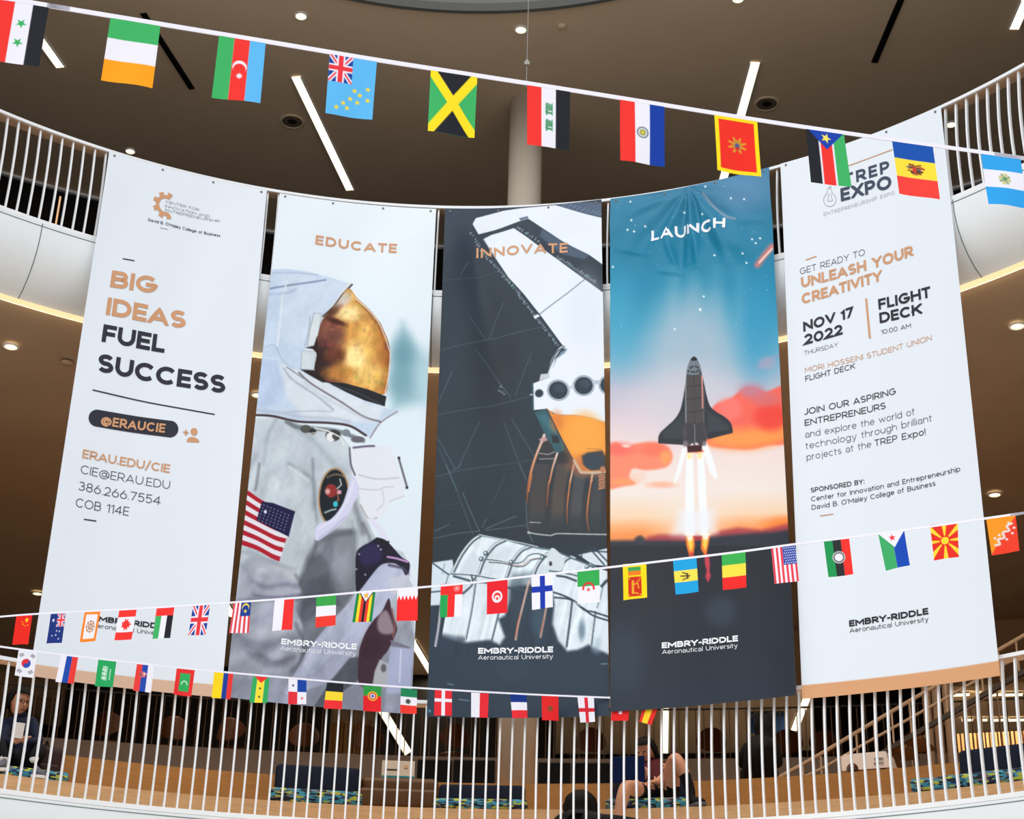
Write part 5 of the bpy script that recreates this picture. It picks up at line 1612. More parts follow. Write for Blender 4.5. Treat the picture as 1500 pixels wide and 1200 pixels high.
    p.fill(K((606, 165), (718, 160), (716, 208), (612, 215)), (60, 18, 26), 2)
    for x in (590, 600, 735):
        u = K((x, 150))[0]; p.ell(u[0], u[1], 3, 4, (120, 112, 118), 2.5, .8)
B4.build(240, 770, paint4)
B4.text(('title_lettering', 'ink_white', None), 'LAUNCH', (954, 353), (1062.5, 334), 15.8, .225, .13)
B4.text(ER('ink_white'), 'EMBRY-RIDDLE', (969.5, 950), (1081.5, 939.8), 8.6, .255, .07)
B4.text(ER('ink_white'), 'Aeronautical University', (970, 958.5), (1080.8, 949.2), 6.6, .11, .10)
B4.finish()

# -- expo banner
B5 = Banner((1143, 240), (1378, 156), (1175, 1024), (1465, 990), .075, folds_soft(8, .007), 'white expo banner with event date in dark and tan letters above a tan hem')
def paint5(p, U, V):
    hem(B5, p, U, V, (1175, 1004), (1463, 968), (216, 160, 116))
B5.build(60, 760, paint5)
KN = ('lettering', 'ink_navy', 'slate logo lettering')
GY = ('lettering', 'ink_grey', 'pale grey lettering')
B5.text(KN, 'TREP', (1237, 272.5), (1304, 252.5), 17, .22, .2)
B5.text(KN, 'EXPO', (1232, 295.5), (1307, 276), 19.5, .23, .09)
B5.text(GY, 'ENTREPRENEURSHIP EXPO', (1206.7, 316.6), (1311, 285), 5.2, .11, .2)
B5.rule(TN, (1200, 252), (1244, 242.5), 1.2, 6); B5.rule(TN, (1244, 242.5), (1308, 219.5), 1.3, 6)
BU = ('bulb_icon', 'ink_grey', 'pale outline of a light bulb')
bp = [(1215.5 + 9.2 * math.cos(a), 292.5 + 10 * math.sin(a)) for a in [-1.1 + (2 * PI - .95) * i / 16 for i in range(17)]]
bp = [(1217.6, 277)] + [(1218.2, 281)] + bp + [(1211.5, 282), (1211.8, 278)]
for a, b in zip(bp, bp[1:]):
    B5.rule(BU, a, b, .9, 1)
for a, b in (((1211.5, 276.5), (1218, 275)), ((1213, 274), (1217.5, 273)), ((1214, 283), (1212.5, 295)), ((1216.5, 283), (1219.5, 294)), ((1212.5, 295), (1219.5, 294))):
    B5.rule(BU, a, b, .8, 1)
B5.rule(TN, (1180.3, 381), (1196, 375.3), 1.6, 3)
B5.text(K2, 'GET READY TO', (1172, 402.3), (1267.5, 374), 9.2, .085, .09)
B5.text(TN, 'UNLEASH YOUR', (1173.8, 422), (1338.2, 375), 15.4, .225, .07)
B5.text(TN, 'CREATIVITY', (1174.7, 446), (1292.5, 411), 15.4, .225, .07)
B5.text(K1, 'NOV 17', (1177, 486.3), (1250.7, 464.3), 15.2, .225, .07)
B5.text(K1, '2022', (1178.4, 506), (1235, 490), 15.2, .225, .07)
B5.rule(TN, (1269, 437.5), (1274.4, 496), 3, 8)
B5.text(K1, 'FLIGHT', (1287.4, 454), (1364, 435.3), 15.6, .225, .07)
B5.text(K1, 'DECK', (1289, 474), (1351.2, 460), 15.6, .225, .07)
B5.text(K2, 'THURSDAY', (1178.4, 520.7), (1228, 507.8), 6.2, .085, .09)
B5.text(K2, '10:00 AM', (1291, 490.2), (1335, 480.2), 6.7, .11, .09)
B5.text(TN, 'MORI HOSSEINI STUDENT UNION', (1179.3, 546.4), (1365.6, 498.7), 7.8, .11, .09)
B5.text(K1, 'FLIGHT DECK', (1180, 559.2), (1252.9, 540), 8, .125, .09)
B5.text(K1, 'JOIN OUR ASPIRING', (1178, 608.5), (1312.7, 577.6), 9.2, .135, .09)
B5.text(K1, 'ENTREPRENEURS', (1179.2, 624.4), (1297.8, 598.7), 9.2, .135, .09)
B5.text(K2, 'and explore the world of', (1179.8, 641.8), (1340.7, 607.8), 9.4, .08, .09)
B5.text(K2, 'technology through brilliant', (1180.5, 658.3), (1365.8, 617), 9.4, .08, .09)
B5.text(K2, 'projects at the', (1182, 674.8), (1276.5, 655), 9.4, .08, .09)
B5.text(K1, 'TREP Expo!', (1281.5, 654), (1356.3, 637.2), 9.4, .115, .09)
B5.text(K1, 'SPONSORED BY:', (1187.9, 722), (1266.5, 708.6), 7, .16, .09)
B5.text(K1, 'Center for Innovation and Entrepreneurship', (1188.4, 735), (1406.8, 690.3), 7, .12, .09)
B5.text(K1, "David B. O'Maley College of Business", (1189.3, 747.2), (1370.7, 711.4), 7, .12, .09)
B5.rule(TN, (1201.2, 756), (1221, 753), 1.4, 3)
B5.text(ER('ink_dark'), 'EMBRY-RIDDLE', (1244.3, 918.5), (1360.3, 900), 9.4, .255, .07)
B5.text(ER('ink_dark'), 'Aeronautical University', (1245, 927.5), (1360.3, 910.3), 6.8, .11, .10)
B5.finish()

# ------------------------------------------------------------------ flag strings
G, RD, BL, WH, BK, YE, SK, ORG = (60, 176, 98), (240, 50, 44), (14, 62, 158), (236, 234, 244), (28, 30, 38), (252, 214, 40), (92, 182, 238), (252, 160, 20)
CRS = 1.42                                  # a flag's height in widths


def hs(p, *cols):
    n = len(cols)
    for i, c in enumerate(cols):
        p.rect(-.1, CRS * i / n - (.1 if i == 0 else 0), 1.1, CRS * (i + 1) / n + (.1 if i == n - 1 else 0), c, .02)


def vs(p, *cols, at=None):
    n = len(cols)
    at = at or [i / n for i in range(n + 1)]
    for i, c in enumerate(cols):
        p.rect(at[i] - (.1 if i == 0 else 0), -.1, at[i + 1] + (.1 if i == n - 1 else 0), CRS + .1, c, .02)


def jack(p, x0, y0, x1, y1, red=(232, 50, 60), blue=(20, 62, 150), k=1.0):
    w, h = x1 - x0, y1 - y0
    q = min(w, h)
    p.rect(x0, y0, x1, y1, blue, .015)
    sub = Paint(p.X, p.Y, (0, 0, 0)); sub.C[:] = p.C
    for a, b in (((x0, y0), (x1, y1)), ((x1, y0), (x0, y1))):
        sub.line([a, b], .2 * q, WH, .02)
        sub.line([a, b], .07 * q, red, .02)
    cx, cy = (x0 + x1) / 2, (y0 + y1) / 2
    sub.rect(cx - .17 * q, y0, cx + .17 * q, y1, WH, .02); sub.rect(x0, cy - .17 * q, x1, cy + .17 * q, WH, .02)
    sub.rect(cx - .1 * q, y0, cx + .1 * q, y1, red, .02); sub.rect(x0, cy - .1 * q, x1, cy + .1 * q, red, .02)
    ins = (p.X >= x0) & (p.X <= x1) & (p.Y >= y0) & (p.Y <= y1)
    p.C[ins] = sub.C[ins]


def f_syria(p):
    vs(p, RD, WH, BK, at=[0, .355, .70, 1]); p.star(.53, .49, .11, G, rot=.2); p.star(.52, .93, .11, G, rot=.2)
def f_ireland(p): hs(p, G, WH, ORG)
def f_azer(p):
    vs(p, G, RD, SK); p.crescent(.5, .66, .15, 0, .05, .13, WH, RD); p.star(.51, .86, .07, WH, 8, inner=.6)
def f_tuvalu(p):
    p.C[:] = SK; jack(p, 0, 0, .5, .66)
    for x, y in ((.22, 1.24), (.36, 1.12), (.5, 1.0), (.45, 1.22), (.66, 1.06), (.70, .88), (.86, .72), (.87, .98), (.58, .80)):
        p.star(x, y, .062, YE, inner=.45)
def f_jamaica(p):
    p.C[:] = G; p.fill([(0, 0), (1, 0), (.5, CRS / 2)], BK, .02); p.fill([(0, CRS), (1, CRS), (.5, CRS / 2)], BK, .02)
    p.line([(0, 0), (1, CRS)], .2, (252, 222, 30), .02); p.line([(1, 0), (0, CRS)], .2, (252, 222, 30), .02)
def scrib(p, x, y0, y1, col, w=.03):
    r = np.random.RandomState(5)
    p.line([(x + .06, y0), (x + .06, y1)], w * .7, col, .03, .8)
    for k in range(7):
        y = y0 + (y1 - y0) * (k + .2) / 7
        p.line([(x - .06 + r.uniform(-.02, .02), y), (x + .05, y + r.uniform(-.02, .05))], w, col, .03)
        if k % 2:
            p.line([(x - .08, y), (x - .07, y + .07)], w, col, .03)
def f_iraq(p): vs(p, RD, WH, BK); scrib(p, .52, .36, .64, (60, 140, 90)); scrib(p, .52, .76, 1.02, (60, 140, 90))
def f_paraguay(p):
    vs(p, RD, WH, (8, 58, 160)); p.ell(.5, .70, .135, .135, (120, 130, 140), .03); p.ell(.5, .70, .10, .10, WH, .03); p.ell(.5, .70, .075, .075, (150, 160, 90), .03); p.ell(.5, .7, .03, .03, YE, .03)
def f_monte(p):
    p.C[:] = (255, 220, 20); p.rect(.09, .09, .91, CRS - .09, (238, 44, 30), .02)
    for a in range(8):
        t = a * PI / 4 + .4; p.line([(.5, .70), (.5 + .2 * math.cos(t), .70 + .18 * math.sin(t))], .05, (220, 160, 40), .03)
    p.ell(.5, .70, .12, .13, (196, 140, 50), .04); p.ell(.5, .72, .055, .07, (80, 90, 140), .03); p.ell(.5, .78, .05, .04, (200, 40, 40), .03)
def f_ssudan(p):
    vs(p, BK, WH, RD, WH, G, at=[0, .30, .345, .645, .69, 1]); p.fill([(.02, 0), (.98, 0), (.5, .50)], (16, 62, 170), .02); p.star(.5, .20, .14, (255, 226, 90), rot=-1.2)
def f_moldova(p):
    hs(p, (16, 80, 172), (252, 222, 60), (244, 64, 56)); r = np.random.RandomState(3)
    for _ in range(26):
        x, y = .5 + r.uniform(-.17, .17), .71 + r.uniform(-.13, .13); p.line([(x - .05, y), (x + .05, y + r.uniform(-.03, .03))], .03, ((60, 40, 30), (120, 60, 40), (170, 60, 50), (60, 90, 120))[r.randint(4)], .03)
    p.ell(.47, .72, .05, .08, (210, 60, 50), .03)
def f_guate(p):
    hs(p, (44, 160, 232), WH, (44, 160, 232)); p.ell(.5, .7, .15, .15, (200, 210, 190), .04); r = np.random.RandomState(2)
    for a in range(8):
        t = a * PI / 4 + .3; p.line([(.5, .7), (.5 + .14 * math.cos(t), .7 + .14 * math.sin(t))], .03, ((210, 180, 60), (120, 140, 90))[a % 2], .03)
    p.ell(.5, .7, .05, .05, (90, 150, 120), .03)
def f_china(p):
    p.C[:] = (232, 36, 26); p.star(.70, .26, .15, (255, 206, 30))
    for x, y in ((.50, .46), (.64, .54), (.80, .50), (.42, .34)): p.star(x, y, .05, (255, 206, 30))
def f_aus(p):
    p.C[:] = (24, 48, 122); jack(p, .48, 0, 1, .66); p.star(.24, .32, .11, WH, 7)
    for x, y in ((.74, .86), (.30, 1.06), (.74, 1.22), (.54, 1.04), (.56, .84)): p.star(x, y, .06, WH, 7)
def f_wheel(p):
    p.C[:] = (244, 130, 30); p.rect(.14, .14, .86, CRS - .14, (236, 234, 240), .02); b = (170, 100, 50)
    for r_ in (.24, .13): p.line([(.5 + r_ * math.cos(t * PI / 10), .71 + r_ * 1.05 * math.sin(t * PI / 10)) for t in range(20)], .035, b, .03, closed=True)
    for a in range(8):
        t = a * PI / 4; p.line([(.5 + .05 * math.cos(t), .71 + .05 * math.sin(t)), (.5 + .29 * math.cos(t), .71 + .29 * math.sin(t))], .03, b, .03)
def f_canada(p):
    hs(p, RD, WH, RD); p.rect(0, .36, 1, 1.06, WH, .02)
    p.fill([(.86, .71), (.70, .66), (.74, .56), (.62, .60), (.60, .44), (.52, .52), (.42, .42), (.42, .56), (.28, .60), (.30, .71), (.28, .82), (.42, .86), (.42, 1.0), (.52, .90), (.60, .98), (.62, .82), (.74, .86), (.70, .76)], RD, .03)
def f_uae(p): vs(p, G, WH, BK); p.rect(-.1, -.1, 1.1, .40, RD, .02)
def f_uk(p): jack(p, 0, 0, 1, CRS, (230, 50, 60), (24, 58, 150))
def f_malaysia(p):
    for i in range(9): p.rect(i / 9, -.1, (i + 1) / 9, CRS + .1, (222, 60, 70) if i % 2 == 0 else WH, .02)
    p.rect(.46, -.1, 1.1, .66, (18, 58, 142), .02); p.crescent(.72, .28, .2, .0, .06, .17, (240, 210, 70), (18, 58, 142)); p.star(.72, .44, .11, (240, 210, 70), 9)
def f_half(p): vs(p, WH, (238, 44, 44))
def f_half2(p): vs(p, WH, (228, 40, 52))
def f_italy(p): hs(p, (54, 160, 70), WH, (236, 56, 44))
def f_zim(p):
    vs(p, (16, 130, 60), (252, 212, 40), (226, 50, 36), BK, (226, 50, 36), (252, 212, 40), (16, 130, 60))
    p.fill([(.1, 0), (.96, 0), (.53, .56)], BK, .02); p.fill([(.16, 0), (.9, 0), (.53, .48)], WH, .02); p.star(.53, .2, .16, (222, 70, 40)); p.ell(.53, .2, .07, .09, (230, 200, 60), .03)
def f_bahrain(p):
    p.C[:] = (240, 40, 40); p.fill([(-.1, -.1), (1.1, -.1), (1.1, .3)] + [q for k in range(5, -1, -1) for q in (((k + .5) / 5.5, .30), ((k) / 5.5, .52))] + [(-.1, .3)], WH, .02)
def f_oman(p):
    vs(p, (30, 160, 80), (236, 40, 40), WH, at=[0, .34, .66, 1]); p.rect(-.1, -.1, 1.1, .48, (236, 40, 40), .02)
    for a in range(6):
        t = a * PI / 6; p.line([(.74 - .15 * math.cos(t), .22 - .15 * math.sin(t)), (.74 + .15 * math.cos(t), .22 + .15 * math.sin(t))], .02, (246, 190, 190), .03)
    p.rect(.34, .40, .66, CRS + .1, (236, 40, 40), .02)
def f_tunisia(p):
    p.C[:] = (228, 30, 42); p.ell(.5, .72, .25, .25, WH, .02); p.crescent(.5, .72, .17, .0, .07, .13, RD, WH); p.star(.5, .80, .1, RD)
def f_finland(p): p.C[:] = WH; p.rect(.40, -.1, .64, CRS + .1, (20, 52, 168), .02); p.rect(-.1, .50, 1.1, .74, (20, 52, 168), .02)
def f_algeria(p):
    hs(p, (50, 168, 80), WH); red = (226, 50, 50); 
    p.line([(.5 + .24 * math.cos(t), .82 + .24 * math.sin(t)) for t in np.linspace(PI * .98, 2 * PI + .06, 16)], .085, red, .03); p.star(.5, .86, .10, red)
def f_lanka(p):
    p.C[:] = (252, 216, 20); p.rect(.22, .14, .76, .30, (60, 160, 80), .02); p.rect(.22, .30, .76, .48, (236, 124, 30), .02); p.rect(.22, .54, .78, 1.32, (206, 42, 20), .02)
    r = np.random.RandomState(8)
    p.line([(.42, .72), (.42, 1.18)], .1, (230, 170, 40), .04); p.line([(.42, .86), (.62, .80), (.66, 1.0)], .05, (230, 170, 40), .03); p.line([(.40, 1.16), (.64, 1.22)], .05, (230, 170, 40), .03); p.line([(.6, .74), (.7, .68)], .04, (230, 170, 40), .03)
    for x, y in ((.27, .6), (.73, .6), (.27, 1.26), (.73, 1.26)): p.ell(x, y, .03, .03, (230, 170, 40), .03)
def f_barb(p):
    hs(p, (26, 160, 220), (252, 222, 80), (26, 160, 220)); k = (30, 30, 40)
    p.line([(.28, .70), (.66, .72)], .045, k, .03); p.line([(.36, .56), (.46, .60), (.60, .64)], .04, k, .03); p.line([(.36, .86), (.46, .82), (.60, .78)], .04, k, .03); p.line([(.54, .62), (.56, .82)], .04, k, .03)
def f_mali(p): hs(p, (58, 174, 80), (252, 222, 70), (236, 40, 36))
def f_usa(p):
    for i in range(11): p.rect(i / 11, -.1, (i + 1) / 11, CRS + .1, (228, 54, 70) if i % 2 == 0 else WH, .02)
    p.rect(.46, -.1, 1.1, .72, (44, 66, 158), .02)
    for i in range(6):
        for j in range(7): p.ell(.53 + i * .085 + (j % 2) * .03, .06 + j * .1, .024, .024, (220, 224, 240), .02)
def f_malawi(p):
    vs(p, (26, 146, 78), (40, 42, 46), (240, 48, 40)); p.ell(.51, .70, .26, .24, (176, 176, 176), .03); p.ell(.51, .70, .2, .185, (60, 62, 66), .02); p.ell(.51, .70, .165, .15, WH, .02)
def f_djib(p):
    vs(p, (60, 168, 100), (14, 70, 176), at=[0, .5, 1]); p.fill([(-.1, -.1), (1.1, -.1), (1.0, .02), (.54, .62), (.0, .02)], WH, .02); p.star(.5, .24, .14, (232, 46, 56))
def f_maced(p):
    p.C[:] = (226, 44, 30); y = (252, 212, 50)
    for a in range(8):
        t = a * PI / 4; c = (.5, .7); R_ = 1.2; w = .13
        p.fill([c, (c[0] + R_ * math.cos(t - w), c[1] + R_ * math.sin(t - w)), (c[0] + R_ * math.cos(t + w), c[1] + R_ * math.sin(t + w))], y, .02)
    p.ell(.5, .7, .2, .2, (226, 44, 30), .02); p.ell(.5, .7, .15, .15, y, .02)
def f_bhutan(p):
    p.C[:] = (244, 146, 26); p.fill([(1.1, -.1), (1.1, CRS + .1), (-.1, CRS + .1)], (232, 60, 34), .02)
    q = spl([(.84, .32), (.66, .40), (.72, .58), (.50, .62), (.52, .82), (.30, .86), (.34, 1.04), (.18, 1.06)], 5); p.line(q, .08, (226, 216, 214), .04)
    for x, y in ((.9, .5), (.82, .7), (.6, .9), (.2, .8), (.36, .7), (.74, .28)): p.ell(x, y, .05, .045, (226, 216, 214), .04)
def f_korea(p):
    p.C[:] = (232, 232, 240); p.ell(.5, .70, .24, .24, (36, 74, 170), .02)
    p.fill([(.5 - .24 * math.sin(t) , .70 - .24 * math.cos(t)) for t in np.linspace(0, PI, 14)], (222, 44, 56), .02)
    p.ell(.5, .58, .12, .12, (222, 44, 56), .02); p.ell(.5, .82, .12, .12, (36, 74, 170), .02)
    for (x, y, s) in ((.2, .28, 1), (.8, .28, -1), (.2, 1.14, -1), (.8, 1.14, 1)):
        for k in (-1, 0, 1): p.line([(x - .09 + k * .04 * s, y + .05 * s + k * .05), (x + .09 + k * .04 * s, y - .05 * s + k * .05)], .026, (50, 50, 60), .03)
def f_russia(p): vs(p, WH, (22, 72, 168), (232, 56, 52))
def f_saudi(p): p.C[:] = (34, 164, 92); scrib(p, .40, .34, 1.1, (226, 240, 230), .05); scrib(p, .50, .36, 1.1, (226, 240, 230), .045); p.line([(.74, .48), (.74, 1.04)], .04, (226, 240, 230), .03)
def f_serbia(p): vs(p, (232, 60, 54), (30, 72, 170), WH); p.ell(.42, .54, .2, .15, (206, 120, 120), .05); p.ell(.5, .54, .12, .13, (200, 60, 60), .04); p.line([(.42, .5), (.62, .5)], .04, WH, .03); p.line([(.5, .44), (.5, .64)], .04, WH, .03); p.ell(.3, .54, .06, .1, (150, 70, 90), .04)
def f_maldives(p): p.C[:] = (228, 44, 46); p.rect(.24, .26, .80, 1.2, (46, 172, 92), .02); p.line([(.52 + .16 * math.cos(t), .86 + .2 * math.sin(t)) for t in np.linspace(PI * 1.05, PI * 1.95, 12)], .05, (226, 240, 230), .03)
def f_colombia(p): vs(p, (254, 212, 24), (22, 62, 150), (232, 52, 50), at=[0, .5, .75, 1])
def f_saotome(p):
    vs(p, (48, 170, 92), (250, 222, 60), (48, 170, 92), at=[0, .28, .72, 1]); p.fill([(.04, -.05), (.98, -.05), (.52, .34)], (236, 50, 42), .02); p.star(.5, .64, .09, (30, 32, 30)); p.star(.5, 1.1, .09, (30, 32, 30))
def f_panama(p): p.C[:] = WH; p.rect(.5, -.1, 1.1, .71, (16, 64, 160), .02); p.rect(-.1, .71, .5, CRS + .1, (228, 46, 58), .02); p.star(.26, .35, .1, (30, 70, 150)); p.star(.76, 1.08, .1, (228, 60, 66))
def f_belgium(p): hs(p, BK, (250, 214, 50), (236, 46, 50))
def f_portugal(p):
    p.C[:] = (226, 30, 38); p.rect(-.1, -.1, 1.1, .56, (44, 150, 66), .02); p.ell(.52, .56, .28, .26, (240, 190, 40), .02); p.ell(.52, .56, .21, .2, (206, 40, 44), .02); p.ell(.52, .56, .14, .14, WH, .02)
    p.line([(.44, .56), (.6, .56)], .06, (44, 60, 140), .03); p.line([(.52, .48), (.52, .64)], .06, (44, 60, 140), .03)
def f_mexico(p): hs(p, (26, 130, 82), WH, (236, 56, 46)); p.ell(.47, .72, .16, .13, (110, 116, 106), .05); p.ell(.46, .70, .08, .07, (52, 58, 50), .04); p.line([(.34, .8), (.5, .86), (.6, .76)], .04, (60, 70, 56), .03)
def f_denmark(p): p.C[:] = (228, 40, 52); p.rect(.40, -.1, .60, CRS + .1, WH, .02); p.rect(-.1, .46, 1.1, .64, WH, .02)
def f_france(p): hs(p, (10, 48, 130), WH, (232, 44, 52))
def f_morocco(p): p.C[:] = (224, 34, 36); p.ell(.5, .74, .15, .15, (110, 80, 44), .05); p.star(.5, .74, .13, (70, 96, 56)); p.ell(.5, .74, .05, .05, (196, 60, 40), .04)
def f_england(p): p.C[:] = WH; p.rect(.40, -.1, .62, CRS + .1, (222, 40, 56), .02); p.rect(-.1, .62, 1.1, .84, (214, 40, 54), .02)
def f_swiss(p): p.C[:] = (226, 34, 32); p.rect(.40, .30, .60, 1.0, WH, .02); p.rect(.2, .58, .8, .78, WH, .02)
def f_spain(p): vs(p, (222, 50, 34), (250, 206, 40), (222, 46, 36), at=[0, .22, .66, 1])


def bunting(name, label, pa, pb, path, tape_w, flags, group, nu, ends=None):
    """a straight run of tape between two points in space, flags hanging from it in its vertical plane"""
    d = pb - pa
    n = np.cross(d, (0, 0, 1.0)); n[2] = 0; n /= np.linalg.norm(n)
    if n @ (EYE - pa) < 0:
        n = -n
    pts = [on_plane(x, y, pa, n) for x, y in path]
    if ends:                                # the tape runs on beyond the picture
        pts = [pts[0] + (pts[0] - pts[1]) / np.linalg.norm(pts[0] - pts[1]) * ends[0]] + pts if ends[0] else pts
        pts = pts + [pts[-1] + (pts[-1] - pts[-2]) / np.linalg.norm(pts[-1] - pts[-2]) * ends[1]] if ends[1] else pts
    pts = list(spl(pts, 6))
    mb = MB()
    V, F = [], []
    for p in pts:
        V += [p + n * .002 + (0, 0, tape_w / 2), p + n * .002 - (0, 0, tape_w / 2), p - n * .001 - (0, 0, tape_w / 2), p - n * .001 + (0, 0, tape_w / 2)]
    for i in range(len(pts) - 1):
        for k in range(4):
            F.append((i * 4 + k, i * 4 + (k + 1) % 4, i * 4 + (k + 1) % 4 + 4, i * 4 + k + 4))
    F += [(3, 2, 1, 0), tuple(len(V) - 4 + k for k in range(4))]
    mb.add(V, F)
    t = tag(obj('flag_tape', mb, MT['tape']), label, 'string')
    r = np.random.RandomState(len(flags))
    for (fn, lab, q) in flags:
        c = [on_plane(x, y, pa, n) for x, y in q]
        nv = int(nu * CRS)
        V_, U_ = np.meshgrid(np.linspace(0, 1, nv + 1), np.linspace(0, 1, nu + 1), indexing='ij')
        U_, V_ = U_.ravel(), V_.ravel()
        P = (c[0][None] * ((1 - U_) * (1 - V_))[:, None] + c[1][None] * (U_ * (1 - V_))[:, None] + c[2][None] * (U_ * V_)[:, None] + c[3][None] * ((1 - U_) * V_)[:, None])
        ph, am = r.uniform(0, 6), r.uniform(.5, 1.3)
        w = np.linalg.norm(c[1] - c[0])
        P = P + n[None] * (.0015 + .026 * w * am * V_ * np.sin(U_ * 5 + ph + V_ * 1.5))[:, None]
        p = Paint(U_, V_ * CRS, WH)
        p.soft = .02
        fn(p)
        o = sheet('flag', P, nu, nv, MT['flagcloth'], p.C, base=(c[0] + c[1]) / 2)
        tag(o, lab, 'flag', group)
    return n


def k5(*p): return [(x / 4.286, 880 + y / 4.286) for x, y in p]
def k6(*p): return [(330 + x / 4.286, 820 + y / 4.286) for x, y in p]
def k7(*p): return [(630 + x / 4.286, 780 + y / 4.286) for x, y in p]
def k8(*p): return [(970 + x / 2.83, 740 + y / 2.83) for x, y in p]
def dep(px, py, z):
    d = ray(px, py)
    return EYE + d * (z / (d @ CF))

# nearest string, crossing the top of the picture
T_A, T_B = dep(-60, -14, 4.35), dep(1560, 240, 5.62)
NTOP = bunting('s', 'nearest white flag tape crossing above the banners', T_A, T_B, [(-60, -14), (75, 9), (235, 35.5), (390, 61), (552, 88), (700, 111), (835, 132), (973, 154), (1110, 176), (1235, 194.5), (1366, 213), (1500, 232), (1560, 240)], .0145, [
    (f_syria, 'red, white and black striped flag with two green stars on the nearest string', [(-5, 0), (72, 8), (57, 99), (-20, 87)]),
    (f_ireland, 'flag with green, white and orange level bands on the nearest string', [(162, 25), (235, 37), (223, 130), (148, 117)]),
    (f_azer, 'green, red and blue upright striped flag with a white crescent and star', [(321, 51), (389, 63), (381, 152), (310, 143)]),
    (f_tuvalu, 'sky blue flag with yellow stars and a small red and blue cross corner', [(483, 77), (552, 90), (545, 176), (476, 167)]),
    (f_jamaica, 'black and green flag with a yellow diagonal cross', [(631, 101), (699, 113), (695, 202), (626, 193)]),
    (f_iraq, 'red, white and black upright striped flag with green script in the middle', [(772, 125), (835, 135), (834, 221), (772, 212)]),
    (f_paraguay, 'red, white and blue upright striped flag with a small round emblem', [(908, 146), (973, 157), (974, 244), (908, 236)]),
    (f_monte, 'red flag with a wide yellow border and golden emblem', [(1046, 168), (1109, 178), (1114, 260), (1050, 250)]),
    (f_ssudan, 'black, red and green flag with a blue triangle and yellow star', [(1180, 187), (1236, 197), (1247, 274), (1187, 268)]),
    (f_moldova, 'flag with blue, yellow and red level bands and a brown eagle emblem', [(1306, 205), (1366, 214), (1376, 293), (1317, 284)]),
    (f_guate, 'flag with light blue and white level bands and a small wreath', [(1436, 222), (1494, 230), (1506, 305), (1448, 299)]),
], 'flags on the nearest string', 84, (3.0, 3.5))
# middle string
M_A, M_B = dep(-40, 909, 11.35), dep(1560, 738, 8.45)
bunting('s', 'white flag tape sloping up across the lower part of the banners', M_A, M_B, [(-40, 907), (55, 899.5), (200, 892), (337, 883), (434, 876), (526, 868), (612, 861), (680, 855), (780, 844), (887, 832), (980, 821), (1080, 809), (1164, 797.5), (1260, 785.5), (1352, 773), (1438, 760.5), (1500, 751.5), (1560, 741)], .0125, [
    (f_china, 'plain red flag with yellow stars at its top corner', k5((105, 91), (205, 88), (178, 275), (75, 277))),
    (f_aus, 'dark blue flag with white stars and a red cross corner', k5((320, 84), (415, 78), (388, 265), (292, 270))),
    (f_wheel, 'white flag with an orange frame and a brown wheel', k5((533, 69), (632, 66), (602, 255), (502, 262))),
    (f_canada, 'white flag with red bands at top and bottom and a red leaf', k5((750, 58), (860, 51), (828, 245), (720, 250))),
    (f_uae, 'red topped flag with green, white and black upright bands', k5((985, 44), (1097, 36), (1068, 235), (957, 240))),
    (f_uk, 'blue flag filled by a large red and white cross with diagonals', k5((1213, 27), (1322, 18), (1292, 215), (1185, 220))),
    (f_malaysia, 'red and white pinstriped flag with a yellow moon on blue', k6((55, 268), (163, 261), (148, 460), (25, 463))),
    (f_half, 'half white, half red flag hanging over the spacesuit sleeve', k6((312, 249), (433, 241), (420, 440), (292, 448))),
    (f_italy, 'flag with green, white and red level bands on the sloping middle string', k6((573, 228), (697, 222), (692, 412), (567, 428))),
    (f_zim, 'green, yellow, red and black striped flag with a white triangle', k6((828, 204), (945, 194), (922, 390), (798, 393))),
    (f_bahrain, 'red flag with a zigzag white top', k6((1082, 184), (1210, 178), (1207, 382), (1075, 387))),
    (f_oman, 'red, green and white flag with a pale emblem at its red corner', k7((68, 326), (207, 318), (196, 528), (62, 535))),
    (f_tunisia, 'red flag with a crescent and star in a white disc', k7((358, 301), (488, 290), (485, 505), (357, 517))),
    (f_finland, 'white flag with a blue cross', k7((637, 266), (768, 258), (772, 470), (640, 487))),
    (f_algeria, 'green over white flag with a red crescent and star', k7((925, 238), (1063, 229), (1066, 438), (928, 450))),
    (f_lanka, 'yellow flag with green and orange bars above a golden lion', k7((1210, 201), (1358, 191), (1362, 408), (1215, 428))),
    (f_barb, 'blue and yellow banded flag with a black trident', k8((45, 228), (142, 216), (152, 360), (57, 372))),
    (f_mali, 'flag with green, yellow and red level bands over the dark ground of the shuttle banner', k8((247, 203), (345, 190), (350, 342), (252, 353))),
    (f_usa, 'red and white striped flag with white stars on a blue corner', k8((452, 180), (552, 167), (567, 315), (467, 328))),
    (f_malawi, 'green, black and red upright striped flag with a white disc', k8((670, 150), (775, 135), (793, 288), (690, 300))),
    (f_djib, 'green and blue flag with a white triangle and red star', k8((895, 118), (1003, 103), (1027, 250), (927, 272))),
    (f_maced, 'red flag with a yellow sun and broad rays', k8((1110, 83), (1225, 70), (1230, 215), (1127, 230))),
    (f_bhutan, 'orange and red flag split diagonally by a white dragon', k8((1343, 55), (1465, 40), (1482, 190), (1367, 210))),
], 'flags on the middle string', 52, (1.6, 3.0))
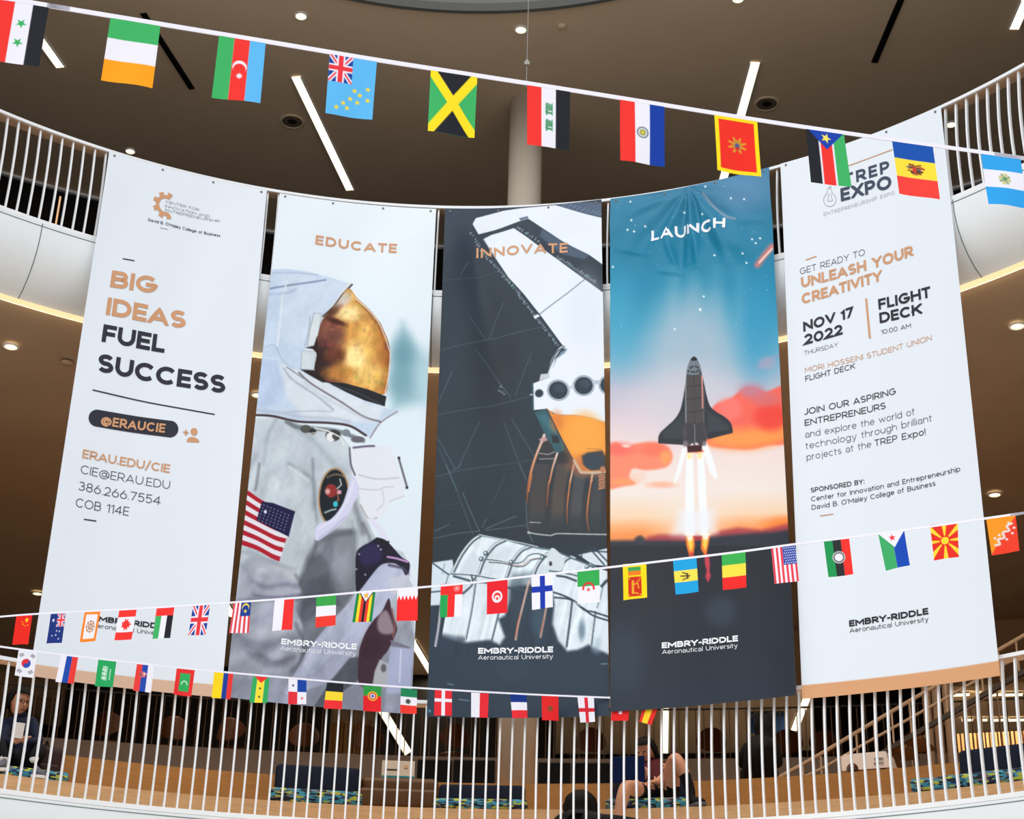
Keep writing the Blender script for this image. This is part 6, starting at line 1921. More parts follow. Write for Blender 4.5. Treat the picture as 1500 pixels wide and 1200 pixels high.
# lowest string, tied off behind the shuttle banner
L_A, L_B = on_cyl(-20, 944, CLO, R - .33), on_cyl(891, 1022.2, CLO, B4.rb + .018)
bunting('s', 'lowest white flag tape running along the hems of the banners', L_A, L_B, [(-20, 944.5), (30, 951.5), (90, 959), (160, 967), (240, 976), (314, 983.5), (420, 993), (526, 1002), (620, 1008.5), (720, 1014.5), (800, 1018.5), (891, 1022.2)], .014, [
    (f_korea, 'white flag with a red and blue circle and black bars', k5((118, 306), (235, 319), (210, 487), (92, 470))),
    (f_russia, 'white, blue and red upright striped flag over the tan hem', k5((385, 340), (492, 350), (462, 523), (348, 510))),
    (f_saudi, 'green flag with white script', k5((618, 367), (732, 377), (708, 545), (595, 537))),
    (f_serbia, 'red, blue and white upright striped flag with a crest', k5((860, 395), (968, 406), (948, 579), (835, 565))),
    (f_maldives, 'red flag with a green panel and white crescent', k5((1110, 421), (1224, 433), (1200, 603), (1088, 590))),
    (f_colombia, 'flag with a broad yellow band beside blue and red', k5((1345, 446), (1465, 458), (1447, 620), (1328, 610))),
    (f_saotome, 'green and yellow flag with a red triangle and two black stars', k6((175, 731), (278, 741), (263, 900), (152, 898))),
    (f_panama, 'flag quartered in white, blue and red with two stars', k6((397, 749), (510, 759), (508, 908), (395, 908))),
    (f_belgium, 'flag with black, yellow and red level bands', k6((638, 772), (742, 782), (732, 940), (618, 935))),
    (f_portugal, 'green over red flag with a round golden crest', k6((867, 791), (980, 798), (977, 957), (865, 950))),
    (f_mexico, 'green, white and red banded flag with a dark bird crest', k6((1102, 807), (1205, 817), (1200, 970), (1097, 963))),
    (f_denmark, 'red flag with a white cross on the lowest string', k7((30, 989), (137, 997), (137, 1153), (25, 1150))),
    (f_half2, 'half white, half red flag on the hem of the engine banner', k7((258, 1006), (368, 1013), (362, 1165), (257, 1160))),
    (f_france, 'flag with blue, white and red level bands', k7((502, 1016), (605, 1020), (612, 1165), (517, 1168))),
    (f_morocco, 'plain red flag with a small dark green star', k7((700, 1024), (805, 1029), (807, 1183), (703, 1180))),
    (f_england, 'white flag with a red cross', k7((925, 1033), (1028, 1036), (1035, 1190), (942, 1195))),
], 'flags on the lowest string', 46, (.25, 0))
L_C, L_D = on_cyl(891, 1022.2, CLO, B4.rb + .018), on_cyl(1010, 1028, CLO, B4.rb + .055)
bunting('s', 'short end of the lowest flag tape behind the shuttle banner', L_C, L_D, [(891, 1022.2), (930, 1025), (970, 1027), (1010, 1028)], .017, [
    (f_swiss, 'red flag with a white square cross half hidden by the shuttle banner', [(898, 1022), (923, 1024), (920.5, 1056), (895, 1056)]),
    (f_spain, 'crumpled red and yellow flag half hidden by the shuttle banner', [(946, 1025), (968, 1027), (954, 1063), (936, 1057)]),
], 'flags on the lowest string', 46)

# thin cable that holds the nearest string up
P = on_plane(771, 128, T_A, NTOP)
mb = MB(); mb.tube([P, P + (0, 0, 5.0)], .0013, 6)
t = thing('suspension_cable', 'thin steel cable with a small gripper hanging down to the nearest flag string', 'cable', P)
obj('cable', mb, MT['steel'], t)
c = P + (0, 0, .088)
mb = MB(); mb.abox(c, (.008, .005, .006)); mb.abox(c + (0, 0, .009), (.004, .004, .004)); obj('gripper', mb, MT['steel'], t)

# ------------------------------------------------------------------ behind the lower railing: steps, mezzanine, furniture
CM = np.array([-1.0, CLO[1] - 10.0]); RM = R + 17.6
HM = 2.33                                   # top of the mezzanine parapet above the balcony floor


def mez(px, py, e):
    return on_cyl(px, py, CM, RM + e)


def mezz(px, e, h):
    lo, hi = math.radians(30), math.radians(150)
    for _ in range(50):
        m = (lo + hi) / 2
        P = np.array([CM[0] + (RM + e) * math.cos(m), CM[1] + (RM + e) * math.sin(m), ZL + h])
        if project(P)[0] > px:
            lo = m
        else:
            hi = m
    return P


m = MB(); m.ring([(R + 1.3, ZL - .02), (R + 1.3, ZL + TH), (R + 2.2, ZL + TH), (R + 2.2, ZL - .02)], CLO, A0 + 3, A1 - 3, NS)
tag(obj('seating_step', m, MT['wood']), 'lower wooden seating step with a pale oak face behind the railing', 'step')
m = MB(); m.ring([(R + 2.2, ZL - .02), (R + 2.2, ZL + 2 * TH), (R + 6.4, ZL + 2 * TH), (R + 6.4, ZL - .02)], CLO, A0 + 3, A1 - 3, NS)
tag(obj('seating_step', m, MT['wood2']), 'upper wooden seating step, deeper amber in colour, below the grey mezzanine wall', 'step')
AM0, AM1 = 62, 120
m = MB(); m.ring([(RM, ZL), (RM, ZL + HM), (RM + .12, ZL + HM), (RM + .12, ZL)], CM, AM0, AM1, 90); struct('wall_mezzanine', m, MT['parapet'])
m = MB(); m.ring([(RM + .13, ZL + 1.7), (RM + .13, ZL + 1.85), (RM + 9, ZL + 1.85), (RM + 9, ZL + 1.7)], CM, AM0, AM1, 90); struct('floor_mezzanine', m, MT['floor'])

# thin railing on the mezzanine wall
t = thing('mezzanine_railing', 'thin rod railing standing on the grey mezzanine wall', 'railing', cyl(CM, RM + .06, 90, ZL + HM))
ztop = mez(750, 1038, .06)[2]
mb = MB(); mb.ring([(RM + .045, ztop - .018), (RM + .075, ztop - .018), (RM + .075, ztop), (RM + .045, ztop)], CM, AM0, AM1, 90); obj('top_rail', mb, MT['darkmetal'], t)
rodm = mat('bronze_rod', (128, 100, 76), .45, .4, noise=.05)
amid = azim(mezz(750, .06, HM), CM)
dstep = math.degrees(.107 / RM)
first = None
rest = MB()
for k in range(-66, 67):
    a = math.radians(amid + dstep * k)
    p = np.array([CM[0] + (RM + .06) * math.cos(a), CM[1] + (RM + .06) * math.sin(a), ZL + HM])
    if abs(k) > 49:
        rest.tube([p, (p[0], p[1], ztop - .01)], .006, 6)
        continue
    if first is None:
        mb = MB(); mb.tube([(0, 0, 0), (0, 0, ztop - .01 - p[2])], .006, 6)
        me = bpy.data.meshes.new('rod'); me.from_pydata(mb.v, [], mb.f)
        first = b = link('rod', me, rodm, t)
    else:
        b = first.copy(); COL.objects.link(b); b.parent = t
    b.location = p - WL[t.name]
o = obj('rod', rest, rodm, t); o['kind'] = 'stuff'

# black display panels set on the mezzanine wall
blackgl = mat('black_glass', (8, 8, 10), .5, .15, noise=.2)
for (x0, x1, y0, lab) in ((612, 662, 1115, 'black wall panel, the one nearest the white notice board'), (665, 725, 1115.5, 'black wall panel touching the column, on the spacesuit banner side'), (789, 835, 1119, 'black wall panel just past the column below the red flag with a dark star'), (838, 893, 1119.5, 'black wall panel behind the laptop of the reclining person')):
    a, b = mez(x0, y0, -.04), mez(x1, y0, -.04)
    c = (a + b) / 2; d = b - a; d[2] = 0; w = np.linalg.norm(d); d /= w
    n = np.array([d[1], -d[0], 0])
    t = thing('wall_panel', lab, 'panel', (c[0], c[1], ZL + .95), 'black panels on the mezzanine wall')
    z0, z1 = ZL + .95, c[2]
    mb = MB(); mb.box((c[0], c[1], (z0 + z1) / 2), (d, n, (0, 0, 1)), (w / 2, .03, (z1 - z0) / 2)); obj('screen', mb, blackgl, t)
    mb = MB(); mb.box((c[0], c[1], z1 + .006), (d, n, (0, 0, 1)), (w / 2, .036, .006)); obj('cap', mb, MT['darkmetal'], t)

# shell chairs on the mezzanine
def make_chair(px, py, e, rz, lab):
    P = mez(px, py, e)
    base = np.array([P[0], P[1], ZL + 1.85])
    t = thing('lounge_chair', lab, 'chair', base, 'rust coloured shell chairs on the mezzanine')
    h = P[2] - base[2]
    a = math.radians(rz)
    d = np.array([math.cos(a), math.sin(a), 0]); s = np.array([-d[1], d[0], 0])
    V, F = [], []
    nu, nv = 16, 12
    for i in range(nv + 1):
        for j in range(nu + 1):
            uu, vv = j / nu * 2 - 1, i / nv * 2 - 1
            # a rounded shell: square grid pressed into an oval
            x, z = uu * math.sqrt(1 - vv * vv / 2), vv * math.sqrt(1 - uu * uu / 2)
            V.append(np.array([0, 0, h]) + base + s * x * .205 + np.array([0, 0, 1]) * z * .175 + d * (.14 * x * x + .05 * z))
    n = len(V)
    V += [v - d * .02 for v in V]
    W_ = nu + 1
    for i in range(nv):
        for j in range(nu):
            q = (i * W_ + j, i * W_ + j + 1, (i + 1) * W_ + j + 1, (i + 1) * W_ + j)
            F.append(q); F.append(tuple(n + k for k in q[::-1]))
    rim = [j for j in range(W_)] + [i * W_ + nu for i in range(1, nv + 1)] + [nv * W_ + j for j in range(nu - 1, -1, -1)] + [i * W_ for i in range(nv - 1, 0, -1)]
    for k in range(len(rim)):
        a_, b_ = rim[k], rim[(k + 1) % len(rim)]
        F.append((a_, a_ + n, b_ + n, b_))
    mb = MB(); mb.add(V, F); obj('backrest', mb, MT['rust'], t, True)
    mb = MB(); mb.ellipsoid(base + d * .2 + (0, 0, h - .24), (.22, .22, .05), n=20, m=8); obj('seat', mb, MT['rust'], t, True)
    mb = MB(); mb.tube([base + d * .2 + (0, 0, h - .26), base + d * .2 + (0, 0, .03)], .025, 10); obj('pedestal', mb, MT['darkmetal'], t)
    mb = MB(); mb.lathe([(0, .03), (.05, .03), (.2, .01), (.2, 0), (0, 0)], base + d * .2, 20); obj('foot', mb, MT['darkmetal'], t)
for (px, py, rz, lab) in ((153, 1060, 80, 'rust shell chair, first from the seated person in a dark sweatshirt'), (256, 1067, 110, 'rust shell chair seen below the red, blue and white crest flag'), (332, 1069, 70, 'rust shell chair seen below the broad yellow banded flag'), (445, 1077, 95, 'rust shell chair seen above the navy floor sofa with a tall back'), (538, 1081, 85, 'rust shell chair in front of the slatted panel, beside the slanting strip light'), (668, 1078, 100, 'rust shell chair seen above the black wall panel, close to the column'), (866, 1084, 90, 'rust shell chair above the black hair of the slouching person'), (1045, 1084, 95, 'rust shell chair between the bent knee and the dark coated person'), (1152, 1087, 75, 'rust shell chair under the slanting light by the library sign'), (1212, 1088, 100, 'rust shell chair behind the foot of the stair'), (1345, 1088, 90, 'rust shell chair behind the stair above the green patterned cushion')):
    make_chair(px, py, .75, rz, lab)

# slatted wood wall, library sign, soffits
slat = mat('slatted_oak', (226, 178, 112), .55, .3, noise=.12, scale=8, stretch=(1, 1, .2))
a, b = mez(486, 1040, 5.5), mez(560, 1040, 5.5)
d = b - a; d[2] = 0; w = np.linalg.norm(d); d /= w; n = np.array([d[1], -d[0], 0])
c = (a + b) / 2
t = thing('slatted_wall_panel', 'warm lit slatted wood panel behind the mezzanine under the golden crest flag', 'panel', (c[0], c[1], ZL + 1.85))
z0, z1 = ZL + 1.85, ZL + 4.1
mb = MB(); mb.box((c[0], c[1], (z0 + z1) / 2) - n * .03, (d, n, (0, 0, 1)), (w / 2, .01, (z1 - z0) / 2)); obj('backing', mb, MT['rust'], t)
mb = MB()
for k in range(15):
    mb.box((c[0], c[1], (z0 + z1) / 2) + d * (-w / 2 + (k + .5) * w / 15), (d, n, (0, 0, 1)), (w / 38, .02, (z1 - z0) / 2))
obj('slats', mb, slat, t)
lg = bpy.data.lights.new('wall_washer', 'AREA'); lg.energy = 55; lg.color = (1, .78, .5); lg.size = .3
lo_ = bpy.data.objects.new('wall_washer', lg); COL.objects.link(lo_); lo_.location = c + n * .9 + (0, 0, .35); lo_.rotation_euler = Vector((-n[0], -n[1], -1.0)).to_track_quat('-Z', 'Y').to_euler()

# a second warm slatted wall at the stair side
a, b = mez(1398, 1050, 5.5), mez(1520, 1050, 5.5)
d = b - a; d[2] = 0; w = np.linalg.norm(d); d /= w; n = np.array([d[1], -d[0], 0])
c = (a + b) / 2
t = thing('slatted_wall_panel', 'warm lit slatted wood panel far behind the stair and the yellow green cushion', 'panel', (c[0], c[1], ZL + 1.85))
z0, z1 = ZL + 1.85, ZL + 3.9
mb = MB(); mb.box((c[0], c[1], (z0 + z1) / 2) - n * .03, (d, n, (0, 0, 1)), (w / 2, .01, (z1 - z0) / 2)); obj('backing', mb, MT['rust'], t)
mb = MB()
for k in range(20):
    mb.box((c[0], c[1], (z0 + z1) / 2) + d * (-w / 2 + (k + .5) * w / 20), (d, n, (0, 0, 1)), (w / 70, .02, (z1 - z0) / 2))
obj('slats', mb, slat, t)
lg = bpy.data.lights.new('wall_washer', 'AREA'); lg.energy = 4; lg.color = (1, .78, .5); lg.size = .3
lo_ = bpy.data.objects.new('wall_washer', lg); COL.objects.link(lo_); lo_.location = c + n * .9 - d * .4 + (0, 0, .1); lo_.rotation_euler = Vector((-n[0], -n[1], -.8)).to_track_quat('-Z', 'Y').to_euler()

def sheet_text(parent, mk, body, p0, p1, up, cap, w, nrm, track=.12, name='lettering'):
    p0, p1 = np.asarray(p0, float), np.asarray(p1, float)
    L = np.linalg.norm(p1 - p0); e = (p1 - p0) / L
    mb = MB()
    for P, F in layout(body, L / cap, w, track):
        mb.add([p0 + e * q[0] * cap + np.asarray(up) * q[1] * cap + np.asarray(nrm) * .004 for q in P], F)
    return obj(name, mb, mk, parent)

a, b = mez(1096, 1034, 5.5), mez(1148, 1034, 5.5)
d = b - a; d[2] = 0; w = np.linalg.norm(d); d /= w; n = np.array([d[1], -d[0], 0])
c = (a + b) / 2; zb = mez(1122, 1074, 5.5)[2]
t = thing('library_sign', 'blue hanging sign reading LIBRARY above the dark coated person', 'sign', (c[0], c[1], zb))
mb = MB(); mb.box((c[0], c[1], (c[2] + zb) / 2), (d, n, (0, 0, 1)), (w / 2, .02, (c[2] - zb) / 2)); obj('panel', mb, mat('blue_sign', (30, 74, 128), .5, .4, noise=.05), t)
zt = mez(1122, 1049.5, 5.5)[2]
sheet_text(t, mat('khaki_letters', (150, 146, 110), .6, .3, noise=.03), 'LIBRARY', np.array([a[0], a[1], zt]) + d * .05 * w + n * .022, np.array([b[0], b[1], zt]) - d * .05 * w + n * .022, (0, 0, 1), .075, .16, n)
mb = MB()
for q in (.15, .85):
    P = a + (b - a) * q
    mb.tube([(P[0], P[1], c[2] - .02), (P[0], P[1], ZF + .02)], .008, 6)
obj('hanger', mb, MT['steel'], t)

sof = mat('beige_soffit', (176, 146, 112), .7, .2, noise=.04, scale=2)
def soffit(name, px0, px1, py, py1):
    e = math.hypot(*(on_z((px0 + px1) / 2, py, ZF)[:2] - CM)) - RM
    a0, a1 = azim(mez(px1, py, e), CM), azim(mez(px0, py, e), CM)
    zb = mez((px0 + px1) / 2, py1, e)[2]
    mb = MB(); mb.ring([(RM + e, zb), (RM + e + .2, zb), (RM + e + .2, ZF + .02), (RM + e, ZF + .02)], CM, a0, a1, 20)
    struct(name, mb, sof)
soffit('wall_soffit_east', 1150, 1640, 915, 1000)
soffit('wall_soffit_west', -140, 92, 984, 1014)

# dark storefronts behind the mezzanine
for k, (x0, x1) in enumerate(((92, 486), (553, 729), (788, 814), (1188, 1392))):
    a0, a1 = azim(mez(x1, 1050, 3.4), CM), azim(mez(x0, 1050, 3.4), CM)
    mb = MB(); mb.ring([(RM + 3.4, ZL + 1.86), (RM + 3.55, ZL + 1.86), (RM + 3.55, ZF + .02), (RM + 3.4, ZF + .02)], CM, a0, a1, 24)
    struct('wall_storefront_%s' % ('west', 'middle', 'column', 'east')[k], mb, MT['darkwall'])
a, b = mez(559, 1040, 3.36), mez(598, 1104, 3.36)
c = (a + b) / 2; d = b - a; L = np.linalg.norm(d); d /= L
n = np.array([c[0] - CM[0], c[1] - CM[1], 0]); n /= -np.linalg.norm(n); s_ = np.cross(n, d)
t = thing('strip_light', 'slanting strip light on the dark storefront below the flag with a black bird', 'light', c, 'strip lights of the lower storey')
mb = MB(); mb.box(c + n * .03, (d, s_, n), (L / 2, .052, .02)); obj('diffuser', mb, MT['lampc'], t)
mb = MB(); mb.box(c + n * .012, (d, s_, n), (L / 2 + .01, .062, .012)); obj('frame', mb, MT['white'], t)

# ------------------------------------------------------------------ soft furniture on the steps
pm = bpy.data.materials.new('patterned_upholstery'); pm.use_nodes = True
nt = pm.node_tree; bs = nt.nodes['Principled BSDF']; bs.inputs['Roughness'].default_value = .85
tc = nt.nodes.new('ShaderNodeTexCoord'); vo = nt.nodes.new('ShaderNodeTexVoronoi'); mp = nt.nodes.new('ShaderNodeMapping')
mp.inputs['Scale'].default_value = (4.2, 4.2, 13)
rp = nt.nodes.new('ShaderNodeValToRGB'); rp.color_ramp.interpolation = 'CONSTANT'
cols = ((0, (16, 22, 40)), (.28, (52, 128, 158)), (.5, (24, 50, 92)), (.62, (172, 180, 62)), (.78, (112, 104, 104)), (.88, (60, 150, 176)))
while len(rp.color_ramp.elements) < len(cols):
    rp.color_ramp.elements.new(.5)
for el, (po, cc) in zip(rp.color_ramp.elements, cols):
    el.position = po; el.color = tuple(lin(cc)) + (1,)
sp = nt.nodes.new('ShaderNodeSeparateColor')
nt.links.new(tc.outputs['Object'], mp.inputs['Vector']); nt.links.new(mp.outputs['Vector'], vo.inputs['Vector'])
nt.links.new(vo.outputs['Color'], sp.inputs['Color']); nt.links.new(sp.outputs['Red'], rp.inputs['Fac']); nt.links.new(rp.outputs['Color'], bs.inputs['Base Color'])
MT['pattern'] = pm


def frame(px, d):
    P = lowz(px, d, 0)
    q = np.array([P[0] - CLO[0], P[1] - CLO[1], 0]); q /= np.linalg.norm(q)
    return q, np.array([q[1], -q[0], 0])     # outward, towards growing px


def rbox(c, ax, h, r=.03, seg=3):
    """a rounded box as its own mesh builder"""
    bm = bmesh.new()
    bmesh.ops.create_cube(bm, size=1)
    for v in bm.verts:
        v.co = Vector((v.co.x * 2 * h[0], v.co.y * 2 * h[1], v.co.z * 2 * h[2]))
    bmesh.ops.bevel(bm, geom=bm.edges[:], offset=r, segments=seg, profile=.5, affect='EDGES')
    mb = MB()
    bm.verts.index_update()
    mb.add([np.asarray(c) + np.asarray(ax[0]) * v.co.x + np.asarray(ax[1]) * v.co.y + np.asarray(ax[2]) * v.co.z for v in bm.verts], [tuple(v.index for v in f.verts) for f in bm.faces])
    bm.free()
    return mb


def floor_seat(px0, px1, ytop, lab, dback=1.86, tilt=.12, seat_h=.11):
    pm_ = (px0 + px1) / 2
    out, rt = frame(pm_, dback)
    a, b = low(px0, ytop, dback), low(px1, ytop, dback)
    w = np.linalg.norm((b - a)[:2]) / 2
    zt = low(pm_, ytop, dback)[2]
    z0 = ZL + TH
    c = lowz(pm_, dback, TH)
    t = thing('floor_sofa', lab, 'sofa', lowz(pm_, 1.6, TH), 'legless navy sofas on the wooden step')
    up = np.array([0, 0, 1.0])
    bk = up * 1.0 + out * tilt; bk /= np.linalg.norm(bk)
    hh = (zt - z0) / 2
    obj('backrest', rbox(c + up * hh, (rt, np.cross(bk, rt), bk), (w, .05, hh), .04), MT['navy'], t, True)
    sc = lowz(pm_, 1.58, TH + seat_h / 2)
    obj('seat', rbox(sc, (rt, out, up), (w * 1.06, .25, seat_h / 2), .03), MT['pattern'], t, True)
    mb = MB(); mb.box(lowz(pm_, 1.58, TH + .004), (rt, out, up), (w, .24, .004)); obj('base_pad', mb, MT['black'], t)
    return t
floor_seat(399, 524, 1122, 'navy floor sofa with a tall square back and patterned cushion', seat_h=.13)
floor_seat(641, 768, 1150, 'low navy floor sofa with a rounded back in front of the column', seat_h=.10)
floor_seat(898, 1006, 1128, 'navy floor sofa under the reclining person in shorts', dback=1.95, seat_h=.1)
floor_seat(1411, 1530, 1092, 'navy floor sofa with a yellow green cushion at the stair side', dback=1.98, seat_h=.12)
out, rt = frame(1400, 1.5)
o = obj('floor_cushion', rbox(lowz(1392, 1.52, TH + .06), (rt, out, (0, 0, 1)), (.27, .22, .055), .035), MT['pattern'], None, True)
tag(o, 'flat yellow green patterned cushion on the step beside the tall navy seat', 'cushion')
out, rt = frame(40, 1.6)
o = obj('floor_cushion', rbox(lowz(40, 1.62, TH + .05), (rt, out, (0, 0, 1)), (.30, .26, .048), .035), MT['pattern'], None, True)
tag(o, 'blue patterned cushion under the cross legged person in a dark sweatshirt', 'cushion')
# brown padded bench
leather = mat('brown_leather', (84, 52, 18), .55, .35, noise=.12, scale=10)
out, rt = frame(584, 1.75)
t = thing('padded_bench', 'brown padded bench with a rounded back between two navy seats', 'bench', lowz(584, 1.7, TH))
zt = low(584, 1139, 1.95)[2]; hh = (zt - ZL - TH) / 2
wb = np.linalg.norm((low(642, 1139, 1.95) - low(527, 1139, 1.95))[:2]) / 2
obj('backrest', rbox(lowz(584, 1.98, TH + hh), (rt, out, (0, 0, 1)), (wb, .07, hh), .06, 4), leather, t, True)
obj('seat', rbox(lowz(584, 1.62, TH + .09), (rt, out, (0, 0, 1)), (wb * .98, .28, .085), .04, 4), leather, t, True)
# notice board
def board(px0, px1, y0, y1, dd, h0, name, lab, cat, mk, lean=0.0):
    pm_ = (px0 + px1) / 2
    out, rt = frame(pm_, dd)
    a, b = low(px0, y0, dd), low(px1, y0, dd)
    w = np.linalg.norm((b - a)[:2]) / 2
    zt = low(pm_, y0, dd)[2]
    c = lowz(pm_, dd, h0)
    t = thing(name, lab, cat, c)
    return t, c, out, rt, w, zt
t, c, out, rt, w, zt = board(558, 606, 1115, 1142, 2.5, 2 * TH, 'notice_board', 'small white notice board with a teal stripe behind the padded bench', 'sign', None)
z0 = ZL + 2 * TH
mb = MB(); mb.box((c[0], c[1], (z0 + zt) / 2), (rt, out, (0, 0, 1)), (w, .012, (zt - z0) / 2)); obj('board', mb, mat('notice_paper', (196, 186, 172), .7, .2, noise=.03), t)
H_ = zt - z0
mb = MB(); mb.box((c[0], c[1], zt - H_ * .62) - out * .014, (rt, out, (0, 0, 1)), (w * .98, .003, H_ * .05)); obj('stripe', mb, mat('teal_print', (24, 120, 132), .5, .3, noise=.03), t)
mb = MB(); mb.box((c[0], c[1], zt - H_ * .22) - out * .014 + rt * w * .45, (rt, out, (0, 0, 1)), (w * .1, .003, H_ * .06)); obj('emblem', mb, MT['ink_tan'], t)
mb = MB(); mb.box((c[0], c[1], zt - H_ * .34) - out * .014 - rt * w * .45, (rt, out, (0, 0, 1)), (w * .38, .003, H_ * .018)); obj('rule', mb, MT['ink_dark'], t)
# expo display cart
t, c, out, rt, w, zt = board(1240, 1311, 1108, 1138, 2.5, 2 * TH, 'display_cart', 'white van shaped display cart marked TREP EXPO behind the stair', 'cart', None)
cartm = mat('cart_white', (222, 208, 200), .5, .3, noise=.03)
H_ = zt - z0
V = [(-w, .05), (-w, H_ * .86), (-w * .86, H_), (w * .84, H_), (w, H_ * .3), (w, .05)]
arch = [(-w * .56 + w * .26 * math.cos(PI * k / 8), .05 + H_ * .34 * math.sin(PI * k / 8)) for k in range(9)]
outl = V[:1] + V[1:] + arch
mb = MB()
P0 = [np.array([c[0], c[1], z0]) + rt * x + np.array([0, 0, y]) for x, y in outl]
k = len(outl)
mb.add([p - out * .15 for p in P0] + [p + out * .15 for p in P0], [tuple(range(k)), tuple(range(2 * k - 1, k - 1, -1))] + [(i, i + k, (i + 1) % k + k, (i + 1) % k) for i in range(k)])
obj('body', mb, cartm, t)
for sx in (-.56, .6):
    mb = MB(); cc = np.array([c[0], c[1], z0 + H_ * .17]) + rt * w * sx - out * .1
    mb.lathe([(0, -.02), (H_ * .17, -.02), (H_ * .17, .02), (0, .02), (0, -.02)], cc, 20, axis=out); obj('wheel', mb, MT['black'], t)
q0 = np.array([c[0], c[1], z0]) - out * .152
sheet_text(t, MT['ink_dark'], 'TREP', q0 + rt * w * .36 + np.array([0, 0, H_ * .60]), q0 + rt * w * .74 + np.array([0, 0, H_ * .60]), (0, 0, 1), .022, .24, -out)
sheet_text(t, MT['ink_dark'], 'EXPO', q0 + rt * w * .36 + np.array([0, 0, H_ * .40]), q0 + rt * w * .74 + np.array([0, 0, H_ * .40]), (0, 0, 1), .022, .24, -out)

# ------------------------------------------------------------------ the stair climbing behind the steps
DS = 4.4
t = thing('staircase', 'stair with bronze coloured railings climbing behind the expo banner hem', 'stair', lowz(1180, DS, 2 * TH))
sm = mat('bronze_rail', (176, 146, 118), .45, .4, noise=.05)
smd = mat('dark_stringer', (58, 46, 36), .6, .3, noise=.08)
def chain(pts, dd):
    return [low(x, y, dd) for x, y in spl(np.array(pts, float), 4)]
UP = [(1138, 1141), (1200, 1106), (1270, 1064), (1350, 1017), (1420, 977), (1500, 931), (1570, 890)]
MIDR = [(1150, 1150), (1204, 1126), (1270, 1088), (1350, 1043), (1420, 1003), (1500, 957), (1570, 916)]
LOW = [(1200, 1151), (1232, 1136), (1290, 1101), (1350, 1066), (1420, 1026), (1500, 980), (1570, 940)]
mb = MB(); mb.tube(chain(UP, DS), .022, 8); obj('handrail', mb, sm, t)
mb = MB(); mb.tube(chain(MIDR, DS), .016, 8); obj('mid_rail', mb, sm, t)
pl_ = chain(LOW, DS)
mb = MB()
V, F = [], []
for p in pl_:
    q = np.array([p[0] - CLO[0], p[1] - CLO[1], 0]); q /= np.linalg.norm(q)
    V += [p - q * .02, p - q * .02 - (0, 0, .055), p + q * .02 - (0, 0, .055), p + q * .02]
for i in range(len(pl_) - 1):
    for k in range(4):
        F.append((i * 4 + k, i * 4 + (k + 1) % 4, i * 4 + (k + 1) % 4 + 4, i * 4 + k + 4))
F += [(3, 2, 1, 0), tuple(len(V) - 4 + k for k in range(4))]
mb.add(V, F); obj('stringer', mb, smd, t)
for k in range(16):
    x = 1176 + 26 * k
    yu = np.interp(x, [p[0] for p in UP], [p[1] for p in UP]); yl = np.interp(x, [p[0] for p in LOW], [p[1] for p in LOW]) if x > 1200 else 1150
    a = low(x, yu, DS)
    ang = math.radians(azim(a, CLO))
    zb = low(x, yl + 2, DS)[2]
    mb = MB(); mb.tube([a, (a[0], a[1], zb)], .011, 6); obj('post', mb, sm, t)
for k in range(6):
    x = 1225 + 22 * k
    y = np.interp(x, [p[0] for p in LOW], [p[1] for p in LOW])
    p = low(x, y + 5, DS)
    q = np.array([p[0] - CLO[0], p[1] - CLO[1], 0]); q /= np.linalg.norm(q); s_ = np.array([q[1], -q[0], 0])
    mb = MB(); mb.box(p + q * .32, (s_, q, (0, 0, 1)), (.10, .3, .015)); obj('tread', mb, MT['wood2'], t)
# second, farther flight of rail
t2 = thing('stair_railing', 'farther bronze stair railing crossing behind the first flight', 'railing', lowz(1330, 6.0, 2 * TH))
UP2 = [(1325, 1100), (1380, 1062), (1440, 1024), (1500, 985), (1560, 948)]
mb = MB(); mb.tube(chain(UP2, 6.0), .02, 8); obj('handrail', mb, sm, t2)
for k in range(9):
    x = 1335 + 25 * k
    yu = np.interp(x, [p[0] for p in UP2], [p[1] for p in UP2])
    a = low(x, yu, 6.0); b = low(x, yu + 46, 6.0)
    mb = MB(); mb.tube([a, (a[0], a[1], b[2])], .011, 6); obj('post', mb, sm, t2)
for x in (1369, 1384, 1400):
    a = low(x - 6, 985, 5.6); b = lowz(x + 6, 5.6, 2 * TH)
    mb = MB(); mb.tube([(b[0], b[1], ZL + 2 * TH), (b[0], b[1], ZF)], .05, 14)
    struct('column_slim', mb, sm, True)

# ------------------------------------------------------------------ people
def hand(J, Ed, wrist, direc, side, up, r, tag_):
    """palm and five fingers added to a skeleton"""
    direc, side, up = (np.asarray(v, float) / np.linalg.norm(v) for v in (direc, side, up))
    w = np.asarray(J[wrist][0])
    nm = wrist + '_palm'
    J[nm] = (w + direc * .055, .026, tag_); Ed.append((wrist, nm))
    for k, (o, L) in enumerate(((-.030, .062), (-.010, .075), (.010, .072), (.029, .058))):
        a, b = nm + 'a%d' % k, nm + 'b%d' % k
        J[a] = (w + direc * (.095 + L * .3) + side * o - up * .004, .0095, tag_)
        J[b] = (w + direc * (.095 + L * .75) + side * o * 1.1 - up * (.022 + .004 * k), .008, tag_)
        Ed += [(nm, a), (a, b)]
    a, b = nm + 't0', nm + 't1'
    J[a] = (w + direc * .055 - side * .045 - up * .006, .011, tag_)
    J[b] = (w + direc * .090 - side * .056 - up * .018, .009, tag_)
    Ed += [(nm, a), (a, b)]


